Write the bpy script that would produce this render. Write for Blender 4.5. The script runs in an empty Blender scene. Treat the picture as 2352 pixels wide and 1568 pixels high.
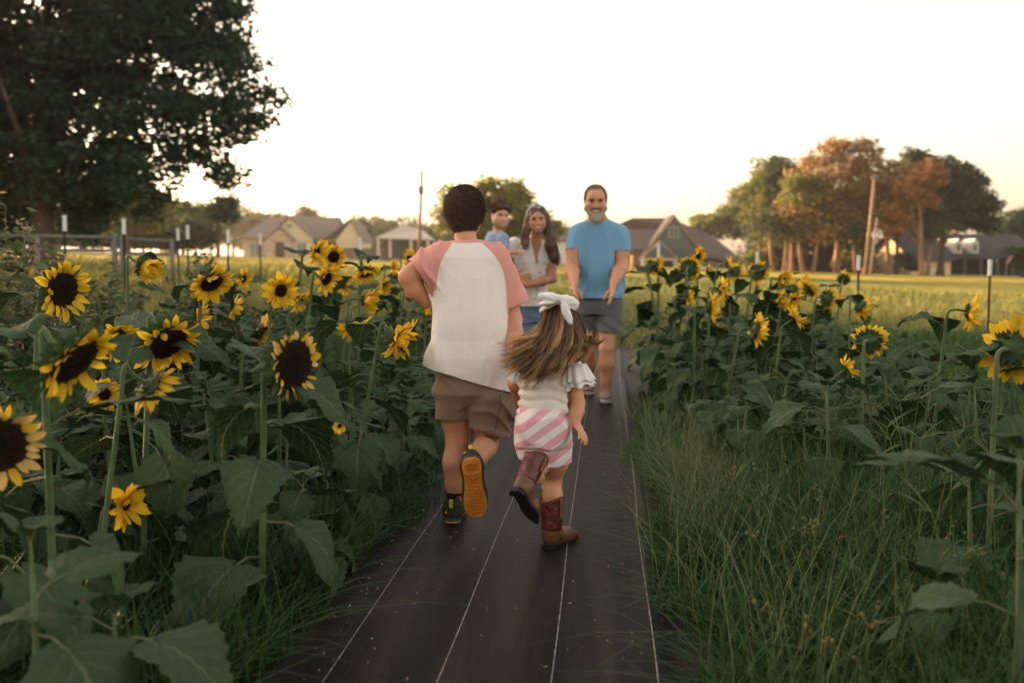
import bpy, math, random
import numpy as np
from mathutils import Vector, Matrix, Quaternion
rng = np.random.default_rng(7)
random.seed(7)
scene = bpy.context.scene
C = scene.collection
R = math.radians

# ------------------------------------------------------------------ camera, sky, sun, exposure
CAM_Z = 1.11
PITCH = math.atan(166 / 2286.7)
FPX = 2286.7
cam = bpy.data.cameras.new('camera')
cam.lens = 35
cam.sensor_width = 36
cam.clip_start = 0.05
cam.clip_end = 2000
cam.dof.use_dof = True
cam.dof.focus_distance = 4.0
cam.dof.aperture_fstop = 2.3
camo = bpy.data.objects.new('camera', cam)
C.objects.link(camo)
camo.location = (0, 0, CAM_Z)
camo.rotation_euler = (math.pi / 2 - PITCH, 0, 0)
scene.camera = camo

SUN_AZ = -58      # degrees from the view direction, negative = left
SUN_EL = 8.0
world = bpy.data.worlds.new('World')
scene.world = world
world.use_nodes = True
wn = world.node_tree
wn.nodes.clear()
sky = wn.nodes.new('ShaderNodeTexSky')
sky.sky_type = 'NISHITA'
sky.sun_disc = False
sky.sun_elevation = R(SUN_EL)
sky.sun_rotation = R(SUN_AZ)
sky.air_density = 1.0
sky.dust_density = 3.2
sky.ozone_density = 0.4
hsv = wn.nodes.new('ShaderNodeHueSaturation')
hsv.inputs['Saturation'].default_value = 0.55
bg = wn.nodes.new('ShaderNodeBackground')
bg.inputs['Strength'].default_value = 0.15
wo = wn.nodes.new('ShaderNodeOutputWorld')
wn.links.new(sky.outputs[0], hsv.inputs['Color'])
tint = wn.nodes.new('ShaderNodeMix'); tint.data_type = 'RGBA'; tint.blend_type = 'MULTIPLY'; tint.inputs[0].default_value = 1
tint.inputs[7].default_value = (1.12, .965, .86, 1)      # the photograph's warm white balance, the whole sky alike
wn.links.new(hsv.outputs[0], tint.inputs[6])
wn.links.new(tint.outputs[2], bg.inputs['Color'])
wn.links.new(bg.outputs[0], wo.inputs['Surface'])

sun = bpy.data.lights.new('sun', 'SUN')
sun.energy = 4.5
sun.angle = R(0.5)
sun.color = (1.0, 0.62, 0.32)
suno = bpy.data.objects.new('sun', sun)
C.objects.link(suno)
sd = Vector((math.sin(R(SUN_AZ)) * math.cos(R(SUN_EL)), math.cos(R(SUN_AZ)) * math.cos(R(SUN_EL)), math.sin(R(SUN_EL))))
suno.rotation_euler = sd.to_track_quat('Z', 'Y').to_euler()
suno.location = (-30, 20, 40)

scene.view_settings.view_transform = 'Standard'
scene.view_settings.look = 'None'
scene.view_settings.exposure = 2.05
scene.view_settings.gamma = 1
scene.view_settings.use_curve_mapping = False
scene.cycles.max_bounces = 6
scene.cycles.transparent_max_bounces = 6
scene.cycles.use_denoising = True
scene.cycles.sample_clamp_indirect = 8

# ------------------------------------------------------------------ helpers
def P(u, v, y):
    """point at forward distance y seen in the direction of photograph position u, v (2352 wide)"""
    a = (u - 1176) / FPX
    b = -(v - 784) / FPX
    cp, sp = math.cos(PITCH), math.sin(PITCH)
    dy, dz = cp + b * sp, -sp + b * cp
    t = y / dy
    return Vector((a * t, y, CAM_Z + dz * t))

def ss(t):
    t = np.clip(t, 0, 1)
    return t * t * (3 - 2 * t)

_ay = [-100, 7, 12, 18, 45, 80, 150, 400, 800]
_aa = [0, 0, .12, .35, .9, 1.5, 1.9, 2.2, 2.2]
_ab = [0, 0, .018, .045, .04, .03, .022, .01, .01]
def ground(x, y):
    a = np.interp(y, _ay, _aa)
    b = np.interp(y, _ay, _ab)
    return a - b * np.clip(x, -70, 70)

def G(x, y):
    return float(ground(x, y))

def tag(o, label=None, cat=None, group=None, kind=None):
    if label: o['label'] = label
    if cat: o['category'] = cat
    if group: o['group'] = group
    if kind: o['kind'] = kind
    return o

def thing(name, label, cat, loc=(0, 0, 0), group=None):
    o = bpy.data.objects.new(name, None)
    o.empty_display_size = 0.1
    C.objects.link(o)
    o.location = loc
    return tag(o, label, cat, group)

def mesh(name, v, f, mats=None, smooth=False, mi=None):
    me = bpy.data.meshes.new(name)
    me.from_pydata([tuple(p) for p in v] if not isinstance(v, np.ndarray) else v.tolist(), [], f if isinstance(f, list) else f.tolist())
    if mats is not None:
        for m in (mats if isinstance(mats, (list, tuple)) else [mats]):
            me.materials.append(m)
    if smooth:
        me.polygons.foreach_set('use_smooth', [True] * len(me.polygons))
    if mi is not None:
        me.polygons.foreach_set('material_index', np.asarray(mi, dtype=np.int32))
    me.update()
    return me

def fastmesh(name, v, faces_n, mats, smooth=True, attr=None):
    """v (N,3); faces_n = list of (M,k) int arrays"""
    me = bpy.data.meshes.new(name)
    me.vertices.add(len(v))
    me.vertices.foreach_set('co', np.ascontiguousarray(v, dtype=np.float32).ravel())
    loops = np.concatenate([f.ravel() for f in faces_n]).astype(np.int32)
    tot = np.concatenate([np.full(len(f), f.shape[1], dtype=np.int32) for f in faces_n])
    start = np.concatenate([[0], np.cumsum(tot)[:-1]]).astype(np.int32)
    me.loops.add(len(loops))
    me.loops.foreach_set('vertex_index', loops)
    me.polygons.add(len(tot))
    me.polygons.foreach_set('loop_start', start)
    me.polygons.foreach_set('loop_total', tot)
    me.polygons.foreach_set('use_smooth', np.full(len(tot), smooth))
    for m in (mats if isinstance(mats, (list, tuple)) else [mats]):
        me.materials.append(m)
    if attr:
        for k, a in attr.items():
            at = me.attributes.new(k, 'FLOAT', 'POINT')
            at.data.foreach_set('value', np.ascontiguousarray(a, dtype=np.float32))
    me.update(calc_edges=True)
    me.validate()
    return me

def add(name, me, parent=None, loc=None, kind=None):
    """link a mesh given in the parent's frame"""
    o = bpy.data.objects.new(name, me)
    C.objects.link(o)
    if parent is not None: o.parent = parent
    if loc is not None: o.location = loc
    if kind: o['kind'] = kind
    return o

def add_w(name, me, parent=None):
    """link a mesh given in world coordinates under an unrotated chain of parents"""
    o = bpy.data.objects.new(name, me)
    C.objects.link(o)
    if parent is not None:
        w = Vector((0, 0, 0)); p = parent
        while p is not None:
            w += p.location; p = p.parent
        me.transform(Matrix.Translation(-w))
        o.parent = parent
    return o

class MB:
    def __init__(s): s.v = []; s.f = []; s.m = []
    def face(s, pts, m=0):
        n = len(s.v); s.v += [tuple(p) for p in pts]; s.f.append(tuple(range(n, n + len(pts)))); s.m.append(m)
    def box(s, x0, x1, y0, y1, z0, z1, m=0, M=None):
        n = len(s.v)
        c = [(x0, y0, z0), (x1, y0, z0), (x1, y1, z0), (x0, y1, z0), (x0, y0, z1), (x1, y0, z1), (x1, y1, z1), (x0, y1, z1)]
        if M is not None: c = [tuple(M @ Vector(p)) for p in c]
        s.v += c
        for q in ((0, 3, 2, 1), (4, 5, 6, 7), (0, 1, 5, 4), (1, 2, 6, 5), (2, 3, 7, 6), (3, 0, 4, 7)):
            s.f.append(tuple(n + i for i in q)); s.m.append(m)
    def prism(s, prof, y0, y1, m=0, M=None):
        """profile of (x,z) counter-clockwise extruded along y"""
        n = len(s.v); k = len(prof)
        c = [(x, y0, z) for x, z in prof] + [(x, y1, z) for x, z in prof]
        if M is not None: c = [tuple(M @ Vector(p)) for p in c]
        s.v += c
        s.f.append(tuple(n + i for i in range(k))); s.m.append(m)
        s.f.append(tuple(n + k + i for i in reversed(range(k)))); s.m.append(m)
        for i in range(k):
            j = (i + 1) % k
            s.f.append((n + i, n + k + i, n + k + j, n + j)); s.m.append(m)
    def tube(s, pts, rad, seg=8, m=0, cap=True):
        pts = [Vector(p) for p in pts]
        n0 = len(s.v); k = len(pts)
        if not hasattr(rad, '__len__'): rad = [rad] * k
        up = None
        for i in range(k):
            t = (pts[min(i + 1, k - 1)] - pts[max(i - 1, 0)]).normalized()
            if up is None:
                a = Vector((1, 0, 0)) if abs(t.x) < .8 else Vector((0, 1, 0))
                up = (a - t * a.dot(t)).normalized()
            else:
                up = (up - t * up.dot(t)).normalized()
            b = t.cross(up)
            for j in range(seg):
                an = 2 * math.pi * j / seg
                s.v.append(tuple(pts[i] + (up * math.cos(an) + b * math.sin(an)) * rad[i]))
        for i in range(k - 1):
            for j in range(seg):
                a = n0 + i * seg + j; b2 = n0 + i * seg + (j + 1) % seg
                s.f.append((a, b2, b2 + seg, a + seg)); s.m.append(m)
        if cap:
            s.f.append(tuple(n0 + j for j in reversed(range(seg)))); s.m.append(m)
            s.f.append(tuple(n0 + (k - 1) * seg + j for j in range(seg))); s.m.append(m)
    def me(s, name, mats, smooth=False):
        return mesh(name, s.v, s.f, mats, smooth, s.m)

# ------------------------------------------------------------------ materials
def nodes(m):
    m.use_nodes = True
    nt = m.node_tree
    return nt, nt.nodes, nt.links, nt.nodes['Principled BSDF']

def mat(name, col, rough=.7, var=0.0, scale=20, bump=0, bscale=None, spec=.3, sheen=0, sss=0, trans=0, metal=0, stretch=None, detail=3, randcol=0, attr=None):
    m = bpy.data.materials.new(name)
    nt, N, L, p = nodes(m)
    p.inputs['Base Color'].default_value = (*col, 1)
    p.inputs['Roughness'].default_value = rough
    p.inputs['Specular IOR Level'].default_value = spec
    p.inputs['Metallic'].default_value = metal
    if sheen:
        p.inputs['Sheen Weight'].default_value = sheen
        p.inputs['Sheen Roughness'].default_value = .5
    if sss:
        p.inputs['Subsurface Weight'].default_value = sss
        p.inputs['Subsurface Radius'].default_value = (.015, .006, .003)
        p.inputs['Subsurface Scale'].default_value = 1.0
    tc = N.new('ShaderNodeTexCoord')
    vec = tc.outputs['Object']
    if stretch:
        mp = N.new('ShaderNodeMapping'); mp.inputs['Scale'].default_value = stretch
        L.new(vec, mp.inputs[0]); vec = mp.outputs[0]
    out = None
    if var:
        nz = N.new('ShaderNodeTexNoise'); nz.inputs['Scale'].default_value = scale; nz.inputs['Detail'].default_value = detail
        L.new(vec, nz.inputs['Vector'])
        cr = N.new('ShaderNodeMapRange')
        cr.inputs[1].default_value = .3; cr.inputs[2].default_value = .7
        cr.inputs[3].default_value = 1 - var; cr.inputs[4].default_value = 1 + var
        L.new(nz.outputs[0], cr.inputs[0])
        mx = N.new('ShaderNodeMix'); mx.data_type = 'RGBA'; mx.blend_type = 'MULTIPLY'
        mx.inputs[0].default_value = 1
        mx.inputs[6].default_value = (*col, 1)
        L.new(cr.outputs[0], mx.inputs[7])
        out = mx.outputs[2]
    if randcol or attr:
        mr = N.new('ShaderNodeMapRange')
        if attr:
            oi = N.new('ShaderNodeAttribute'); oi.attribute_name = attr; src = oi.outputs['Fac']
            randcol = randcol or .4
        else:
            oi = N.new('ShaderNodeObjectInfo'); src = oi.outputs['Random']
        mr.inputs[3].default_value = 1 - randcol; mr.inputs[4].default_value = 1 + randcol
        L.new(src, mr.inputs[0])
        mx2 = N.new('ShaderNodeMix'); mx2.data_type = 'RGBA'; mx2.blend_type = 'MULTIPLY'; mx2.inputs[0].default_value = 1
        if out: L.new(out, mx2.inputs[6])
        else: mx2.inputs[6].default_value = (*col, 1)
        L.new(mr.outputs[0], mx2.inputs[7]); out = mx2.outputs[2]
    if out: L.new(out, p.inputs['Base Color'])
    if bump:
        nb = N.new('ShaderNodeTexNoise'); nb.inputs['Scale'].default_value = bscale or scale * 3; nb.inputs['Detail'].default_value = 4
        L.new(vec, nb.inputs['Vector'])
        bp = N.new('ShaderNodeBump'); bp.inputs['Strength'].default_value = bump; bp.inputs['Distance'].default_value = .01
        L.new(nb.outputs[0], bp.inputs['Height']); L.new(bp.outputs[0], p.inputs['Normal'])
    if trans:
        tr = N.new('ShaderNodeBsdfTranslucent'); ms = N.new('ShaderNodeMixShader'); ms.inputs[0].default_value = trans
        tr.inputs[0].default_value = (*[min(1, c * 1.6) for c in col], 1)
        if out:
            L.new(out, tr.inputs[0])
        L.new(p.outputs[0], ms.inputs[1]); L.new(tr.outputs[0], ms.inputs[2])
        L.new(ms.outputs[0], N['Material Output'].inputs[0])
    return m

# ------------------------------------------------------------------ smooth bodies from distance fields
import openvdb
def _n(v): return np.array(v, dtype=np.float32)

class Body:
    def __init__(s, lo, hi, vox):
        s.lo = _n(lo); s.vox = vox
        s.n = np.ceil((_n(hi) - s.lo) / vox).astype(int) + 1
        s.D = np.full(tuple(s.n), 1.0, dtype=np.float32)
    def _win(s, lo, hi):
        i0 = np.clip(np.floor((_n(lo) - s.lo) / s.vox).astype(int), 0, s.n)
        i1 = np.clip(np.ceil((_n(hi) - s.lo) / s.vox).astype(int) + 1, 0, s.n)
        sl = tuple(slice(a, b) for a, b in zip(i0, i1))
        ax = [s.lo[i] + s.vox * np.arange(i0[i], i1[i], dtype=np.float32) for i in range(3)]
        return sl, ax[0][:, None, None], ax[1][None, :, None], ax[2][None, None, :]
    def _mix(s, sl, d, k, sub=False):
        A = s.D[sl]
        if sub:
            d = -d
            if k > 0:
                h = np.maximum(k - np.abs(A - d), 0) / k
                s.D[sl] = np.maximum(A, d) + h * h * k * .25
            else: s.D[sl] = np.maximum(A, d)
            return
        if k > 0:
            h = np.maximum(k - np.abs(A - d), 0) / k
            s.D[sl] = np.minimum(A, d) - h * h * k * .25
        else: s.D[sl] = np.minimum(A, d)
    def cone(s, a, b, ra, rb, k=.02, flat=None, sub=False):
        a = _n(a); b = _n(b); m = max(ra, rb) * (1.5 if flat else 1) + k + 2 * s.vox
        sl, X, Y, Z = s._win(np.minimum(a, b) - m, np.maximum(a, b) + m)
        d = b - a; L2 = max(float(d @ d), 1e-9)
        px, py, pz = X - a[0], Y - a[1], Z - a[2]
        t = np.clip((px * d[0] + py * d[1] + pz * d[2]) / L2, 0, 1)
        qx, qy, qz = px - t * d[0], py - t * d[1], pz - t * d[2]
        r = ra + (rb - ra) * t
        if flat:
            fd = _n(Vector(flat[0]).normalized()); w = (flat[1] - 1) * (qx * fd[0] + qy * fd[1] + qz * fd[2])
            dd = (np.sqrt((qx + w * fd[0]) ** 2 + (qy + w * fd[1]) ** 2 + (qz + w * fd[2]) ** 2) - r) / max(1, flat[1]) ** .5
        else:
            dd = np.sqrt(qx * qx + qy * qy + qz * qz) - r
        s._mix(sl, dd.astype(np.float32), k, sub)
    def chain(s, pts, rs, k=.02, flat=None):
        for i in range(len(pts) - 1): s.cone(pts[i], pts[i + 1], rs[i], rs[i + 1], k, flat)
    def ell(s, c, r, rot=None, k=.02, sub=False):
        c = _n(c); r = _n(r); m = float(r.max()) + k + 2 * s.vox
        sl, X, Y, Z = s._win(c - m, c + m)
        px, py, pz = X - c[0], Y - c[1], Z - c[2]
        if rot is not None:
            M = np.array(rot.transposed(), dtype=np.float32)
            px, py, pz = (M[0, 0] * px + M[0, 1] * py + M[0, 2] * pz, M[1, 0] * px + M[1, 1] * py + M[1, 2] * pz, M[2, 0] * px + M[2, 1] * py + M[2, 2] * pz)
        k0 = np.sqrt((px / r[0]) ** 2 + (py / r[1]) ** 2 + (pz / r[2]) ** 2) + 1e-6
        k1 = np.sqrt((px / r[0] ** 2) ** 2 + (py / r[1] ** 2) ** 2 + (pz / r[2] ** 2) ** 2) + 1e-6
        d = k0 * (k0 - 1) / k1
        s._mix(sl, d.astype(np.float32), k, sub)
    def loft(s, secs, k=.02, pw=2.0):
        """secs: (z, cx, cy, halfwidth, halfdepth) by rising z"""
        secs = sorted(secs); A = np.array(secs, dtype=np.float32)
        m = k + 3 * s.vox
        lo = (float((A[:, 1] - A[:, 3]).min()) - m - .03, float((A[:, 2] - A[:, 4]).min()) - m - .03, A[0, 0] - m)
        hi = (float((A[:, 1] + A[:, 3]).max()) + m + .03, float((A[:, 2] + A[:, 4]).max()) + m + .03, A[-1, 0] + m)
        sl, X, Y, Z = s._win(lo, hi)
        z = Z.ravel()
        f = [np.interp(z, A[:, 0], A[:, i])[None, None, :] for i in range(1, 5)]
        q = (np.abs((X - f[0]) / f[2]) ** pw + np.abs((Y - f[1]) / f[3]) ** pw) ** (1 / pw)
        d = (q - 1) * np.minimum(f[2], f[3])
        d = np.maximum(d, np.maximum(Z - A[-1, 0], A[0, 0] - Z))
        s._mix(sl, d.astype(np.float32), k)
    def disp(s, fn):
        X = s.lo[0] + s.vox * np.arange(s.n[0], dtype=np.float32)[:, None, None]
        Y = s.lo[1] + s.vox * np.arange(s.n[1], dtype=np.float32)[None, :, None]
        Z = s.lo[2] + s.vox * np.arange(s.n[2], dtype=np.float32)[None, None, :]
        s.D = (s.D + fn(X, Y, Z)).astype(np.float32)
    def mesh(s, name, mats, attr=None, cuts=None):
        g = openvdb.FloatGrid(1.0)
        g.copyFromArray(s.D)
        pts, quads = g.convertToQuads(0.0)
        pts = pts * s.vox + s.lo
        quads = quads[:, ::-1]
        if cuts:     # (point, outward normal, centre, radius): open the surface beyond a plane
            for cut in cuts:
                p, nrm, c, rad = cut[:4]
                p = _n(p); nn = _n(Vector(nrm).normalized()); c = _n(c)
                sd_ = (pts - p) @ nn
                al = (pts - c) @ nn
                near = (np.linalg.norm(pts - c - np.outer(al, nn), axis=1) < rad) & (np.abs(al) < .25)
                if len(cut) > 5: near &= np.abs(al) < cut[5]
                if len(cut) > 4: near &= (pts[:, 0] > cut[4][0]) & (pts[:, 0] < cut[4][1])
                # drop what lies beyond the plane, pull the rim onto it
                out = near & (sd_ > 0)
                quads = quads[~out[quads].all(axis=1)]
                part = np.zeros(len(pts), bool); part[quads[out[quads].any(axis=1)].ravel()] = True
                rim = part & out & (sd_ < s.vox * 2)
                pts[rim] -= np.outer(sd_[rim], nn)
            lab = np.arange(len(pts))            # keep the largest connected piece
            for _ in range(4000):
                q_ = lab[quads].min(axis=1); new = lab.copy()
                for c_ in range(4): np.minimum.at(new, quads[:, c_], q_)
                new = new[new]
                if (new == lab).all(): break
                lab = new
            ql = lab[quads[:, 0]]; quads = quads[ql == np.bincount(ql).argmax()]
            used = np.zeros(len(pts), bool); used[quads.ravel()] = True
            idx = np.cumsum(used) - 1
            pts = pts[used]; quads = idx[quads]
            if attr: pass
        at = {k: f(pts) for k, f in attr.items()} if attr else None
        return fastmesh(name, pts, [quads], mats, True, at)

def solid(o, t=.004):
    m = o.modifiers.new('cloth thickness', 'SOLIDIFY'); m.thickness = t; m.offset = -1
    return o

def frame_of(fwd, up=(0, 0, 1)):
    """rotation with local x = right, y = forward, z = up"""
    f = Vector(fwd).normalized(); u = Vector(up); r = f.cross(u).normalized(); u = r.cross(f)
    return Matrix((r, f, u)).transposed()

def hand(B, wrist, direc, palmn, size, curl=.5, thumb=1, spread=.12, k=.006):
    """wrist point, direction of fingers, palm normal (side the fingers curl to), size = hand length"""
    d = Vector(direc).normalized(); n = Vector(palmn); n = (n - d * n.dot(d)).normalized(); s_ = d.cross(n).normalized()
    w = Vector(wrist); L = size
    c = w + d * L * .28
    B.cone(w, w + d * L * .18, L * .135, L * .15, k * 2, (n, 1.35))
    for j, off in enumerate((-1.35, -.45, .45, 1.35)):
        B.cone(w + d * L * .12 + s_ * off * L * .07, w + d * L * .5 + s_ * off * L * .105, L * .085, L * .068, k * 2, (n, 1.2))
    for j, off in enumerate((-1.35, -.45, .45, 1.35)):
        ln = (.36, .43, .47, .42)[j] * L
        dd = (d + s_ * off * spread).normalized()
        a = w + d * L * .5 + s_ * off * L * .105
        pts = [a]; ang = curl * (.5, .45, .4, .5)[j]
        for seg_, fr in ((0, .42), (1, .32), (2, .26)):
            ang_ = ang * (seg_ + .6)
            a = a + (dd * math.cos(ang_) + n * math.sin(ang_)) * ln * fr
            pts.append(a)
        B.chain(pts, [L * .058, L * .052, L * .047, L * .038], k)
    b = w + d * L * .14 - s_ * thumb * L * .12
    td = (d * .62 - s_ * thumb * .7 + n * .35).normalized()
    m1 = b + td * L * .24; m2 = m1 + (td + d * .5 + n * .2).normalized() * L * .18
    tip = m2 + (td + d * 1.1 + n * .3).normalized() * L * .13
    B.chain([b, m1, m2, tip], [L * .09, L * .07, L * .058, L * .045], k * 2)

def head_shape(B, c, H, F, jaw=1.0, child=False, k=.01):
    """c = centre, H = head height, F = frame (x right of the person... y forward, z up)"""
    T = lambda x, y, z: c + F @ Vector((x * H, y * H, z * H))
    E = lambda p, r, kk=.02, sub=False: B.ell(T(*p), (r[0] * H, r[1] * H, r[2] * H), F, kk, sub)
    E((0, -.04, .12), (.335, .41, .38))
    E((0, .1, -.14), (.27 * jaw, .27, .3), .04)
    E((0, .24, -.36), (.12 * jaw, .12, .1), .05)
    E((-.2, .12, -.2), (.1, .16, .14), .04); E((.2, .12, -.2), (.1, .16, .14), .04)
    if child: E((-.17, .2, -.2), (.11, .12, .12), .04); E((.17, .2, -.2), (.11, .12, .12), .04)
    E((0, .3, .1), (.24, .06, .045), .03)                       # brow
    for sx in (-1, 1):
        E((sx * .14, .395, .025), (.085, .06, .05), .025, True)  # sockets
        E((sx * .17, .27, -.1), (.09, .09, .08), .03)            # cheeks
        E((sx * .345, .0, -.02), (.03, .075, .12), .008)         # ears
        E((sx * .37, .01, 0), (.02, .04, .07), .006)
    nz = .35
    B.cone(T(0, nz, .03), T(0, nz + .075, -.12), .028 * H, .05 * H, .02)
    E((-.05, nz + .03, -.135), (.035, .04, .03), .01); E((.05, nz + .03, -.135), (.035, .04, .03), .01)
    E((0, .33, -.27), (.12, .05, .05), .02)
    return T
# ------------------------------------------------------------------ ground, field and path
def ground_sheet():
    ys = np.concatenate([np.linspace(-60, -4, 12), np.arange(-3, 12, .25), np.arange(12, 40, .6), np.arange(40, 110, 3), np.linspace(112, 700, 40)])
    xs = np.concatenate([-np.geomspace(500, 12, 26), np.arange(-11.6, 11.7, .3), np.geomspace(12, 500, 26)])
    X, Y = np.meshgrid(xs, ys)
    Z = ground(X, Y)
    near = (np.abs(Y) < 40)
    Z = Z + near * .012 * np.sin(X * 3.1 + Y) * np.sin(Y * 2.3 - X * .7) * (np.abs(X - .0936 * Y + .45) > 1.15)
    V = np.stack([X, Y, Z], -1).reshape(-1, 3)
    n, m = X.shape
    i = np.arange(n - 1)[:, None] * m + np.arange(m - 1)[None]
    F_ = np.stack([i, i + 1, i + 1 + m, i + m], -1).reshape(-1, 4)
    g = mat('field ground', (.05, .06, .025), .95, .3, 3, .5, 40, .05)
    nt, N, L, p = nodes(g)
    src = p.inputs['Base Color'].links[0].from_socket
    tc = N.new('ShaderNodeTexCoord'); sep = N.new('ShaderNodeSeparateXYZ'); L.new(tc.outputs['Object'], sep.inputs[0])
    mp = N.new('ShaderNodeMapping'); mp.inputs['Scale'].default_value = (.012, .07, 1); L.new(tc.outputs['Object'], mp.inputs[0])
    nz = N.new('ShaderNodeTexNoise'); nz.inputs['Scale'].default_value = 1; nz.inputs['Detail'].default_value = 6; L.new(mp.outputs[0], nz.inputs['Vector'])
    cr = N.new('ShaderNodeValToRGB'); L.new(nz.outputs[0], cr.inputs[0])
    e = cr.color_ramp.elements; e[0].position = .38; e[0].color = (.11, .13, .03, 1); e[1].position = .62; e[1].color = (.56, .37, .05, 1)  # yellow holds flower strips plus low sunlight put into the colour
    e2 = cr.color_ramp.elements.new(.5); e2.color = (.30, .25, .05, 1)
    fr = N.new('ShaderNodeMapRange'); fr.inputs[1].default_value = 14; fr.inputs[2].default_value = 34; L.new(sep.outputs[1], fr.inputs[0])
    mx = N.new('ShaderNodeMix'); mx.data_type = 'RGBA'; L.new(fr.outputs[0], mx.inputs[0]); L.new(src, mx.inputs[6]); L.new(cr.outputs[0], mx.inputs[7])
    n3 = N.new('ShaderNodeTexNoise'); n3.inputs['Scale'].default_value = .9; n3.inputs['Detail'].default_value = 8; L.new(tc.outputs['Object'], n3.inputs['Vector'])
    m3 = N.new('ShaderNodeMapRange'); m3.inputs[1].default_value = .3; m3.inputs[2].default_value = .7; m3.inputs[3].default_value = .7; m3.inputs[4].default_value = 1.3; L.new(n3.outputs[0], m3.inputs[0])
    m4 = N.new('ShaderNodeMix'); m4.data_type = 'RGBA'; m4.blend_type = 'MULTIPLY'; m4.inputs[0].default_value = 1; L.new(mx.outputs[2], m4.inputs[6]); L.new(m3.outputs[0], m4.inputs[7])
    L.new(m4.outputs[2], p.inputs['Base Color'])
    o = add('ground', fastmesh('ground', V, [F_], g)); o['kind'] = 'structure'
ground_sheet()

PS = 214 / FPX     # the path drifts right by this much per metre
def path_x(s, y): return s + PS * y

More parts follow.
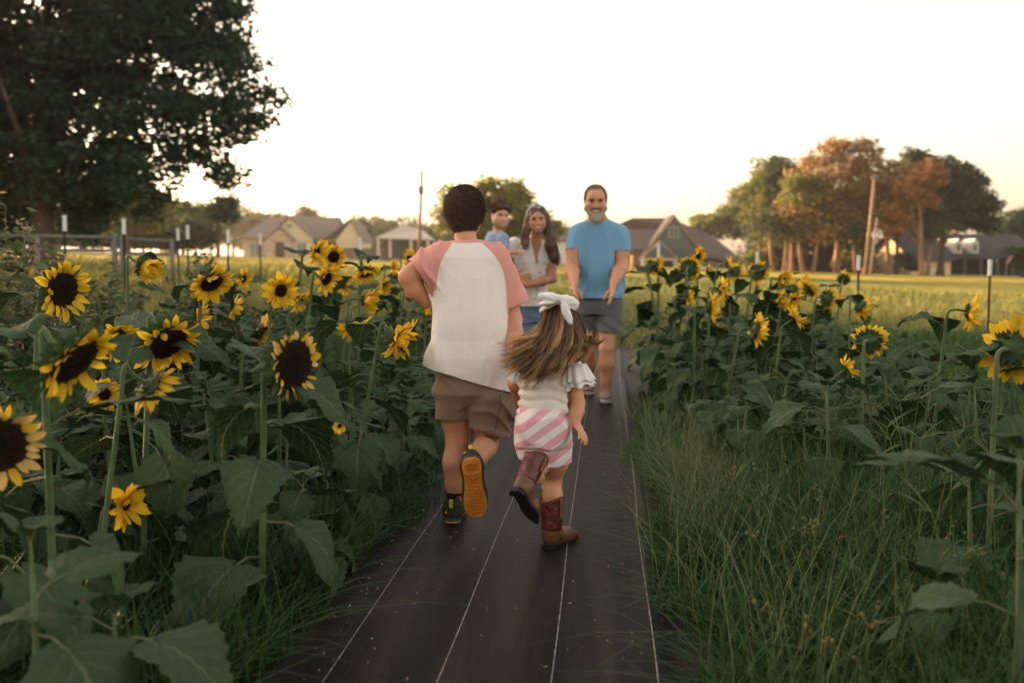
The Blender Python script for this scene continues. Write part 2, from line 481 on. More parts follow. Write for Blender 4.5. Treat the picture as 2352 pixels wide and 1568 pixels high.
def fabric_path():
    ss_ = np.arange(-1.5, .66, .03); ys = np.concatenate([np.arange(-3, 9, .08), np.arange(9, 12.5, .3)])
    S_, Y = np.meshgrid(ss_, ys)
    X = S_ + PS * Y
    w = .004 * np.sin(S_ * 19 + .6 * np.sin(Y * 1.3)) + .003 * np.sin(S_ * 47 + Y * .5) + .002 * np.sin(Y * 7 + S_ * 9)
    fold = .022 * np.exp(-((S_ - .17 - .01 * np.sin(Y * 1.7)) / .022) ** 2)
    fold += .012 * np.exp(-((S_ - .42 - .05 * np.sin(Y * .9 + 1)) / .03) ** 2)
    Z = ground(X, Y) + .010 + w * .5 + fold
    V = np.stack([X, Y, Z], -1).reshape(-1, 3)
    n, m = X.shape
    i = np.arange(n - 1)[:, None] * m + np.arange(m - 1)[None]
    F_ = np.stack([i, i + 1, i + 1 + m, i + m], -1).reshape(-1, 4)
    f = bpy.data.materials.new('black woven ground fabric')
    nt, N, L, p = nodes(f)
    tc = N.new('ShaderNodeTexCoord')
    mp = N.new('ShaderNodeMapping'); mp.inputs['Rotation'].default_value = (0, 0, math.atan(PS)); L.new(tc.outputs['Object'], mp.inputs[0])
    st = N.new('ShaderNodeMapping'); st.inputs['Scale'].default_value = (7, .5, 1); L.new(mp.outputs[0], st.inputs[0])
    n1 = N.new('ShaderNodeTexNoise'); n1.inputs['Scale'].default_value = 1.1; n1.inputs['Detail'].default_value = 7; n1.inputs['Roughness'].default_value = .6; L.new(st.outputs[0], n1.inputs['Vector'])
    c1 = N.new('ShaderNodeValToRGB'); L.new(n1.outputs[0], c1.inputs[0])
    e = c1.color_ramp.elements; e[0].position = .42; e[0].color = (.006, .0045, .004, 1); e[1].position = .78; e[1].color = (.052, .036, .028, 1)
    # sprinkled crumbs of dry earth
    vo = N.new('ShaderNodeTexVoronoi'); vo.inputs['Scale'].default_value = 42; L.new(mp.outputs[0], vo.inputs['Vector'])
    n2 = N.new('ShaderNodeTexNoise'); n2.inputs['Scale'].default_value = 3; L.new(mp.outputs[0], n2.inputs['Vector'])
    lt = N.new('ShaderNodeMapRange'); lt.inputs[1].default_value = .085; lt.inputs[2].default_value = .05; lt.inputs[3].default_value = 0; lt.inputs[4].default_value = 1; L.new(vo.outputs['Distance'], lt.inputs[0])
    gt = N.new('ShaderNodeMapRange'); gt.inputs[1].default_value = .52; gt.inputs[2].default_value = .62; L.new(n2.outputs[0], gt.inputs[0])
    mu = N.new('ShaderNodeMath'); mu.operation = 'MULTIPLY'; L.new(lt.outputs[0], mu.inputs[0]); L.new(gt.outputs[0], mu.inputs[1])
    mx = N.new('ShaderNodeMix'); mx.data_type = 'RGBA'; L.new(mu.outputs[0], mx.inputs[0]); L.new(c1.outputs[0], mx.inputs[6]); mx.inputs[7].default_value = (.15, .11, .09, 1)
    L.new(mx.outputs[2], p.inputs['Base Color'])
    rr = N.new('ShaderNodeMapRange'); rr.inputs[3].default_value = .42; rr.inputs[4].default_value = .62; L.new(n1.outputs[0], rr.inputs[0]); L.new(rr.outputs[0], p.inputs['Roughness'])
    p.inputs['Specular IOR Level'].default_value = .09
    # weave ribs across and along
    wv = N.new('ShaderNodeTexWave'); wv.bands_direction = 'Y'; wv.inputs['Scale'].default_value = 55; wv.inputs['Distortion'].default_value = 1.2; L.new(mp.outputs[0], wv.inputs['Vector'])
    bp = N.new('ShaderNodeBump'); bp.inputs['Strength'].default_value = .35; bp.inputs['Distance'].default_value = .003; L.new(wv.outputs['Fac'], bp.inputs['Height'])
    b2 = N.new('ShaderNodeBump'); b2.inputs['Strength'].default_value = .5; b2.inputs['Distance'].default_value = .02; L.new(n1.outputs[0], b2.inputs['Height']); L.new(bp.outputs[0], b2.inputs['Normal'])
    L.new(b2.outputs[0], p.inputs['Normal'])
    o = add('fabric_path', fastmesh('fabric_path', V, [F_], f)); o['kind'] = 'structure'
    th = mat('white woven thread', (.27, .24, .21), .7, .6, 40, stretch=(1, 1, 1))
    for s0, wav in ((-1.358, .004), (-1.058, .004), (-.753, .003), (-.441, .003), (-.143, .004), (.150, .006)):
        n_ = len(ys); V = []
        for y in ys:
            s1 = s0 + wav * math.sin(y * 1.1 + s0 * 9) + wav * .5 * math.sin(y * 2.7)
            for e_ in (-.0016, .0016):
                sx = s1 + e_
                wz = .5 * (.004 * math.sin(sx * 19 + .6 * math.sin(y * 1.3)) + .003 * math.sin(sx * 47 + y * .5) + .002 * math.sin(y * 7 + sx * 9)) + .022 * math.exp(-((sx - .17 - .01 * math.sin(y * 1.7)) / .022) ** 2)
                V.append((sx + PS * y, y, G(sx + PS * y, y) + .0125 + wz))
        F2 = [(2 * i, 2 * i + 1, 2 * i + 3, 2 * i + 2) for i in range(n_ - 1)]
        q = add('thread_line', mesh('thread_line', V, F2, th, True), o)
fabric_path()

# ------------------------------------------------------------------ wire fences
post_m = mat('dark green steel post', (.012, .016, .014), .6, .2, 20)
cap_m = mat('white post top', (.78, .76, .72), .5, .05)
wire_m = mat('galvanised wire', (.12, .115, .11), .5, metal=.5)
def fence_post(parent, u, vt, y, h=1.32):
    top = P(u, vt, y)
    b = top.z - h
    mb = MB(); w = .02
    mb.box(-w, w, -.004, .004, 0, h - .01); mb.box(-.004, .004, .004, .034, 0, h - .01)
    for k in range(12): mb.box(-.006, .006, -.013, -.004, .3 + k * .08, .33 + k * .08)
    o = bpy.data.objects.new('fence_post', mb.me('fence_post', post_m)); C.objects.link(o); o.parent = parent
    o.location = Vector((top.x, top.y, b)) - parent.location
    m2 = MB(); m2.box(-.024, .024, -.016, .038, h - .26, h)
    m2.box(-.027, .027, -.019, .041, h - .03, h + .004)
    add('post_cap', m2.me('post_cap', cap_m), o)
    return top
def wire_run(parent, tops, drops):
    for dz in drops:
        pts = []
        for a, b in zip(tops[:-1], tops[1:]):
            for k in range(4): 
                q = k / 4; pt = a.lerp(b, q) - Vector((0, .012, dz)); pt.z -= .03 * math.sin(q * math.pi); pts.append(pt)
        pts.append(tops[-1] - Vector((0, .012, dz)))
        mb = MB(); mb.tube(pts, .0028, 4)
        add_w('wire', mb.me('wire', wire_m), parent)
a = P(523, 600, 17)
f1 = thing('wire_fence', 'dark steel post and wire fence with white post tops behind the left sunflowers', 'fence', Vector((a.x, a.y, G(a.x, a.y))))
tops = [fence_post(f1, u, v, y) for u, v, y in ((-160, 480, 15.5), (147, 495, 16.8), (283, 503, 17.2), (430, 518, 19.5), (523, 528, 19.8), (827, 545, 19.5), (1010, 552, 20))]
wire_run(f1, tops, (.12, .35, .6, .85))
fence_post(f1, 408, 525, 22); fence_post(f1, 597, 537, 23.5)
a = P(1973, 600, 18)
f2 = thing('wire_fence', 'dark steel post and wire fence with white post tops behind the right sunflowers', 'fence', Vector((a.x, a.y, G(a.x, a.y))))
tops = [fence_post(f2, u, v, y) for u, v, y in ((1513, 560, 19), (1740, 578, 20), (1973, 587, 18), (2275, 597, 16.8), (2560, 610, 16))]
wire_run(f2, tops, (.12, .35, .6, .85))

# pipe fence and gate
pm = mat('weathered grey pipe', (.17, .16, .155), .6, .25, 8)
a = P(265, 610, 21.5)
pf = thing('pipe_fence', 'weathered grey pipe rail fence with gate beyond the left flowers', 'fence', Vector((a.x, a.y, G(a.x, a.y))))
for (u0, v0, y0), (u1, v1, y1) in (((-30, 540, 20), (265, 545, 21.5)), ((265, 548, 21.5), (394, 553, 21.8)), ((-30, 572, 20), (265, 575, 21.5)), ((265, 580, 21.5), (394, 584, 21.8))):
    mb = MB(); mb.tube([P(u0, v0, y0), P(u1, v1, y1)], .032, 8); add_w('rail', mb.me('rail', pm, True), pf)
for u, v, y, r_ in ((85, 538, 20.5, .05), (262, 536, 21.5, .065), (277, 540, 21.5, .04), (394, 548, 21.8, .045), (-20, 535, 20, .05)):
    q = P(u, v, y); mb = MB(); mb.tube([(q.x, q.y, G(q.x, q.y) - .1), q], r_, 8); add_w('upright', mb.me('upright', pm, True), pf)

# ------------------------------------------------------------------ utility poles
def pole(label, u0, v0, u1, v1, y, r_, m, arms=()):
    b = P(u0, v0, y); tp = P(u1, v1, y); b.z = G(b.x, b.y)
    t = thing('utility_pole', label, 'utility pole', b)
    mb = MB(); mb.tube([b, b.lerp(tp, .5), tp], [r_, r_ * .85, r_ * .7], 10)
    add_w('shaft', mb.me('shaft', m, True), t)
    for f_, l, rr in arms:
        c = b.lerp(tp, f_); mb = MB(); mb.box(c.x - l, c.x + l, c.y - .18, c.y - .08, c.z - rr, c.z + rr)
        add_w('bracket', mb.me('bracket', pm), t)
    return t
wood = mat('weathered pole wood', (.22, .13, .07), .85, .25, 6, .3, stretch=(1, 1, .1))
pole('tall thin dark utility pole with a transformer bracket behind the carport', 962, 600, 969, 391, 90, .17, wood, ((.78, .25, .35),))
pole('lit orange wooden utility pole in front of the autumn trees', 1988, 628, 2010, 402, 85, .2, wood, ((.97, .3, .12),))
pole('slimmer grey wooden pole leaning beside the lit utility pole', 2000, 630, 2015, 500, 86, .13, mat('grey pole wood', (.2, .17, .14), .9, .2, 6))
pole('slender dark pole under the small tree by the left house', 503, 604, 503, 478, 85, .13, wood)

# ------------------------------------------------------------------ trees
bark = mat('tree bark', (.10, .07, .05), .95, .3, 3, .6, 12, .05, stretch=(1, 1, .25))
bark_l = mat('pale sunlit bark', (.25, .16, .10), .95, .3, 2, .5, 8, .05, stretch=(1, 1, .25))  # paler copy of the bark, sunlight put into its colour
def leaf_mat(name, col, trans=.35):
    m = mat(name, col, .6, spec=.25, trans=trans, attr='tone', randcol=.55)
    return m
def leaf_mesh(name, cen, size, m, flat=.0):
    """one bent diamond leaf per centre"""
    n = len(cen)
    a = rng.normal(size=(n, 3)); a[:, 2] *= .6; a /= np.linalg.norm(a, axis=1, keepdims=True)
    b = rng.normal(size=(n, 3)); b -= a * (a * b).sum(1, keepdims=True); b /= np.linalg.norm(b, axis=1, keepdims=True)
    c = np.cross(a, b)
    s = (size * rng.uniform(.6, 1.3, n))[:, None]
    V = np.stack([cen - a * s, cen + b * s * .42 + c * s * .12, cen + a * s, cen - b * s * .42 + c * s * .12], 1).reshape(-1, 3)
    i = np.arange(n)[:, None] * 4
    F_ = np.concatenate([i + np.array([0, 1, 2]), i + np.array([0, 2, 3])])
    return fastmesh(name, V, [F_], m, False, {'tone': np.repeat(rng.uniform(0, 1, n), 4)})
def tree(name, label, group, y, trunk, blobs, leafm, leaf=.1, nclump=150, per=120, crad=.5, tr=.3, bk=bark, hollow=.35, limbs=7):
    """trunk: (u, top u, top v); blobs: (u, v, radius px, depth offset m, squash)"""
    q = P(trunk[0], 600, y); base = Vector((q.x, y, G(q.x, y)))
    t = thing(name, label, 'tree', base, group)
    sc = y / FPX
    C_ = []; Wt = []
    for b in blobs:
        u, v, r_ = b[:3]; dy = b[3] if len(b) > 3 else 0; sq = b[4] if len(b) > 4 else .85
        C_.append((P(u, v, y + dy), r_ * sc, sq)); Wt.append(r_ ** 2)
    Wt = np.array(Wt) / sum(Wt)
    cl = []; tone = []
    for k in range(nclump):
        c, r_, sq = C_[rng.choice(len(C_), p=Wt)]
        d = rng.normal(size=3); d /= np.linalg.norm(d)
        rad = r_ * (hollow + (1 - hollow) * rng.uniform() ** .5) * rng.uniform(.85, 1.08)
        p = np.array(c) + d * rad * np.array([1, 1, sq])
        cl.append(p)
    cl = np.array(cl)
    cr = crad * rng.uniform(.5, 1.3, len(cl))
    nn = rng.poisson(per * (cr / crad) ** 2) + 4
    idx = np.repeat(np.arange(len(cl)), nn)
    pts = cl[idx] + np.clip(rng.normal(size=(len(idx), 3)), -1.7, 1.7) * (cr[idx] * .52)[:, None] * np.array([1, 1, .65])
    pts = pts[pts[:, 2] > base.z + .4]
    me = leaf_mesh('crown', pts, leaf, leafm)
    add_w('crown', me, t)
    tp = P(trunk[1], trunk[2], y)
    mb = MB(); h = tp.z - base.z
    pts_ = [base + Vector((0, 0, -.2)), base.lerp(tp, .08) + Vector((.1 * tr, 0, 0)), base.lerp(tp, .35) + Vector((random.uniform(-.5, .5) * tr, 0, 0)), base.lerp(tp, .7) + Vector((random.uniform(-1, 1) * tr, 0, 0)), tp]
    mb.tube(pts_, [tr * 1.5, tr, tr * .8, tr * .5, tr * .2], 10)
    add_w('trunk', mb.me('trunk', bk, True), t)
    for k in range(limbs):
        f_ = random.uniform(.18, .8); s_ = base.lerp(tp, f_)
        e_ = Vector(cl[rng.integers(len(cl))]); e_ = s_.lerp(e_, .8)
        if e_.z < s_.z + .2: e_.z = s_.z + random.uniform(.3, 1.5)
        mid = s_.lerp(e_, .5) + Vector((random.uniform(-.3, .3), random.uniform(-.3, .3), -.12 * (e_ - s_).length * .5))
        mb = MB(); mb.tube([s_, mid, e_], [tr * .42 * (1.1 - f_), tr * .28 * (1.1 - f_), tr * .08], 7)
        add_w('limb', mb.me('limb', bk, True), t)
    return t
dk = leaf_mat('dark green oak leaves', (.042, .075, .038), .35)
dk2 = leaf_mat('deep green leaves', (.05, .068, .025), .3)
ol = leaf_mat('olive green leaves', (.16, .17, .04), .4)
og = leaf_mat('orange brown dry leaves', (.30, .19, .07), .35)
ru = leaf_mat('rust red leaves', (.28, .14, .05), .35)
yg = leaf_mat('yellow green leaves', (.20, .21, .05), .45)
tree('oak_tree', 'huge dark spreading oak filling the upper left of the view', None, 30, (92, 120, -60),
     [(40, 40, 330, 0), (-180, 150, 300, 0), (330, 60, 240, 1), (470, 60, 120, 0), (540, 200, 95, 0), (470, 290, 110, 0), (350, 250, 170, 0), (150, 330, 200, 0), (330, 400, 85, -1), (60, 430, 110, 2), (540, 350, 42, 0), (240, 430, 90, 1), (-120, 380, 150, 0), (250, 490, 62, 2), (100, 510, 70, 2), (330, 455, 60, 1), (0, 510, 80, 2), (180, 500, 60, 3), (250, -130, 300, 0), (508, 395, 34, 0), (520, 445, 40, 0), (590, 270, 40, 0)],
     dk, .125, 700, 150, .62, .36, bark, .25, 16)
grp_o = 'trees standing off to the left'
for k, (lab) in zip((-3, -2, -1, 0, 1, 2), ['dense tree left of the field, furthest behind the camera side', 'dense tree left of the field, second in its row', 'dense tree left of the field, third in its row', 'dense tree left of the field, fourth in its row', 'dense tree left of the field, fifth in its row', 'dense tree half hidden at the far left edge behind the oak']):
    x = -29.7 + k * 9 * .53; y = 18.5 + k * 9 * .848
    q = thing('shade_tree', lab, 'tree', (x, y, G(x, y)), grp_o)  # row added mostly out of view to keep low sun off the foreground
    n = 170; cc = rng.normal(size=(n, 3)); cc /= np.linalg.norm(cc, axis=1, keepdims=True); cc = cc * (rng.uniform(.3, 1, (n, 1)) ** .5) * np.array([6, 6, 5.5]) + np.array([x, y, 6.8])
    idx = np.repeat(np.arange(n), 45); pts = cc[idx] + rng.normal(size=(len(idx), 3)) * .7
    pts = pts[pts[:, 2] > .9]
    add_w('crown', leaf_mesh('crown', pts, .26, dk2), q)
    mb = MB(); mb.tube([(x, y, G(x, y) - .2), (x + .2, y, 3), (x - .2, y + .2, 7), (x, y, 10)], [.4, .3, .2, .08], 8)
    add_w('trunk', mb.me('trunk', bark, True), q)
# left background trees, near to far
bgl = 'trees behind the pipe fence at the left'
for lab, y, tu, tp, bl, m_ in (
    ('dark tree behind the pipe fence at the left edge', 62, 20, (20, 400), [(-20, 440, 90), (70, 470, 80), (10, 500, 60)], dk2),
    ('dark bushy tree behind the oak trunk', 70, 190, (190, 410), [(160, 460, 70), (230, 480, 60), (190, 510, 45)], dk2),
    ('dark tree whose crown shows yellow sunlit edges behind the fence', 66, 290, (290, 410), [(280, 470, 60), (340, 490, 45)], ol),
    ('low dark tree between the oak and the tree line', 84, 400, (400, 470), [(390, 500, 45), (440, 505, 38)], dk2)):
    tree('background_tree', lab, bgl, y, (tu, *tp), bl, m_, .22, 60, 90, 1.0, .28, bark, .3, 4)
for lab, u, v, r_ in (('dark undergrowth shrub below the oak, nearest the left edge', 30, 545, 42), ('dark undergrowth shrub just right of the oak trunk', 150, 548, 40), ('dark undergrowth shrub behind the first white post tops', 235, 545, 40), ('dark undergrowth shrub left of the gate end post', 330, 542, 42), ('dark undergrowth shrub at the gate end post', 420, 540, 36)):
    tree('background_shrub', lab, 'dark undergrowth shrubs behind the pipe fence', 78, (u, u, v), [(u, v, r_), (u + 35, v + 4, r_ * .8), (u - 35, v + 6, r_ * .8)], dk2, .25, 60, 90, 1.0, .12, bark, .2, 2)
bgf = 'trees of the hazy far tree line'
labs = ['low hazy tree at the left end of the tree line', 'rounded hazy tree second along the tree line', 'hazy tree just left of the left house', 'hazy tree showing over the left house roof', 'hazy tree above the middle of the left house', 'hazy tree right of the left house gable', 'hazy tree left of the carport roof', 'hazy tree over the carport roof', 'hazy tree right of the thin utility pole', 'hazy tree behind the family']
hz = leaf_mat('hazy distant leaves', (.11, .12, .045), .35)  # distance haze put into the leaf colour
for k, (u, v, r_) in enumerate(((370, 505, 50), (450, 500, 45), (535, 502, 42), (610, 512, 36), (712, 508, 34), (850, 520, 40), (905, 535, 34), (960, 530, 34), (1010, 540, 30), (1290, 545, 28))):
    tree('distant_tree', labs[k], bgf, 190 + 6 * (k % 3), (u, u, v), [(u, v, r_), (u + 30, v + 14, r_ * .8), (u - 26, v + 16, r_ * .8), (u, v + 40, r_)], hz if k > 2 else ol, .5, 70, 60, 1.8, .3, bark, .3, 2)
tree('yellow_green_tree', 'yellow green sunlit tree rising behind the boy and the woman', None, 72, (1105, 1110, 430),
     [(1065, 465, 52), (1120, 450, 46), (1170, 455, 45), (1035, 500, 38), (1100, 520, 60), (1190, 500, 50), (1150, 540, 50), (1240, 515, 34), (1262, 530, 28)], yg, .2, 190, 80, .75, .25, bark, .25, 8)
tree('small_roadside_tree', 'small thin tree with drooping foliage left of the left house', None, 60, (500, 503, 410), [(515, 470, 26), (495, 495, 22), (530, 500, 20)], dk, .14, 40, 60, .5, .1, bark, .2, 4)
grove = 'trees of the autumn grove at the right'
G1 = lambda *a, **k: tree('grove_tree', *a, **k)
G1('low olive tree at the left end of the grove', grove, 160, (1650, 1655, 510), [(1650, 515, 45), (1610, 512, 34), (1695, 505, 55), (1740, 480, 60), (1770, 520, 50)], ol, .45, 150, 70, 1.0, .2, bark_l, .25, 4)
G1('olive green tree left of the orange trees', grove, 108, (1746, 1750, 430), [(1765, 450, 68), (1740, 480, 46), (1790, 500, 62), (1780, 410, 52), (1765, 540, 40)], ol, .27, 170, 80, 1.0, .25, bark_l, .25, 6)
G1('tall green tree just left of the tallest orange tree', grove, 106, (1810, 1815, 400), [(1820, 425, 75), (1790, 400, 42), (1850, 500, 60)], dk2, .27, 110, 80, 1.0, .28, bark_l, .25, 6)
G1('tallest orange brown tree with bare patches in its top', grove, 98, (1921, 1930, 360), [(1925, 400, 80), (1870, 375, 42), (1965, 362, 52), (1890, 450, 80), (1950, 490, 66), (1925, 350, 34), (1840, 430, 50), (1990, 430, 60)], og, .23, 240, 55, .95, .33, bark_l, .35, 12)
G1('orange tree with a low forked trunk left of the tall pole', grove, 96, (1818, 1825, 430), [(1845, 455, 62), (1880, 500, 42), (1830, 520, 40)], ol, .23, 90, 60, .8, .22, bark_l, .3, 6)
G1('rust coloured thin tree right of the wooden pole', grove, 97, (2040, 2040, 400), [(2035, 400, 52), (2030, 480, 58), (2075, 440, 50), (2000, 350, 38)], og, .22, 110, 60, .8, .25, bark_l, .35, 8)
G1('rust red tree against the dark green tree', grove, 92, (2118, 2112, 420), [(2110, 440, 50), (2135, 400, 36), (2060, 505, 40)], ru, .22, 80, 55, .8, .25, bark_l, .35, 8)
G1('big dark green oak closing the right end of the grove', grove, 100, (2160, 2170, 380), [(2170, 410, 66), (2225, 420, 44), (2120, 370, 34), (2215, 480, 62), (2150, 480, 62), (2235, 500, 44), (2260, 480, 34)], dk, .27, 230, 100, .95, .35, bark, .25, 8)
G1('green tree with yellow edges low behind the lit gable', grove, 110, (2060, 2060, 460), [(2075, 500, 48), (2090, 470, 60), (1985, 480, 50)], dk2, .3, 100, 90, 1.1, .25, bark, .25, 4)
G1('dark green tree behind the left trunks of the grove', grove, 118, (1720, 1720, 500), [(1765, 560, 40), (1800, 540, 50), (1790, 500, 50)], dk2, .3, 120, 90, 1.1, .25, bark, .2, 4)
G1('dark green tree filling the gap behind the wooden pole', grove, 125, (2075, 2075, 470), [(2000, 460, 70), (2060, 470, 60), (1945, 520, 50), (2095, 510, 44)], dk2, .3, 150, 90, 1.1, .25, bark, .2, 4)
G1('shaded green tree under the orange canopy', grove, 114, (1900, 1900, 470), [(1880, 550, 55), (1940, 560, 50), (1830, 560, 50), (1780, 560, 45)], dk2, .3, 120, 90, 1.1, .25, bark, .25, 4)
for k, (u, top, lean, rr) in enumerate(((1775, 520, -8, .16), (1800, 540, 6, .14), (1845, 500, -14, .2), (1868, 540, 10, .15), (1965, 540, -5, .15), (2130, 540, 8, .18))):
    lab = ['bare leaning trunk at the left of the grove', 'thin straight trunk near the left of the grove', 'sunlit trunk leaning left under the orange crowns', 'slim trunk leaning right beside the leaning sunlit one', 'slim trunk left of the wooden pole', 'short sunlit forked trunk by the dormer house'][k]
    b = P(u, 620, 95); b.z = G(b.x, 95); t = thing('grove_tree', lab, 'tree', b, grove)
    tp = P(u + lean, top, 95); mb = MB(); mb.tube([b, b.lerp(tp, .5) + Vector((lean * .008, 0, 0)), tp], [rr * 1.3, rr, rr * .5], 8); add_w('trunk', mb.me('trunk', bark_l, True), t)
    cc = np.array(tp)[None] + rng.normal(size=(700, 3)) * np.array([1.2, 1, .6]) + np.array([0, 0, .4])
    add_w('crown', leaf_mesh('crown', cc, .24, og if k in (2, 3) else dk2), t)
tree('background_tree', 'dark hedge-like tree at the right edge behind the dormer house', None, 150, (2330, 2335, 500), [(2320, 525, 40), (2370, 520, 50), (2290, 540, 30)], dk, .4, 110, 80, 1.5, .3)
tree('background_tree', 'dark shrubby tree low at the right edge by the flag', None, 112, (2350, 2350, 570), [(2345, 590, 30), (2375, 580, 30)], dk, .25, 50, 90, .8, .2)

ub = []
for k in range(260):
    u = random.uniform(1730, 1975); d = random.uniform(112, 122); p_ = P(u, 600, d); ub.append((p_.x, p_.y, G(p_.x, d) + random.uniform(.2, 2.2)))
ub = np.repeat(np.array(ub), 60, axis=0); ub = ub + rng.normal(size=ub.shape) * np.array([.9, .7, .7])
for lab, u, v, rr_, mm_ in (('low olive bush at the foot of the left grove trunks', 1745, 590, 26, ol), ('low green bush between the grove trunks', 1838, 596, 22, dk2), ('low green bush near the tallest orange tree', 1945, 598, 22, ol), ('low bush right of the wooden pole', 2078, 604, 22, dk2)):
    tree('field_bush', lab, 'low bushes at the foot of the grove', 101, (u, u, v), [(u, v, rr_), (u + 22, v + 8, rr_ * .7)], mm_, .2, 40, 80, .6, .06, bark, .1, 2)
tag(add('undergrowth', leaf_mesh('undergrowth', ub, .28, dk2)), 'dark undergrowth in the shade behind the grove trunks', 'undergrowth', None, 'stuff')

# ------------------------------------------------------------------ buildings
shingle = mat('grey brown roof shingles', (.17, .13, .11), .9, .2, 3, .4, 8)
shingle_d = mat('dark brown roof shingles', (.055, .045, .05), .9, .2, 3, .4, 8)
stone = mat('tan stone wall', (.40, .32, .22), .9, .25, 2.2, .4, 5)
cream = mat('cream board wall', (.62, .52, .33), .85, .05, 2)
slate = mat('blue grey board wall', (.075, .105, .11), .85, .08, 2)
trimm = mat('pale trim', (.55, .48, .38), .7)
glass = mat('window glass', (.10, .14, .13), .12, .2, 1, spec=.8)
dark = mat('dark opening', (.015, .012, .01), .9)  # also colours the panels that stand for porch shade
brick = mat('brown brick wall', (.24, .17, .13), .9, .25, 5, .3, 9)
class House:
    def __init__(s, name, label, cat, u0, vb, D):
        p = P(u0, vb, D); s.o = Vector((p.x, D, p.z)); s.u0 = u0; s.vb = vb; s.k = D / FPX * math.sqrt(1 + 0)
        g = G(p.x, D); s.drop = g - p.z
        s.t = thing(name, label, cat, (p.x, D, min(g, p.z)))
        s.off = p.z - min(g, p.z)
    def X(s, u): return (u - s.u0) * s.k
    def Z(s, v): return (s.vb - v) * s.k + s.off
    def box(s, name, u0, u1, v0, v1, y0, y1, m, parent=None):
        mb = MB(); mb.box(s.X(u0), s.X(u1), y0, y1, s.Z(v1), s.Z(v0)); return add(name, mb.me(name, m), parent or s.t)
    def poly(s, name, uv, y0, y1, m, parent=None):
        mb = MB(); pr = [(s.X(u), s.Z(v)) for u, v in uv]
        ar = sum(pr[i][0] * pr[(i + 1) % len(pr)][1] - pr[(i + 1) % len(pr)][0] * pr[i][1] for i in range(len(pr)))
        if ar < 0: pr.reverse()
        mb.prism(pr, y0, y1); return add(name, mb.me(name, m), parent or s.t)
    def faces(s, name, fs, m):
        mb = MB()
        for f_ in fs: mb.face([(s.X(u), y, s.Z(v)) for u, v, y in f_])
        o = add(name, mb.me(name, m), s.t); solid(o, .15); return o
    def window(s, u0, u1, v0, v1, y, m=None, bars=1):
        w = s.box('window', u0, u1, v0, v1, y - .06, y + .02, trimm)
        s.box('pane', u0 + 1.3, u1 - 1.3, v0 + 1.3, v1 - 1.3, y - .08, y - .06, m or glass, w)
        if bars:
            uc = (u0 + u1) / 2; s.box('glazing_bar', uc - .5, uc + .5, v0 + 1.3, v1 - 1.3, y - .11, y - .08, trimm, w)
        return w
    def gable_roof(s, name, apex, l, r, y0, y1, m, th=2.5):
        (ua, va), (ul, vl), (ur, vr) = apex, l, r
        s.poly(name, [(ul, vl), (ua, va), (ua, va - th), (ul - 1, vl - th + 1)], y0, y1, m)
        s.poly(name, [(ua, va), (ur, vr), (ur + 1, vr - th + 1), (ua, va - th)], y0, y1, m)

# left house
h = House('house', 'tan house with cream gables and grey roof beyond the left sunflowers', 'house', 540, 603, 150)
h.box('wall', 545, 775, 545, 606, 3.5, 14, stone)
h.faces('roof', [[(538, 546, 2.8), (775, 546, 2.8), (760, 493, 8.5), (588, 493, 8.5)], [(538, 546, 14.6), (588, 493, 8.5), (760, 493, 8.5), (775, 546, 14.6)], [(538, 546, 2.8), (588, 493, 8.5), (538, 546, 14.6)]], shingle)
h.poly('gable_wall', [(612, 606), (612, 546), (660, 500), (712, 546), (712, 606)], 2.0, 9, cream)
h.gable_roof('roof', (660, 498), (606, 549), (718, 549), 1.5, 9, shingle)
h.poly('porch_gable', [(606, 606), (606, 550), (640, 524), (668, 550), (668, 606)], .8, 2.0, stone)
h.gable_roof('roof', (640, 522), (602, 553), (673, 553), .4, 2.2, shingle)
h.box('entrance', 630, 650, 556, 606, .7, .8, dark)
h.window(653, 665, 512, 523, 1.95, None, 0); h.window(676, 698, 556, 590, 1.98)
h.window(560, 585, 555, 590, 3.45)
h.poly('gable_wall', [(768, 606), (768, 550), (802, 508), (826, 550), (826, 606)], 1.5, 12, cream)
h.gable_roof('roof', (802, 505), (735, 553), (830, 553), 1.1, 13, shingle)
h.box('porch_shade', 714, 768, 556, 606, 3.2, 3.5, dark)  # dark panel painted as the shade under the porch
h.box('garden_wall', 780, 900, 570, 606, -1, -.6, mat('brown timber fence wall', (.16, .11, .09), .9, .2, 2))
# carport
h = House('carport', 'open carport with pale hipped roof right of the left house', 'carport', 865, 590, 140)
h.faces('roof', [[(862, 546, 0), (990, 550, 0), (960, 522, 5), (918, 516, 4)], [(862, 546, 9), (918, 516, 4), (960, 522, 5), (990, 550, 9)], [(862, 546, 0), (918, 516, 4), (862, 546, 9)], [(990, 550, 0), (990, 550, 9), (960, 522, 5)]], mat('pale metal roof', (.50, .42, .33), .6, .05))
for u in (868, 895, 943, 982): h.box('column', u - 3, u + 3, 547, 592, .3, .8, trimm)
h.box('back_wall', 866, 986, 547, 592, 8.2, 8.5, mat('carport shade wall', (.08, .06, .05), .9))  # shade inside the carport is put into this wall's dark colour
# white shed
h = House('shed', 'small white shed with grey roof between the woman and the man', 'shed', 1262, 603, 110)
h.box('wall', 1266, 1312, 550, 606, .3, 4, mat('white shed wall', (.62, .58, .55), .8))
h.faces('roof', [[(1262, 552, -.1), (1316, 552, -.1), (1316, 530, 2.2), (1262, 530, 2.2)], [(1262, 552, 4.4), (1262, 530, 2.2), (1316, 530, 2.2), (1316, 552, 4.4)]], shingle)
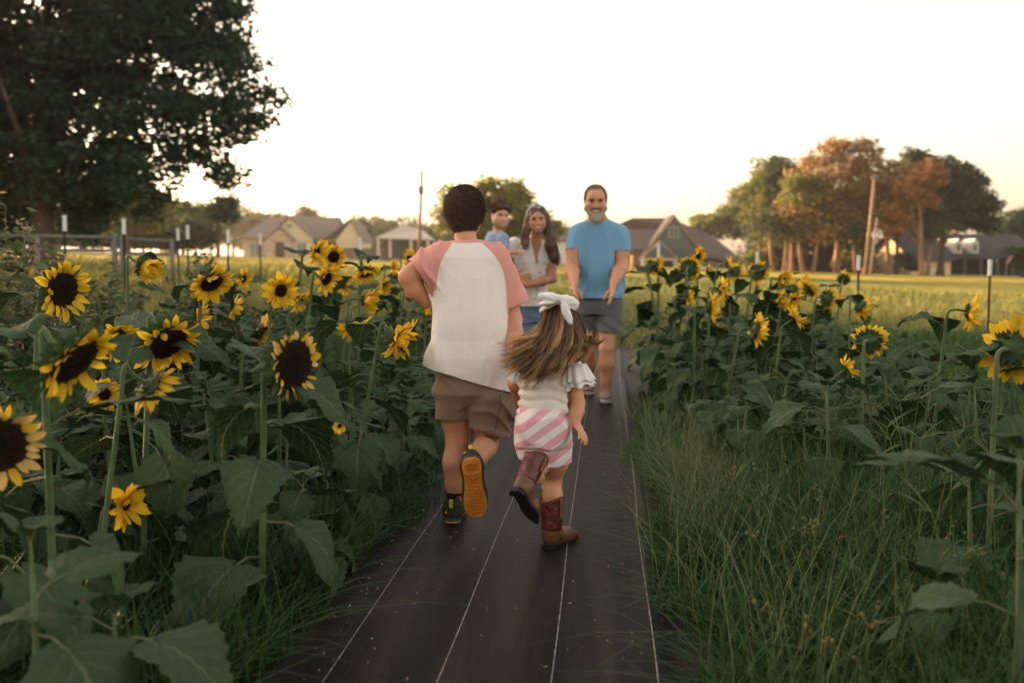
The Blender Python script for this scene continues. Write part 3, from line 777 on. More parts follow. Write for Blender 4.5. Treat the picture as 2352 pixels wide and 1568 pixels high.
# right house with the blue grey gable
h = House('house', 'brown roofed house with a blue grey double gable right of the man', 'house', 1440, 608, 140)
h.box('wall', 1400, 1714, 598, 612, 3.05, 13, brick)
h.box('wall', 1400, 1712, 596, 575, 3.0, 13, brick) if False else None
h.box('upper_wall', 1402, 1712, 596, 598, 3.1, 12.9, brick)
h.faces('roof', [[(1385, 572, 2.2), (1560, 572, 2.2), (1545, 522, 8), (1405, 522, 8)], [(1480, 572, 2.3), (1722, 602, 2.3), (1655, 535, 8), (1560, 502, 8)],
                 [(1405, 522, 8), (1470, 494, 9), (1560, 494, 9), (1655, 535, 8), (1722, 602, 14), (1385, 572, 14)], [(1722, 602, 2.3), (1722, 602, 14), (1655, 535, 8)]], mat('brown roof shingles', (.115, .085, .08), .9, .2, 3, .4, 8))
h.box('wall', 1402, 1545, 572, 612, 3.2, 12, brick); h.box('wall', 1545, 1708, 585, 612, 3.2, 12, brick)
h.poly('gable_wall', [(1474, 612), (1474, 596), (1550, 500), (1626, 596), (1626, 612)], 1.4, 8, slate)
bbm = mat('tan barge board', (.30, .25, .19), .8)
h.gable_roof('barge_board', (1550, 499), (1466, 602), (1632, 602), 1.0, 1.4, bbm, 4)
h.gable_roof('roof', (1550, 494), (1466, 597), (1632, 597), 1.4, 8, shingle_d, 3)
h.poly('porch_gable', [(1478, 594), (1515, 560), (1552, 594)], .4, 1.4, slate)
h.gable_roof('barge_board', (1515, 557), (1472, 597), (1558, 597), 0, .4, bbm, 4)
h.window(1538, 1562, 520, 545, 1.35)
h.box('porch_beam', 1474, 1556, 593, 598, .1, 1.2, trimm)
for u in (1478, 1516, 1552): h.box('column', u - 4, u + 4, 598, 640, .2, .8, trimm)
h.box('porch_shade', 1480, 1550, 598, 640, 1.25, 1.39, dark)  # porch shade drawn as a flat dark box
h.window(1566, 1590, 600, 620, 1.35); h.window(1592, 1612, 600, 620, 1.35)
h.window(1636, 1656, 600, 620, 3.1); h.window(1662, 1684, 600, 620, 3.1)
# lit gable and dormer house at the right
h = House('house', 'dark roofed house with three white dormers behind the trees at the right', 'house', 2180, 632, 130)
h.box('wall', 2120, 2420, 590, 636, 4, 13, brick)
h.faces('roof', [[(2120, 592, 1.2), (2400, 592, 1.2), (2400, 534, 7.5), (2150, 534, 7.5)], [(2120, 592, 13.5), (2150, 534, 7.5), (2400, 534, 7.5), (2400, 592, 13.5)]], shingle_d)
h.poly('gable_wall', [(2060, 636), (2060, 590), (2100, 558), (2140, 590), (2140, 636)], 1.5, 8, mat('grey stone gable', (.36, .32, .27), .9, .2, 3))
h.gable_roof('roof', (2100, 555), (2055, 594), (2145, 594), 1.1, 8, shingle_d)
h.box('entrance', 2090, 2108, 596, 636, 1.4, 1.5, dark)
for u in (2168, 2212, 2250):
    h.poly('dormer', [(u - 9, 582), (u - 9, 558), (u, 548), (u + 9, 558), (u + 9, 582)], 1.6, 5, mat('white dormer wall', (.6, .56, .5), .8))
    h.window(u - 5, u + 5, 560, 577, 1.55, None, 0)
for u in (2150, 2190, 2228, 2266, 2304, 2340): h.box('column', u - 2.5, u + 2.5, 592, 636, 1.5, 1.9, mat('porch column', (.12, .09, .08), .8))
h.box('porch_shade', 2142, 2400, 592, 636, 3.7, 3.98, dark)  # dark strip standing in for the shade behind the columns
h = House('house', 'small yellow gabled house end glowing in the sun behind the wooden pole', 'house', 1995, 628, 118)
gm = mat('cream plaster gable', (.72, .56, .33), .85, .08, 2)
h.t.rotation_euler = (0, 0, R(-60)); h.t.scale = (1.75, 1, 1)
h.poly('gable_wall', [(1992, 636), (1992, 592), (2026, 545), (2060, 596), (2060, 636)], 0, 7, gm)
h.gable_roof('roof', (2026, 541), (1986, 596), (2066, 600), -.5, 7.3, shingle_d)
h.window(2034, 2046, 604, 622, -.05)
# flag
fx = P(2312, 600, 112); t = thing('flag', 'small red and white striped flag on a slanting pole at the right', 'flag', Vector((fx.x, fx.y, G(fx.x, fx.y))))
mb = MB(); mb.tube([fx + Vector((0, 0, -2.4)), P(2312, 600, 112), P(2330, 572, 112)], .035, 6); add_w('flag_pole', mb.me('flag_pole', trimm), t)
A_, B_, C2, D2 = P(2311, 600, 111.9), P(2329, 573, 111.9), P(2334, 580, 111.9), P(2316, 606, 111.9)
rd, wh, bl = mat('flag red', (.5, .06, .06)), mat('flag white', (.7, .66, .62)), mat('flag blue', (.04, .06, .2))
for i in range(7):
    a0, a1 = i / 7, (i + 1) / 7; mb = MB()
    mb.face([A_.lerp(D2, a0), B_.lerp(C2, a0), B_.lerp(C2, a1), A_.lerp(D2, a1)])
    o = add_w('stripe', mb.me('stripe', rd if i % 2 == 0 else wh), t); solid(o, .01)
q = lambda s_, r_: A_.lerp(D2, r_).lerp(B_.lerp(C2, r_), s_)
mb = MB(); mb.face([q(.6, 0) - Vector((0, .02, 0)), q(1, 0) - Vector((0, .02, 0)), q(1, .5) - Vector((0, .02, 0)), q(.6, .5) - Vector((0, .02, 0))]); solid(add_w('canton', mb.me('canton', bl), t), .01)
# yellow marker and orange marker in the field
for lab, u, v0, v1, y, m_ in (('short yellow marker post standing in the field by the right house', 1452, 610, 588, 60, mat('yellow marker', (.6, .36, .08), .6)),
                              ('small orange marker among the grove trunks', 1982, 628, 616, 92, mat('orange marker', (.7, .2, .05), .6))):
    b = P(u, v0, y); t = MB(); r_ = .09 if y < 80 else .12
    t.tube([(b.x, y, G(b.x, y)), (b.x, y, P(u, v1, y).z), (b.x, y, P(u, v1, y).z + .05)], [r_, r_, r_ * .6], 10)
    o = add('marker_post', t.me('marker_post', m_, True)); tag(o, lab, 'marker post')
# ------------------------------------------------------------------ people
SKIN = mat('skin', (.60, .28, .155), .5, .16, 9, .2, 160, .35, sss=.12)
SKIN_TAN = mat('tanned skin', (.53, .235, .125), .5, .1, 14, .12, 220, .35, sss=.1)
SKIN_PALE = mat('child skin', (.68, .37, .25), .5, .06, 14, .1, 220, .35, sss=.12)
LIP = mat('lips', (.5, .16, .13), .4)
TEETH = mat('teeth', (.8, .76, .7), .3)
EYE = mat('eye white', (.42, .36, .31), .3)
IRIS = mat('iris', (.05, .03, .02), .2)

def hair_mat(name, dark, light, rough=.5):
    m = mat(name, dark, rough, spec=.35 if rough < .5 else .12)
    nt, N, L, p = nodes(m)
    at = N.new('ShaderNodeAttribute'); at.attribute_name = 'tone'
    mx = N.new('ShaderNodeMix'); mx.data_type = 'RGBA'
    mx.inputs[6].default_value = (*dark, 1); mx.inputs[7].default_value = (*light, 1)
    L.new(at.outputs['Fac'], mx.inputs[0]); L.new(mx.outputs[2], p.inputs['Base Color'])
    return m

def strand_mesh(name, paths, wid, tone, m, tips=0):
    """paths (N,K,3) hair strands as three-sided tapering fibres"""
    N_, K, _ = paths.shape
    t = np.gradient(paths, axis=1); t /= np.linalg.norm(t, axis=2, keepdims=True) + 1e-9
    ref = rng.normal(size=(N_, 1, 3)); ref = np.repeat(ref, K, 1)
    a = ref - t * (ref * t).sum(2, keepdims=True); a /= np.linalg.norm(a, axis=2, keepdims=True) + 1e-9
    b = np.cross(t, a)
    prof = np.clip(1.15 - np.linspace(0, 1, K) ** 3 * 1.0, .12, 1)[None, :, None]
    w = np.asarray(wid).reshape(-1, 1, 1) * prof
    ring = [paths + (a * math.cos(q) + b * math.sin(q)) * w for q in (0, 2.094, 4.189)]
    V = np.stack(ring, 2).reshape(-1, 3)
    base = (np.arange(N_)[:, None] * K + np.arange(K - 1)[None]) * 3
    fs = []
    for j in range(3):
        j2 = (j + 1) % 3
        fs.append(np.stack([base + j, base + j2, base + 3 + j2, base + 3 + j], -1).reshape(-1, 4))
    T = (np.asarray(tone)[:, None, None] * (1 - tips + tips * 1.5 * np.linspace(0, 1, K)[None, :, None]) * np.ones((1, 1, 3))).ravel()
    return fastmesh(name, V, [np.concatenate(fs)], m, True, {'tone': T})

def cloth(name, col, **k):
    k.setdefault('rough', .85); k.setdefault('var', .03); k.setdefault('scale', 60); k.setdefault('bump', .25); k.setdefault('bscale', 500)
    k.setdefault('sheen', .15); k.setdefault('spec', .15)
    return mat(name, col, **k)

def bb(pts, m=.15):
    A = np.array([tuple(p) for p in pts]); return A.min(0) - m, A.max(0) + m

def shade_attr(m, colb, attr='zone', soft=.0015):
    """second colour where the signed attribute is positive"""
    nt, N, L, p = nodes(m)
    src = p.inputs['Base Color'].links[0].from_socket if p.inputs['Base Color'].links else None
    at = N.new('ShaderNodeAttribute'); at.attribute_name = attr
    mr = N.new('ShaderNodeMapRange'); mr.inputs[1].default_value = -soft; mr.inputs[2].default_value = soft
    L.new(at.outputs['Fac'], mr.inputs[0])
    mx = N.new('ShaderNodeMix'); mx.data_type = 'RGBA'
    L.new(mr.outputs[0], mx.inputs[0])
    if src: L.new(src, mx.inputs[6])
    else: mx.inputs[6].default_value = p.inputs['Base Color'].default_value
    mx.inputs[7].default_value = (*colb, 1)
    L.new(mx.outputs[2], p.inputs['Base Color'])
    return m

def hair_cap(c, H, F, n, keep, length, droop, wid, jit=.3, r=(.35, .43, .40), off=(0, -.04, .12)):
    """short hairs standing on the skull; keep(local dir) chooses where they grow"""
    d = rng.normal(size=(n * 4, 3)); d /= np.linalg.norm(d, axis=1, keepdims=True)
    d = d[keep(d)][:n]
    rr = np.array(r) * H
    M = np.array(F)
    root = (d * rr + np.array(off) * H) @ M.T + np.array(c)
    nr = (d / rr); nr /= np.linalg.norm(nr, axis=1, keepdims=True); nr = nr @ M.T
    flow = droop(d) @ M.T
    ln = length * rng.uniform(.6, 1.2, len(d))[:, None]
    j = rng.normal(size=d.shape) * jit
    d1 = nr * .5 + flow + j; d1 /= np.linalg.norm(d1, axis=1, keepdims=True)
    d2 = nr * .1 + flow + j * 1.2; d2 /= np.linalg.norm(d2, axis=1, keepdims=True)
    p0 = root - nr * .006; p1 = root + d1 * ln * .5; p2 = p1 + d2 * ln * .5
    return np.stack([p0, p1, p2], 1)

# ---------------------------------------------------------------- running boy, seen from behind
def boy():
    base = P(1040, 1212, 4.27); base.z = 0
    t = thing('person', 'boy running away in a white tee with pink sleeves and brown shorts', 'person', base)
    y0 = 4.3
    hd = P(1067, 492, 4.42)
    ls, rs = P(1000, 592, 4.36), P(1146, 592, 4.36)
    lel, lwr = P(940, 636, 4.34), P(978, 692, 4.36)
    rel, rwr = P(1176, 735, 4.40), P(1181, 812, 4.18)
    lh, rh = P(1052, 880, 4.3), P(1115, 880, 4.28)
    lkn, lan = P(1050, 1012, 4.33), P(1043, 1160, 4.33)
    rkn, ran = P(1118, 1022, 4.34), P(1084, 1072, 3.98)
    tz = lambda u, v, d, hw, hdp: (P(u, v, d).z, P(u, v, d).x, d, hw, hdp)
    px = 4.33 / FPX
    B = Body(*bb([hd, ls, rs, lel, lwr, rel, rwr, lh, rh, lan, ran], .2), .0048)
    F = frame_of((.04, 1, -.1))
    H = .205
    head_shape(B, hd, H, F)
    B.cone(P(1070, 560, 4.37), P(1068, 520, 4.40), .049, .046, .02)
    B.loft([tz(1070, 562, 4.37, .04, .035), tz(1074, 585, 4.36, .09, .05), tz(1075, 610, 4.35, .14, .075), tz(1078, 700, 4.32, .145, .09),
            tz(1080, 800, 4.29, .145, .09), tz(1082, 870, 4.28, .135, .09), tz(1082, 905, 4.28, .125, .09)], .02)
    B.chain([ls, (ls + lel) / 2, lel], [.045, .048, .047], .02)
    B.chain([lel, (lel * .6 + lwr * .4) + Vector((-.005, 0, -.01)), lwr], [.044, .042, .027], .015)
    hand(B, lwr, P(1018, 712, 4.42) - lwr, Vector((.25, -.1, .9)), .15, .75, 1, .16)
    B.chain([rs + Vector((-.01, 0, -.02)), (rs + rel) / 2, rel], [.042, .046, .043], .02)
    B.chain([rel, rel * .6 + rwr * .4, rwr], [.043, .042, .028], .02)
    hand(B, rwr, P(1180, 888, 4.08) - rwr, Vector((-.9, .1, 0)), .15, .35, 1, .08)
    B.chain([lh, P(1046, 960, 4.32), lkn], [.072, .062, .049], .02)
    B.chain([lkn, P(1044, 1060, 4.31), P(1044, 1110, 4.32), lan], [.048, .052, .040, .031], .015)
    B.cone(lan, P(1038, 1196, 4.33), .031, .03, .01)
    B.chain([rh, P(1120, 960, 4.30), rkn], [.085, .068, .05], .02)
    B.chain([rkn, P(1112, 1030, 4.2), P(1096, 1052, 4.1), ran], [.05, .05, .039, .031], .015)
    B.cone(ran, P(1086, 1110, 3.95), .034, .03, .01)
    body = add_w('body', B.mesh('body', SKIN), t)
    # shirt
    W = cloth('white jersey', (.84, .755, .69), bump=.15)
    shade_attr(W, (.74, .33, .27))
    S = Body(*bb([ls, rs, lel, rel, P(980, 800, 4.3), P(1190, 900, 4.3), P(1070, 540, 4.3)], .14), .0048)
    S.loft([tz(1072, 553, 4.37, .062, .055), tz(1073, 562, 4.37, .09, .062), tz(1074, 572, 4.365, .125, .07), tz(1076, 592, 4.355, .155, .085), tz(1078, 640, 4.34, .156, .098),
            tz(1082, 720, 4.32, .160, .108), tz(1084, 780, 4.31, .170, .118), tz(1084, 820, 4.3, .192, .135), tz(1085, 850, 4.295, .192, .14), tz(1087, 930, 4.29, .185, .14)], .02, 2.3)
    S.ell(P(1006, 835, 4.25), (.06, .07, .08), None, .05)
    S.cone(ls + Vector((.03, 0, 0)), lel.lerp(ls, .22), .07, .072, .04)
    S.cone(ls.lerp(lel, .2) + Vector((0, 0, -.01)), P(976, 642, 4.36), .052, .040, .05)
    S.cone(rs + Vector((-.02, 0, 0)), P(1176, 690, 4.39), .072, .062, .03)
    S.cone(P(1176, 690, 4.39), P(1186, 740, 4.41), .062, .066, .03)
    def folds(X, Y, Z):
        x = (X - hd.x) / .33; z = (Z - .55) / .7
        lo = np.clip((.95 - Z) / .5, 0, 1)
        rf = lambda a: (1 - np.abs(np.sin(a))) ** 2 - .35
        f = -.013 * lo * rf(x * 6.5 + .9 * np.sin(z * 3.2 + x * 2) + 1.2)
        f += -.010 * lo * rf(x * 11 - z * 5 + 1.5 * np.sin(x * 4 + z * 2))
        f += -.011 * (1 - lo) * rf(x * 5 + z * 2.2 + .8 * np.sin(z * 4) + .4)
        up = np.clip((Z - .85) / .3, 0, 1) * np.clip((-x - .22) * 5, 0, 1)
        f += -.018 * up * rf((X * .9 + Z * .35) * 42 + 1.2 * np.sin(Z * 18))
        rt = np.clip((x - .22) * 6, 0, 1) * np.clip((Z - .85) / .2, 0, 1)
        f += -.009 * rt * rf((X * .9 - Z * .3) * 32 + np.sin(Z * 12))
        hem = np.clip((.68 - Z) / .1, 0, 1)
        f += (-.016 * rf(x * 9 + 1.2 * np.sin(x * 3) - z * 7) * np.clip(.9 - x, .3, 1.3)) * hem
        return f
    S.disp(folds)
    def zone(pts):
        x = pts[:, 0]; z = pts[:, 2]
        sm = lambda zs, us: sum(np.interp(z + o, zs, us) for o in (-.045, -.03, -.015, 0, .015, .03, .045)) / 7
        ub = sm([P(0, v, 4.33).z for v in (700, 640, 620, 600, 580, 560, 552, 540)], [1003, 1003, 1004, 1012, 1024, 1036, 1043, 1050])
        uc = sm([P(0, v, 4.33).z for v in (900, 700, 640, 600, 570, 552, 540)], [1162, 1164, 1160, 1148, 1122, 1096, 1080])
        xb = (ub - 1176) * 4.25 / FPX; xc = (uc - 1176) * 4.25 / FPX
        # neckline ribbing is pink too
        rib = z - P(0, 558.5, 4.33).z
        arm = np.where(z > P(0, 690, 4.33).z, xb - x, -.02)
        # the side body under the sleeve stays white
        low = (z - P(0, 665, 4.33).z) + (xb - x) * .55
        arm = np.minimum(arm, low)
        return np.maximum(np.maximum(arm, np.minimum(x - xc, z - P(0, 748, 4.33).z)), rib)
    hemn = Vector((-.05, 0, -1)) + Vector((.24, 0, 0))
    cuts = [(P(1084, 868, 4.3), (-.3, 0, -1), P(1084, 890, 4.3), .26),
            (lel.lerp(ls, .3), lel - ls, lel, .14, (-9, P(985, 0, 4.4).x)),
            (P(1180, 703, 4.4), (.32, 0, -1), P(1188, 735, 4.41), .16, (P(1168, 0, 4.4).x, 9), .15),
            (P(1070, 553.5, 4.36), (0, .15, 1), P(1070, 548, 4.37), .13)]
    solid(add_w('baseball_shirt', S.mesh('baseball_shirt', W, {'zone': zone}, cuts), t), .003)
    # shorts
    K = cloth('brown shorts cloth', (.24, .155, .105), bump=.3)
    Q = Body(*bb([P(990, 840, 4.3), P(1195, 1010, 4.3)], .2), .0048)
    Q.loft([tz(1086, 840, 4.29, .150, .105), tz(1086, 880, 4.285, .164, .115), tz(1088, 900, 4.285, .174, .122), tz(1090, 925, 4.285, .12, .09)], .04)
    Q.cone(P(1048, 905, 4.29), P(1038, 1000, 4.32), .084, .070, .03, ((0, 1, 0), .85))
    Q.cone(P(1120, 910, 4.28), P(1120, 1010, 4.31), .100, .098, .008, ((0, 1, 0), .85))
    Q.ell(P(1168, 935, 4.29), (.04, .06, .06), None, .02)
    Q.disp(lambda X, Y, Z: -.010 * ((1 - np.abs(np.sin((Z + (X - P(1110, 0, 4.3).x) * .8) * 38 + 1.5 * np.sin(X * 22)))) ** 2 - .3) * np.clip((X - P(1070, 0, 4.3).x) * 20, 0, 1) * np.clip((.585 - Z) / .05, 0, 1) - .005 * ((1 - np.abs(np.sin(X * 28 + Z * 30 + 2 * np.sin(Z * 18)))) ** 2 - .3))
    cuts = [(P(1045, 958, 4.3), (.05, 0, -1), P(1040, 990, 4.3), .13, (-9, P(1078, 0, 4.3).x)),
            (P(1118, 985, 4.3), (-.3, 0, -1), P(1128, 1020, 4.3), .15, (P(1078, 0, 4.3).x, 9))]
    sh = solid(add_w('shorts', Q.mesh('shorts', K, None, cuts), t), .004)
    M = MB()
    M.tube([P(1150, 905, 4.165), P(1149, 935, 4.163), P(1141, 965, 4.165), P(1138, 985, 4.17)], .0025, 5)
    add_w('side_seam', M.me('side_seam', mat('shorts seam', (.1, .07, .05), .9)), sh)
    # hair
    hm = hair_mat('boy dark brown hair', (.085, .052, .037), (.23, .15, .11), .8)
    HB = Body(*bb([hd], .22), .004)
    T = lambda x, y, z: hd + F @ Vector((x * H, y * H, z * H))
    HB.ell(T(0, -.06, .14), (.385 * H, .46 * H, .42 * H), F, .01)
    HB.ell(T(-.01, -.02, .22), (.385 * H, .43 * H, .335 * H), F, .03)
    HB.ell(T(0, -.16, -.12), (.30 * H, .28 * H, .34 * H), F, .03)
    HB.disp(lambda X, Y, Z: .0016 * np.sin(X * 260 + 3 * np.sin(Z * 90)) + .002 * np.sin(X * 80 + Z * 140))
    hair = add_w('hair', HB.mesh('hair', hm, {'tone': lambda p: np.full(len(p), .15)}), t)
    keep = lambda d: (d[:, 2] > -.75) & ~((d[:, 1] > .5) & (d[:, 2] < .5))
    droop = lambda d: np.stack([d[:, 0] * .8 + .2, d[:, 1] * .5 - .25, -1.0 + .85 * np.clip(d[:, 2], 0, 1)], 1) * 1.6
    ps = hair_cap(hd, H, F, 9000, keep, .020, droop, .0007, .12, (.392, .47, .465), (0, -.05, .14))
    keep2 = lambda d: (d[:, 2] < .1) & (d[:, 1] < .3)
    ps2 = hair_cap(hd, H, F, 3500, keep2, .009, droop, .0007, .12, (.31, .30, .36), (0, -.15, -.12))
    ps3 = hair_cap(hd, H, F, 4500, lambda d: d[:, 2] > -.3, .018, droop, .0007, .12, (.39, .435, .34), (-.01, -.02, .22))
    ps = np.concatenate([ps, ps2, ps3])
    add_w('hair_strand_layer', strand_mesh('hair_strand_layer', ps, np.full(len(ps), .0009), rng.uniform(0, 1, len(ps)) ** 2, hm), hair)
    # planted shoe
    dark = mat('olive shoe fabric', (.035, .035, .022), .8, .2, 60, .4, 300)
    grey = mat('shoe rubber rim', (.05, .05, .05), .6)
    org = mat('orange rubber outsole', (.62, .235, .035), .55, .22, 25, .2, 90)
    orgd = mat('worn orange lugs', (.52, .16, .02), .5, .25, 30)
    yel = mat('yellow pull tab', (.55, .5, .04), .6)
    a = P(1038, 1205, 4.30); a.z = .012
    def shoe(name, M4, lab):
        """local frame: +y toe, +z up, sole at z = 0; heel at y = 0; 0.24 long"""
        s = bpy.data.objects.new(name, None); C.objects.link(s); s.parent = t
        s['label'] = lab
        L_ = .245
        b = Body((-.075, -.05, -.01), (.075, .28, .125), .004)
        b.ell((0, .04, .045), (.038, .045, .05), None, .03)
        b.ell((0, .18, .035), (.044, .07, .034), None, .04)
        b.cone((0, .06, .045), (0, .17, .035), .040, .040, .04)
        b.cone((0, .035, .05), (0, .03, .088), .036, .034, .02)
        b.ell((0, .03, .11), (.024, .03, .03), None, .004, True)
        def cutz(X, Y, Z): return np.zeros_like(X + Y + Z)
        b.D = np.maximum(b.D, (.014 - (b.lo[2] + b.vox * np.arange(b.n[2], dtype=np.float32)))[None, None, :])
        add('upper', b.mesh('upper', dark), s)
        # outsole outline
        oy = np.array([0, .01, .03, .06, .1, .14, .18, .21, .235, .25])
        ow = np.array([.018, .030, .036, .035, .032, .036, .044, .043, .032, .014])
        def slab(z0, z1, g, m):
            pr = [(w * g, y) for w, y in zip(ow, oy)] + [(-w * g, y) for w, y in zip(ow[::-1], oy[::-1])]
            n = len(pr); v = [(x, y - .008, z0) for x, y in pr] + [(x, y - .008, z1) for x, y in pr]
            f = [tuple(reversed(range(n))), tuple(range(n, 2 * n))] + [(i, (i + 1) % n, n + (i + 1) % n, n + i) for i in range(n)]
            return mesh('sole', v, f, m)
        add('midsole', slab(.006, .022, 1.07, grey), s)
        so = add('outsole', slab(-.002, .006, 1.03, org), s)
        mb = MB()
        def lug(pts, w=.0032):
            for p, q in zip(pts[:-1], pts[1:]):
                p = Vector((*p, 0)); q = Vector((*q, 0)); dd = (q - p); l = dd.length; an = math.atan2(dd.y, dd.x)
                Mx = Matrix.Translation((p + q) / 2) @ Matrix.Rotation(an, 4, 'Z')
                mb.box(-l / 2 - .001, l / 2 + .001, -w / 2, w / 2, -.0068, -.0015, 0, Mx)
        for y in (.014, .022, .030, .038): lug([(-.022, y), (.022, y)], .0035)
        for r_, y in enumerate((.06, .075, .09, .135, .149, .163, .177, .191, .205, .219)):
            w = float(np.interp(y, oy, ow)) * .82
            n = 7; xs = np.linspace(-w, w, n)
            lug([(x, y + (.0055 if i % 2 else -.003)) for i, x in enumerate(xs)])
        lug([(-.02, .105), (.02, .112)]); lug([(-.022, .118), (.022, .124)])
        add('tread_lugs', mb.me('tread_lugs', orgd), so)
        mb = MB()
        mb.box(-.007, .007, -.018, -.013, .07, .1, 0)
        mb.box(-.0071, .0071, -.018, .0, .1, .103, 0)
        add('pull_tab', mb.me('pull_tab', yel), s)
        mb = MB()
        mb.prism([(-.028, .045), (-.018, .045), (-.023, .056)], -.0135, -.0095, 0)
        add('triangle_mark', mb.me('triangle_mark', yel), s)
        s.matrix_basis = Matrix.Translation(-t.location) @ M4
        return s
    M4 = Matrix.Translation(Vector((a.x, a.y - .03, .009))) @ Matrix.Rotation(R(-3), 4, 'Z')
    s1 = shoe('shoe', M4, 'olive trainer planted on the path')
    # lifted shoe: sole toward the camera, toe down
    toe_dir = (P(1098, 1200, 3.93) - P(1083, 1050, 3.86)).normalized()
    soledir = Vector((.03, -1, .12)); soledir = (soledir - toe_dir * soledir.dot(toe_dir)).normalized()
    up = -soledir; rgt = toe_dir.cross(up)
    M4 = Matrix.Translation(P(1082, 1056, 3.86)) @ Matrix((rgt, toe_dir, up)).transposed().to_4x4()
    s2 = shoe('shoe', M4, 'lifted trainer showing its orange tread')
    s2.scale = s2.scale * 1.03
    # socks
    sk = cloth('black sock', (.012, .012, .014))
    mb = MB()
    mb.tube([P(1043, 1126, 4.325), P(1042, 1145, 4.33), P(1040, 1175, 4.335)], [.040, .037, .037], 20, 0, False)
    add_w('sock', mb.me('sock', sk, True), t)
    mb = MB()
    mb.tube([ran.lerp(rkn, .12), ran.lerp(P(1086, 1110, 3.95), .6)], [.043, .04], 20, 0, False)
    add_w('sock', mb.me('sock', sk, True), t)
    return t

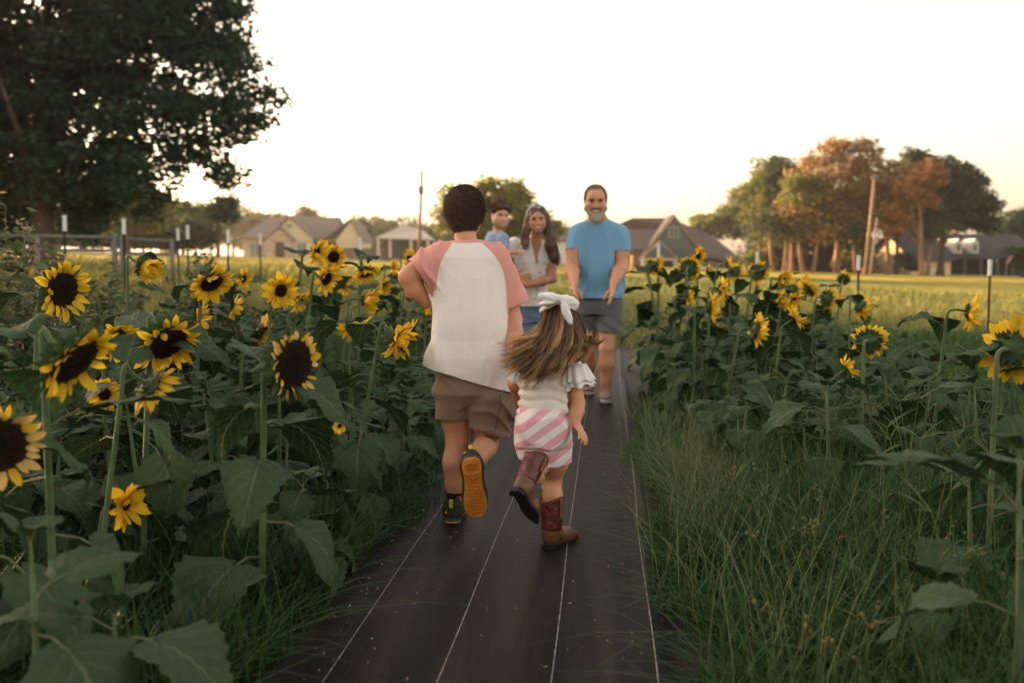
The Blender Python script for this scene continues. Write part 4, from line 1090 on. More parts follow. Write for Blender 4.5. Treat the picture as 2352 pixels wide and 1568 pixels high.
# ---------------------------------------------------------------- running girl
def girl():
    D0 = 3.9
    base = P(1268, 1272, D0); base.z = 0
    t = thing('person', 'small girl in striped shorts and cowboy boots, long brown hair and white bow', 'person', base)
    hd = P(1286, 752, 3.93)
    ls, rs = P(1218, 838, 3.92), P(1313, 842, 3.88)
    rel, rwr = P(1328, 925, 3.84), P(1322, 972, 3.78)
    lel, lwr = P(1185, 880, 4.0), P(1195, 940, 4.12)
    lh, rh = P(1222, 990, 3.86), P(1275, 990, 3.84)
    lkn, lan = P(1236, 1068, 3.82), P(1208, 1120, 3.62)
    rkn, ran = P(1268, 1100, 3.92), P(1266, 1215, 3.88)
    tz = lambda u, v, d, hw, hdp: (P(u, v, d).z, P(u, v, d).x, d, hw, hdp)
    F = frame_of((-.05, 1, -.12))
    H = .185
    B = Body(*bb([hd, ls, rs, rel, rwr, lel, lwr, lkn, lan, rkn, ran], .16), .0045)
    head_shape(B, hd, H, F)
    B.cone(P(1275, 830, 3.9), P(1282, 785, 3.92), .042, .038, .03)
    B.loft([tz(1270, 826, 3.9, .05, .04), tz(1267, 842, 3.9, .10, .05), tz(1262, 880, 3.9, .105, .065), tz(1255, 940, 3.88, .095, .065), tz(1250, 985, 3.86, .1, .075), tz(1250, 1010, 3.86, .09, .07)], .03)
    B.chain([rs, rs.lerp(rel, .5), rel], [.033, .029, .026], .015)
    B.chain([rel, rel.lerp(rwr, .4), rwr], [.026, .027, .018], .012)
    hand(B, rwr, P(1340, 998, 3.72) - rwr, Vector((-.6, .3, -.5)), .115, .7, -1, .1, .004)
    B.chain([ls, lel], [.036, .03], .02); B.chain([lel, lwr], [.03, .022], .02)
    hand(B, lwr, Vector((.2, .5, -.6)), Vector((.9, 0, 0)), .1, .6, 1)
    B.chain([lh, lh.lerp(lkn, .5), lkn], [.058, .048, .038], .02)
    B.chain([lkn, lkn.lerp(lan, .45), lan], [.042, .034, .014], .02)
    B.chain([rh, P(1274, 1060, 3.88), rkn], [.062, .052, .038], .02)
    B.chain([rkn, P(1269, 1140, 3.89), P(1266, 1190, 3.88), ran], [.037, .039, .027, .018], .015)
    add_w('body', B.mesh('body', SKIN), t)
    # top with frilled cap sleeves
    W = cloth('cream ribbed top', (.78, .71, .62), bump=.2)
    S = Body(*bb([P(1190, 820, 3.9), P(1350, 960, 3.9)], .1), .0042)
    S.loft([tz(1272, 818, 3.9, .045, .04), tz(1270, 828, 3.9, .075, .052), tz(1266, 843, 3.9, .115, .065), tz(1262, 880, 3.895, .122, .078), tz(1258, 915, 3.885, .112, .08), tz(1254, 940, 3.875, .107, .083), tz(1252, 985, 3.865, .108, .085)], .02, 2.2)
    S.cone(rs + Vector((-.02, 0, .0)), P(1320, 868, 3.86), .048, .046, .03)
    S.cone(ls + Vector((.02, 0, 0)), P(1207, 862, 3.93), .048, .046, .03)
    S.disp(lambda X, Y, Z: .0035 * np.sin(Z * 165 + X * 22 + 1.5 * np.sin(X * 32)) * np.clip((.80 - Z) / .1, 0, 1) + .0022 * np.sin(X * 90 + Z * 50))
    cuts = [(P(1252, 946, 3.87), (.03, 0, -1), P(1252, 975, 3.87), .16), (P(1321, 866, 3.86), (.1, 0, -1), P(1322, 884, 3.86), .062, (P(1303, 0, 3.86).x, 9)),
            (P(1206, 862, 3.93), (-.2, 0, -1), P(1204, 880, 3.93), .062, (-9, P(1212, 0, 3.93).x))]
    top = solid(add_w('top', S.mesh('top', W, None, cuts), t), .003)
    # frills: rippled bands round each sleeve end
    fr = cloth('white frill', (.82, .76, .70), bump=.1)
    for c0, c1, r0, r1, ax_ in ((P(1318, 838, 3.86), P(1324, 880, 3.85), .048, .068, 1), (P(1322, 862, 3.855), P(1329, 892, 3.845), .046, .062, 1),
                                (P(1210, 846, 3.93), P(1204, 880, 3.93), .048, .062, -1)):
        n = 90; rows = 6; vs = []; fs = []
        ax0 = (c1 - c0).normalized(); e1 = ax0.orthogonal().normalized(); e2 = ax0.cross(e1)
        for r_ in range(rows):
            q = r_ / (rows - 1)
            for i in range(n):
                an = 2 * math.pi * i / n
                rip = (math.sin(an * 13 + math.sin(an * 3) * 1.6) * .007 + math.sin(an * 5) * .004) * q
                rr = r0 + (r1 - r0) * q + rip
                vs.append(tuple(c0.lerp(c1, q) + e1 * math.cos(an) * rr + e2 * math.sin(an) * rr + ax0 * (math.sin(an * 7 + 1) * .006 * q)))
        for r_ in range(rows - 1):
            for i in range(n):
                fs.append((r_ * n + i, r_ * n + (i + 1) % n, (r_ + 1) * n + (i + 1) % n, (r_ + 1) * n + i))
        solid(add_w('frill', mesh('frill', vs, fs, fr, True), top), .0015)
    # striped shorts
    K = cloth('pink striped shorts', (.82, .74, .72), bump=.15)
    nt, N, L, p = nodes(K)
    at = N.new('ShaderNodeAttribute'); at.attribute_name = 'stripe'
    si = N.new('ShaderNodeMath'); si.operation = 'SINE'; L.new(at.outputs['Fac'], si.inputs[0])
    mr = N.new('ShaderNodeMapRange'); mr.inputs[1].default_value = -.12; mr.inputs[2].default_value = .12; L.new(si.outputs[0], mr.inputs[0])
    src = p.inputs['Base Color'].links[0].from_socket
    mx = N.new('ShaderNodeMix'); mx.data_type = 'RGBA'; L.new(mr.outputs[0], mx.inputs[0]); L.new(src, mx.inputs[6]); mx.inputs[7].default_value = (.80, .38, .44, 1)
    L.new(mx.outputs[2], p.inputs['Base Color'])
    Q = Body(*bb([P(1185, 935, 3.86), P(1310, 1085, 3.86)], .1), .0042)
    Q.loft([tz(1250, 936, 3.87, .098, .076), tz(1249, 955, 3.865, .104, .082), tz(1248, 1000, 3.855, .110, .09), tz(1247, 1020, 3.85, .108, .088)], .02)
    Q.cone(P(1222, 1000, 3.86), P(1232, 1075, 3.84), .068, .062, .015)
    Q.cone(P(1270, 1000, 3.85), P(1274, 1095, 3.88), .070, .068, .012)
    Q.ell(P(1226, 985, 3.80), (.055, .055, .06), None, .03); Q.ell(P(1270, 988, 3.79), (.058, .055, .062), None, .03)
    Q.disp(lambda X, Y, Z: .0022 * np.sin(X * 150 + 3 * np.sin(Z * 40)) * np.clip((Z - .5) / .06, 0, 1) + .0025 * np.sin(Z * 60 - X * 60))
    cuts = [(P(1232, 1056, 3.84), (-.1, 0, -1), P(1230, 1085, 3.84), .1, (-9, P(1250, 0, 3.85).x)), (P(1274, 1064, 3.87), (.12, 0, -1), P(1278, 1095, 3.87), .1, (P(1250, 0, 3.85).x, 9))]
    def stripe(pts):
        x, z = pts[:, 0] - P(1250, 0, 3.86).x, pts[:, 2]
        return (z - x * .72) * 92
    sh = solid(add_w('shorts', Q.mesh('shorts', K, {'stripe': stripe}, cuts), t), .003)
    # boots
    red = mat('dark red tooled leather', (.12, .026, .020), .38, .35, 40, .5, 90, .5)
    brn = mat('brown boot leather', (.16, .07, .035), .45, .3, 30, .3, 120, .4)
    sol = mat('boot sole', (.02, .015, .012), .7, .2, 30)
    def boot(M4, lab):
        """local: +y toe, +z up, ankle over y = 0.03"""
        s = bpy.data.objects.new('cowboy_boot', None); C.objects.link(s); s.parent = t; s['label'] = lab
        b = Body((-.06, -.06, -.01), (.06, .19, .1), .0035)
        b.ell((0, .01, .05), (.031, .036, .045), None, .03)
        b.cone((0, .03, .035), (0, .1, .028), .031, .030, .03)
        b.cone((0, .1, .028), (0, .155, .02), .028, .014, .02)
        b.cone((0, .014, .045), (0, .012, .09), .034, .036, .02)
        b.D = np.maximum(b.D, (.012 - (b.lo[2] + b.vox * np.arange(b.n[2], dtype=np.float32)))[None, None, :])
        add('foot', b.mesh('foot', brn), s)
        n = 36; vs = []; fs = []; rows = 12
        for r_ in range(rows):
            q = r_ / (rows - 1)
            for i in range(n):
                an = 2 * math.pi * i / n
                scal = (.022 * math.cos(2 * an) ** 2 * (1 if True else 0))   # dips front and back
                zt = .178 + .02 * abs(math.cos(an)) ** 1.5
                z = .068 + (zt - .068) * q
                rr = .0385 + .008 * q + (.0015 * math.sin(an * 6 + q * 9) if .1 < q < .9 else 0)
                vs.append((math.cos(an) * rr, .012 + math.sin(an) * rr * 1.02, z))
        for r_ in range(rows - 1):
            for i in range(n):
                fs.append((r_ * n + i, r_ * n + (i + 1) % n, (r_ + 1) * n + (i + 1) % n, (r_ + 1) * n + i))
        o = add('shaft', mesh('shaft', vs, fs, red, True), s); solid(o, .004)
        mb = MB()   # piping at the rim and the side strap
        rim = [Vector(vs[(rows - 1) * n + i % n]) for i in range(n + 1)]
        mb.tube(rim, .0028, 5, 0, False)
        mb.box(.0455, .0485, .004, .02, .12, .2); mb.box(-.0485, -.0455, .004, .02, .12, .2)
        for sg in (-1, 1):
            for k in range(3):
                pts = []
                for i in range(9):
                    q = i / 8; an = -math.pi / 2 + sg * (.12 + .22 * (k + 1) * math.sin(q * math.pi)) 
                    rr = .0405 + .0065 * q
                    pts.append((math.cos(an) * rr, .012 + math.sin(an) * rr * 1.02, .085 + .07 * q))
                mb.tube(pts, .0009, 4)
        add('stitching', mb.me('stitching', mat('boot stitching', (.22, .07, .05), .5)), s)
        oy = np.array([-.03, -.02, 0, .03, .06, .09, .12, .15, .172]); ow = np.array([.014, .026, .03, .026, .025, .032, .031, .02, .006])
        def slab(z0, z1, ys, m, nm):
            k = [i for i, y in enumerate(oy) if ys[0] <= y <= ys[1]]
            pr = [(ow[i], oy[i]) for i in k] + [(-ow[i], oy[i]) for i in reversed(k)]
            nn = len(pr); v = [(x, y, z0) for x, y in pr] + [(x, y, z1) for x, y in pr]
            f = [tuple(reversed(range(nn))), tuple(range(nn, 2 * nn))] + [(i, (i + 1) % nn, nn + (i + 1) % nn, nn + i) for i in range(nn)]
            add(nm, mesh(nm, v, f, m), s)
        slab(.004, .0135, (-.03, .18), sol, 'sole'); slab(-.008, .004, (-.03, .025), sol, 'heel')
        s.matrix_basis = Matrix.Translation(-t.location) @ M4
    q = P(1262, 1272, 3.9)
    boot(Matrix.Translation((q.x, q.y - .02, .0115)) @ Matrix.Rotation(R(-42), 4, 'Z') @ Matrix.Scale(1.04, 4), 'boot planted on the path with its toe pointing right')
    toe = (P(1219, 1192, 3.62) - P(1187, 1140, 3.56)).normalized()
    up = (P(1238, 1062, 3.74) - P(1196, 1145, 3.6)).normalized(); up = (up - toe * up.dot(toe)).normalized()
    M4 = Matrix.Translation(P(1189, 1135, 3.6)) @ Matrix((toe.cross(up), toe, up)).transposed().to_4x4()
    boot(M4 @ Matrix.Scale(1.0, 4), 'lifted boot kicked back with its dark sole showing')
    # hair
    hm = hair_mat('girl brown hair', (.055, .022, .012), (.72, .42, .19), .45)
    HB = Body(*bb([hd, P(1170, 860, 3.75), P(1360, 830, 3.8)], .1), .0045)
    T = lambda x, y, z: hd + F @ Vector((x * H, y * H, z * H))
    HB.ell(T(0, -.05, .1), (.385 * H, .46 * H, .42 * H), F, .01)
    HB.ell(T(-.02, -.1, -.25), (.37 * H, .40 * H, .42 * H), F, .04)
    HB.chain([P(1283, 780, 3.84), P(1262, 815, 3.79), P(1228, 838, 3.76), P(1200, 845, 3.77)], [.05, .048, .036, .016], .05)
    HB.chain([P(1305, 780, 3.86), P(1315, 810, 3.83), P(1290, 832, 3.78)], [.035, .03, .02], .05)
    HB.disp(lambda X, Y, Z: .003 * np.sin((X * .7 - Z) * 160 + 3 * np.sin(X * 40)))
    hair = add_w('hair', HB.mesh('hair', hm, {'tone': lambda p: np.full(len(p), .08)}), t)
    ctrl = {  # parameter: image path of a lock with depth, root to tip
        0.00: [(1250, 712, 3.87), (1243, 745, 3.81), (1225, 772, 3.76), (1192, 792, 3.76), (1158, 806, 3.80)],
        0.15: [(1262, 705, 3.85), (1255, 745, 3.79), (1235, 790, 3.74), (1200, 818, 3.73), (1162, 842, 3.77)],
        0.30: [(1275, 700, 3.84), (1268, 750, 3.77), (1250, 800, 3.73), (1215, 838, 3.71), (1178, 868, 3.75)],
        0.45: [(1286, 698, 3.84), (1280, 755, 3.76), (1262, 805, 3.72), (1240, 840, 3.71), (1205, 872, 3.74)],
        0.60: [(1296, 702, 3.84), (1296, 755, 3.77), (1285, 800, 3.73), (1262, 835, 3.72), (1228, 862, 3.74)],
        0.75: [(1308, 708, 3.86), (1316, 755, 3.79), (1310, 795, 3.75), (1288, 822, 3.74), (1258, 838, 3.74)],
        0.88: [(1318, 718, 3.88), (1330, 760, 3.83), (1334, 790, 3.78), (1318, 815, 3.76), (1290, 826, 3.76)],
        1.00: [(1322, 725, 3.9), (1336, 765, 3.85), (1344, 790, 3.82), (1350, 782, 3.8), (1362, 772, 3.82)]}
    ks = sorted(ctrl); G_ = np.array([[tuple(P(*c)) for c in ctrl[k]] for k in ks])
    def locks(n, K=12, wisp=0, jit=.012):
        q = rng.uniform(0, 1, n)
        i = np.clip(np.searchsorted(ks, q) - 1, 0, len(ks) - 2)
        k_ = np.array(ks); f = ((q - k_[i]) / (k_[i + 1] - k_[i]))[:, None, None]
        cp = G_[i] * (1 - f) + G_[i + 1] * f          # (n,5,3)
        offs = rng.normal(size=(n, 1, 3)) * jit
        w = np.array([.3, .5, 1, 1.4, 2.2])[None, :, None]
        cp = cp + offs * w + rng.normal(size=cp.shape) * .0055 * w
        cut = rng.uniform(.62, 1.0, n)
        tt = np.linspace(0, 1, K)[None, :] * cut[:, None] * 4
        i0 = np.clip(np.floor(tt).astype(int), 0, 3); fr_ = tt - i0
        def gp(ix): return np.take_along_axis(cp, np.clip(ix, 0, 4)[:, :, None], 1)
        p0, p1, p2, p3 = gp(i0 - 1), gp(i0), gp(i0 + 1), gp(i0 + 2)
        fr_ = fr_[:, :, None]
        out = .5 * ((2 * p1) + (-p0 + p2) * fr_ + (2 * p0 - 5 * p1 + 4 * p2 - p3) * fr_ ** 2 + (-p0 + 3 * p1 - 3 * p2 + p3) * fr_ ** 3)
        ph = rng.uniform(0, 6, (n, 1, 1)); out += np.sin(np.linspace(0, 6, K)[None, :, None] * rng.uniform(.7, 1.4, (n, 1, 1)) + ph) * .007 * rng.normal(size=(n, 1, 3)) * np.linspace(0, 1, K)[None, :, None]
        return out
    A = locks(3600, 14, 0, .010); big = locks(130, 14, 0, .016)
    # gather strands into bundles
    big2 = []
    for b_ in big:
        m_ = 26
        sp = rng.normal(size=(m_, 1, 3)) * .0045 * np.linspace(.4, 1.1, 14)[None, :, None]
        big2.append(b_[None] + sp + rng.normal(size=(m_, 1, 3)) * .002)
    big2 = np.concatenate(big2)
    tb = np.repeat(rng.uniform(0, 1, len(big)) ** 1.3, 26) + rng.normal(size=len(big2)) * .1
    allp = np.concatenate([A, big2]); tone = np.clip(np.concatenate([rng.uniform(0, 1, len(A)) ** 1.8 * .8, tb]), 0, 1)
    add_w('hair_strand_layer', strand_mesh('hair_strand_layer', allp, rng.uniform(.0005, .0011, len(allp)), tone, hm, .85), hair)
    # curled end locks at the right
    mb = MB()
    for k in range(16):
        a = P(1330 + random.uniform(-6, 6), 800 + random.uniform(-10, 10), 3.81); b2 = P(1346 + random.uniform(-4, 4), 780 + random.uniform(-8, 8), 3.8); c2 = P(1356 + random.uniform(-10, 8), 765 + random.uniform(-10, 14), 3.81)
        mb.tube([a, a.lerp(b2, .5) + Vector((.004, 0, .003)), b2, c2], [.003, .0028, .0022, .0006], 5)
    me = mb.me('curled_locks', hm, True); me.attributes.new('tone', 'FLOAT', 'POINT').data.foreach_set('value', [.85] * len(me.vertices))
    add_w('curled_locks', me, hair)
    # bow
    wht = cloth('white bow cloth', (.85, .81, .77), bump=.15)
    K0 = P(1286, 694, 3.83)
    BB = Body(*bb([P(1230, 660, 3.8), P(1335, 755, 3.8)], .06), .0035)
    dwn = lambda u, v, d=3.79: P(u, v, d)
    ry = lambda a: Matrix.Rotation(R(a), 3, 'Y')
    BB.ell(K0 + Vector((0, -.012, 0)), (.013, .016, .014), None, .006)
    BB.ell(P(1262, 682, 3.80), (.046, .020, .019), ry(6), .012)
    BB.ell(P(1258, 695, 3.80), (.036, .018, .013), ry(-14), .006)
    BB.chain([P(1280, 692, 3.81), P(1258, 702, 3.83), P(1243, 713, 3.87), P(1237, 726, 3.92)], [.010, .011, .010, .008], .008)
    BB.ell(P(1305, 690, 3.80), (.042, .018, .020), ry(16), .010)
    BB.ell(P(1318, 701, 3.80), (.020, .012, .017), ry(30), .010)
    BB.ell(P(1301, 718, 3.785), (.018, .011, .046), ry(-20), .008)
    BB.ell(P(1309, 741, 3.785), (.009, .008, .014), ry(-30), .010)
    BB.disp(lambda X, Y, Z: -.003 * ((1 - np.abs(np.sin(np.arctan2(Z - K0.z + .002, X - K0.x) * 7))) ** 2 - .3))
    add_w('hair_bow', BB.mesh('hair_bow', wht), t)
    return t

# ---------------------------------------------------------------- faces
def face_parts(t, c, H, F, brow_m, smile=1, parent_lip=LIP, teeth=True, eye_open=1):
    T = lambda x, y, z: c + F @ Vector((x * H, y * H, z * H))
    for sx in (-1, 1):
        mb = Body(*bb([T(sx * .14, .38, .03)], .03), .0018)
        mb.ell(T(sx * .14, .335, .02), (.058 * H, .05 * H, .024 * H * eye_open), F, 0)
        e = add_w('eye', mb.mesh('eye', EYE), t)
        mb = Body(*bb([T(sx * .14, .38, .03)], .03), .0015)
        mb.ell(T(sx * .14, .365, .02), (.026 * H, .025 * H, .022 * H), F, 0)
        add_w('iris', mb.mesh('iris', IRIS), e)
        m2 = MB(); m2.tube([T(sx * .07, .385, .10), T(sx * .14, .40, .125), T(sx * .22, .35, .10)], [.012 * H, .02 * H, .008 * H], 6)
        add_w('eyebrow', m2.me('eyebrow', brow_m, True), t)
        m2 = MB(); m2.tube([T(sx * .08, .375, .04), T(sx * .14, .392, .058), T(sx * .205, .355, .042)], [.006 * H, .010 * H, .006 * H], 5)
        add_w('eyelashes', m2.me('eyelashes', IRIS, True), t)
    w = .13 if smile else .07; up = .05 * smile
    m2 = MB(); pu = [T(x * w, .408 - .06 * x * x, -.235 + up * x * x + .012 * (1 - abs(x))) for x in (-1, -.6, -.2, .2, .6, 1)]
    m2.tube(pu, [.006 * H, .016 * H, .02 * H, .02 * H, .016 * H, .006 * H], 6)
    pl = [T(x * w, .405 - .06 * x * x, -.30 + (.065 + up) * x * x) for x in (-1, -.6, -.2, .2, .6, 1)] if smile else [T(x * w, .42 - .06 * x * x, -.27 + .03 * x * x) for x in (-1, -.6, -.2, .2, .6, 1)]
    m2.tube(pl, [.006 * H, .018 * H, .024 * H, .024 * H, .018 * H, .006 * H], 6)
    add_w('lips', m2.me('lips', parent_lip, True), t)
    if teeth:
        m2 = MB()
        for x0, x1 in zip((-1, -.6, -.2, .2, .6), (-.6, -.2, .2, .6, 1)):
            def q(x, z): return T(x * w * .92, .413 - .06 * x * x, z + up * x * x)
            m2.face([q(x0, -.285 + .045 * x0 * x0), q(x1, -.285 + .045 * x1 * x1), q(x1, -.235), q(x0, -.235)])
        o = add_w('teeth', m2.me('teeth', TEETH), t); solid(o, .003)

# ---------------------------------------------------------------- bearded man
def man():
    D0 = 8.15
    base = P(1380, 930, D0); base.z = G(base.x, base.y)
    t = thing('person', 'bearded man in a light blue tee and grey shorts holding out both hands', 'person', base)
    hd = P(1368, 463, 8.0)
    ls, rs = P(1326, 541, 8.12), P(1425, 542, 8.12)
    lel, lwr = P(1313, 612, 8.05), P(1319, 648, 7.78)
    rel, rwr = P(1428, 612, 8.05), P(1409, 650, 7.78)
    lh, rh = P(1352, 700, 8.2), P(1398, 700, 8.2)
    lkn, lan = P(1350, 800, 8.35), P(1352, 890, 8.62)
    rkn, ran = P(1394, 800, 8.1), P(1391, 905, 8.12)
    tz = lambda u, v, d, hw, hdp: (P(u, v, d).z, P(u, v, d).x, d, hw, hdp)
    F = frame_of((-.05, -1, -.16))
    H = .245
    B = Body(*bb([hd, ls, rs, lel, rel, lwr, rwr, lan, ran, P(1390, 940, 8.1)], .22), .0062)
    head_shape(B, hd, H, F, 1.1)
    B.cone(P(1372, 520, 8.12), P(1370, 485, 8.04), .068, .066, .04)
    B.loft([tz(1373, 500, 8.12, .07, .06), tz(1374, 514, 8.13, .16, .08), tz(1375, 530, 8.14, .2, .1), tz(1376, 600, 8.15, .18, .12), tz(1376, 680, 8.18, .165, .12), tz(1376, 715, 8.2, .16, .12)], .05)
    for a_, b_, c_ in ((ls, lel, lwr), (rs, rel, rwr)):
        B.chain([a_, a_.lerp(b_, .5), b_], [.07, .062, .052], .03)
        B.chain([b_, b_.lerp(c_, .35), c_], [.052, .053, .033], .02)
    hand(B, lwr, Vector((.03, -.5, -.62)), Vector((.85, -.1, .2)), .2, .3, 1, .16, .007)
    hand(B, rwr, Vector((-.10, -.45, -.62)), Vector((-.85, -.1, .2)), .2, .3, -1, .16, .007)
    B.chain([lh, lh.lerp(lkn, .5), lkn], [.085, .072, .06], .03)
    B.chain([lkn, lkn.lerp(lan, .35), lkn.lerp(lan, .7), lan], [.062, .066, .046, .038], .02)
    B.chain([rh, rh.lerp(rkn, .5), rkn], [.085, .072, .06], .03)
    B.chain([rkn, rkn.lerp(ran, .35), rkn.lerp(ran, .7), ran], [.062, .066, .046, .038], .02)
    B.cone(ran, P(1392, 925, 8.05), .036, .035, .01)
    B.cone(lan, P(1353, 902, 8.56), .036, .035, .01)
    add_w('body', B.mesh('body', SKIN), t)
    W = cloth('light blue jersey', (.19, .39, .58), var=.05)
    S = Body(*bb([ls, rs, P(1375, 690, 8.15)], .2), .006)
    S.loft([tz(1373, 505, 8.12, .085, .08), tz(1373, 512, 8.12, .14, .09), tz(1374, 522, 8.13, .19, .11), tz(1375, 548, 8.14, .215, .125), tz(1376, 600, 8.15, .2, .14), tz(1377, 640, 8.16, .195, .14), tz(1377, 700, 8.18, .205, .145)], .03, 2.3)
    S.cone(ls + Vector((.01, 0, 0)), P(1315, 590, 8.08), .08, .074, .06)
    S.cone(rs + Vector((-.01, 0, 0)), P(1430, 594, 8.08), .08, .074, .06)
    cx = P(1376, 0, 8.15).x
    S.disp(lambda X, Y, Z: -.014 * ((1 - np.abs(np.sin(np.abs(X - cx) * 24 + (Z - 1.0) * 7 + 1.0 * np.sin(Z * 8)))) ** 2 - .3) * np.clip((1.5 - Z) * 4, 0, 1) + .006 * np.sin(Z * 60 + 2 * np.cos((X - cx) * 10)) * np.clip((.98 - Z) * 6, 0, 1))
    cuts = [(P(1377, 684, 8.18), (0, 0, -1), P(1377, 700, 8.18), .27), (P(1315, 573, 8.08), (0, -.1, -1), P(1314, 596, 8.08), .12, (-9, P(1331, 0, 8.08).x), .09),
            (P(1430, 577, 8.08), (0, -.1, -1), P(1430, 600, 8.08), .12, (P(1414, 0, 8.08).x, 9), .09), (P(1371, 505, 8.05), (0, -.6, 1), P(1371, 500, 8.1), .10)]
    solid(add_w('tee_shirt', S.mesh('tee_shirt', W, None, cuts), t), .003)
    K = cloth('grey shorts cloth', (.14, .14, .145))
    Q = Body(*bb([P(1330, 670, 8.2), P(1425, 790, 8.2)], .15), .006)
    Q.loft([tz(1377, 672, 8.18, .175, .125), tz(1377, 705, 8.19, .185, .135), tz(1377, 720, 8.2, .185, .135)], .03)
    Q.cone(P(1353, 700, 8.22), P(1349, 790, 8.33), .11, .105, .02)
    Q.cone(P(1401, 700, 8.19), P(1397, 790, 8.14), .11, .105, .02)
    Q.disp(lambda X, Y, Z: .004 * np.sin(X * 50 + Z * 40 + 2 * np.sin(Z * 20)))
    cuts = [(P(1350, 760, 8.26), (0, 0, -1), P(1349, 792, 8.3), .2), (P(1399, 760, 8.26), (0, 0, -1), P(1399, 792, 8.2), .2)]
    solid(add_w('shorts', Q.mesh('shorts', K, None, cuts), t), .004)
    # hair and beard
    T = lambda x, y, z: hd + F @ Vector((x * H, y * H, z * H))
    hm = hair_mat('cropped greying brown hair', (.27, .19, .13), (.45, .35, .27), .75)
    HB = Body(*bb([hd], .2), .005)
    HB.ell(T(0, -.1, .15), (.36 * H, .41 * H, .385 * H), F, .01)
    HB.ell(T(0, .5, -.02), (.30 * H, .30 * H, .36 * H), F, .02, True)
    hair = add_w('hair', HB.mesh('hair', hm, {'tone': lambda p: np.full(len(p), .3)}), t)
    keep = lambda d: (d[:, 2] > -.35) & ~((d[:, 1] > .45) & (d[:, 2] < .72))
    ps = hair_cap(hd, H, F, 3000, keep, .014, lambda d: np.stack([d[:, 0] * .3, d[:, 1] * .3, np.full(len(d), .2)], 1), .001, .3, (.355, .42, .395), (0, -.06, .13))
    add_w('hair_strand_layer', strand_mesh('hair_strand_layer', ps, np.full(len(ps), .0014), rng.uniform(0, 1, len(ps)), hm), hair)
    bm = hair_mat('grey white beard hair', (.20, .13, .09), (.54, .47, .40), .8)
    bm2 = hair_mat('brown grey moustache', (.14, .085, .055), (.3, .22, .16), .7)
    BD = Body(*bb([T(0, .3, -.3)], .14), .0042)
    BD.ell(T(0, .20, -.38), (.235 * H, .185 * H, .17 * H), F, .02)
    BD.ell(T(0, .25, -.53), (.15 * H, .12 * H, .14 * H), F, .04)
    for sx in (-1, 1):
        BD.chain([T(sx * .31, .05, -.06), T(sx * .27, .14, -.22), T(sx * .16, .25, -.34)], [.008, .020, .028], .03)
    BD.ell(T(0, .43, -.255), (.115 * H, .09 * H, .055 * H), F, .01, True)
    BD.disp(lambda X, Y, Z: .0018 * np.sin(X * 300 + 4 * np.sin(Z * 120)))
    bd = add_w('beard', BD.mesh('beard', bm, {'tone': lambda p: np.clip((T(0, 0, -.20).z - p[:, 2]) / .075, 0, 1)}), t)
    m2 = MB()
    for sx in (-1, 1):
        m2.tube([T(0, .42, -.185), T(sx * .08, .405, -.19), T(sx * .16, .36, -.225), T(sx * .19, .31, -.32)], [.026 * H, .036 * H, .036 * H, .03 * H], 7)
    me = m2.me('moustache', bm2, True); me.attributes.new('tone', 'FLOAT', 'POINT').data.foreach_set('value', [.4] * len(me.vertices))
    add_w('moustache', me, t)
    face_parts(t, hd, H, F, mat('man eyebrows', (.1, .06, .04), .8), 1, eye_open=.6)
    shoes(t, [(P(1352, 905, 8.55), -.04), (P(1391, 936, 8.1), .0)], mat('taupe running shoe', (.3, .2, .17), .7, .2, 60), mat('pale shoe sole', (.5, .45, .42), .6))
    return t

def shoes(t, where, um, sm, s=1.0):
    for p_, tw in where:
        z0 = G(p_.x, p_.y) + .012
        b = Body((-.075, -.26, 0), (.075, .09, .13), .005)
        b.ell((0, .01, .05), (.042, .055, .055), None, .03)
        b.cone((0, -.02, .045), (0, -.15, .036), .045, .043, .04)
        b.ell((0, -.17, .036), (.046, .07, .036), None, .03)
        b.cone((0, .015, .06), (0, .02, .1), .042, .04, .02)
        b.D = np.maximum(b.D, (.016 - (b.lo[2] + b.vox * np.arange(b.n[2], dtype=np.float32)))[None, None, :])
        me = b.mesh('shoe', um)
        M4 = Matrix.Translation((p_.x, p_.y + .12, z0)) @ Matrix.Rotation(tw, 4, 'Z') @ Matrix.Scale(s, 4)
        me.transform(M4)
        o = add_w('shoe', me, t)
        oy = np.array([.07, .05, .0, -.06, -.12, -.17, -.21, -.245]); ow = np.array([.02, .038, .045, .042, .046, .052, .046, .02])
        pr = [(w, y) for w, y in zip(ow, oy)] + [(-w, y) for w, y in zip(ow[::-1], oy[::-1])]
        n = len(pr); v = [(x, y, 0) for x, y in pr] + [(x, y, .022) for x, y in pr]
        f = [tuple(range(n)), tuple(reversed(range(n, 2 * n)))] + [(i, n + i, n + (i + 1) % n, (i + 1) % n) for i in range(n)]
        me = mesh('sole', v, f, sm); me.transform(M4)
        so = add_w('sole', me, o)

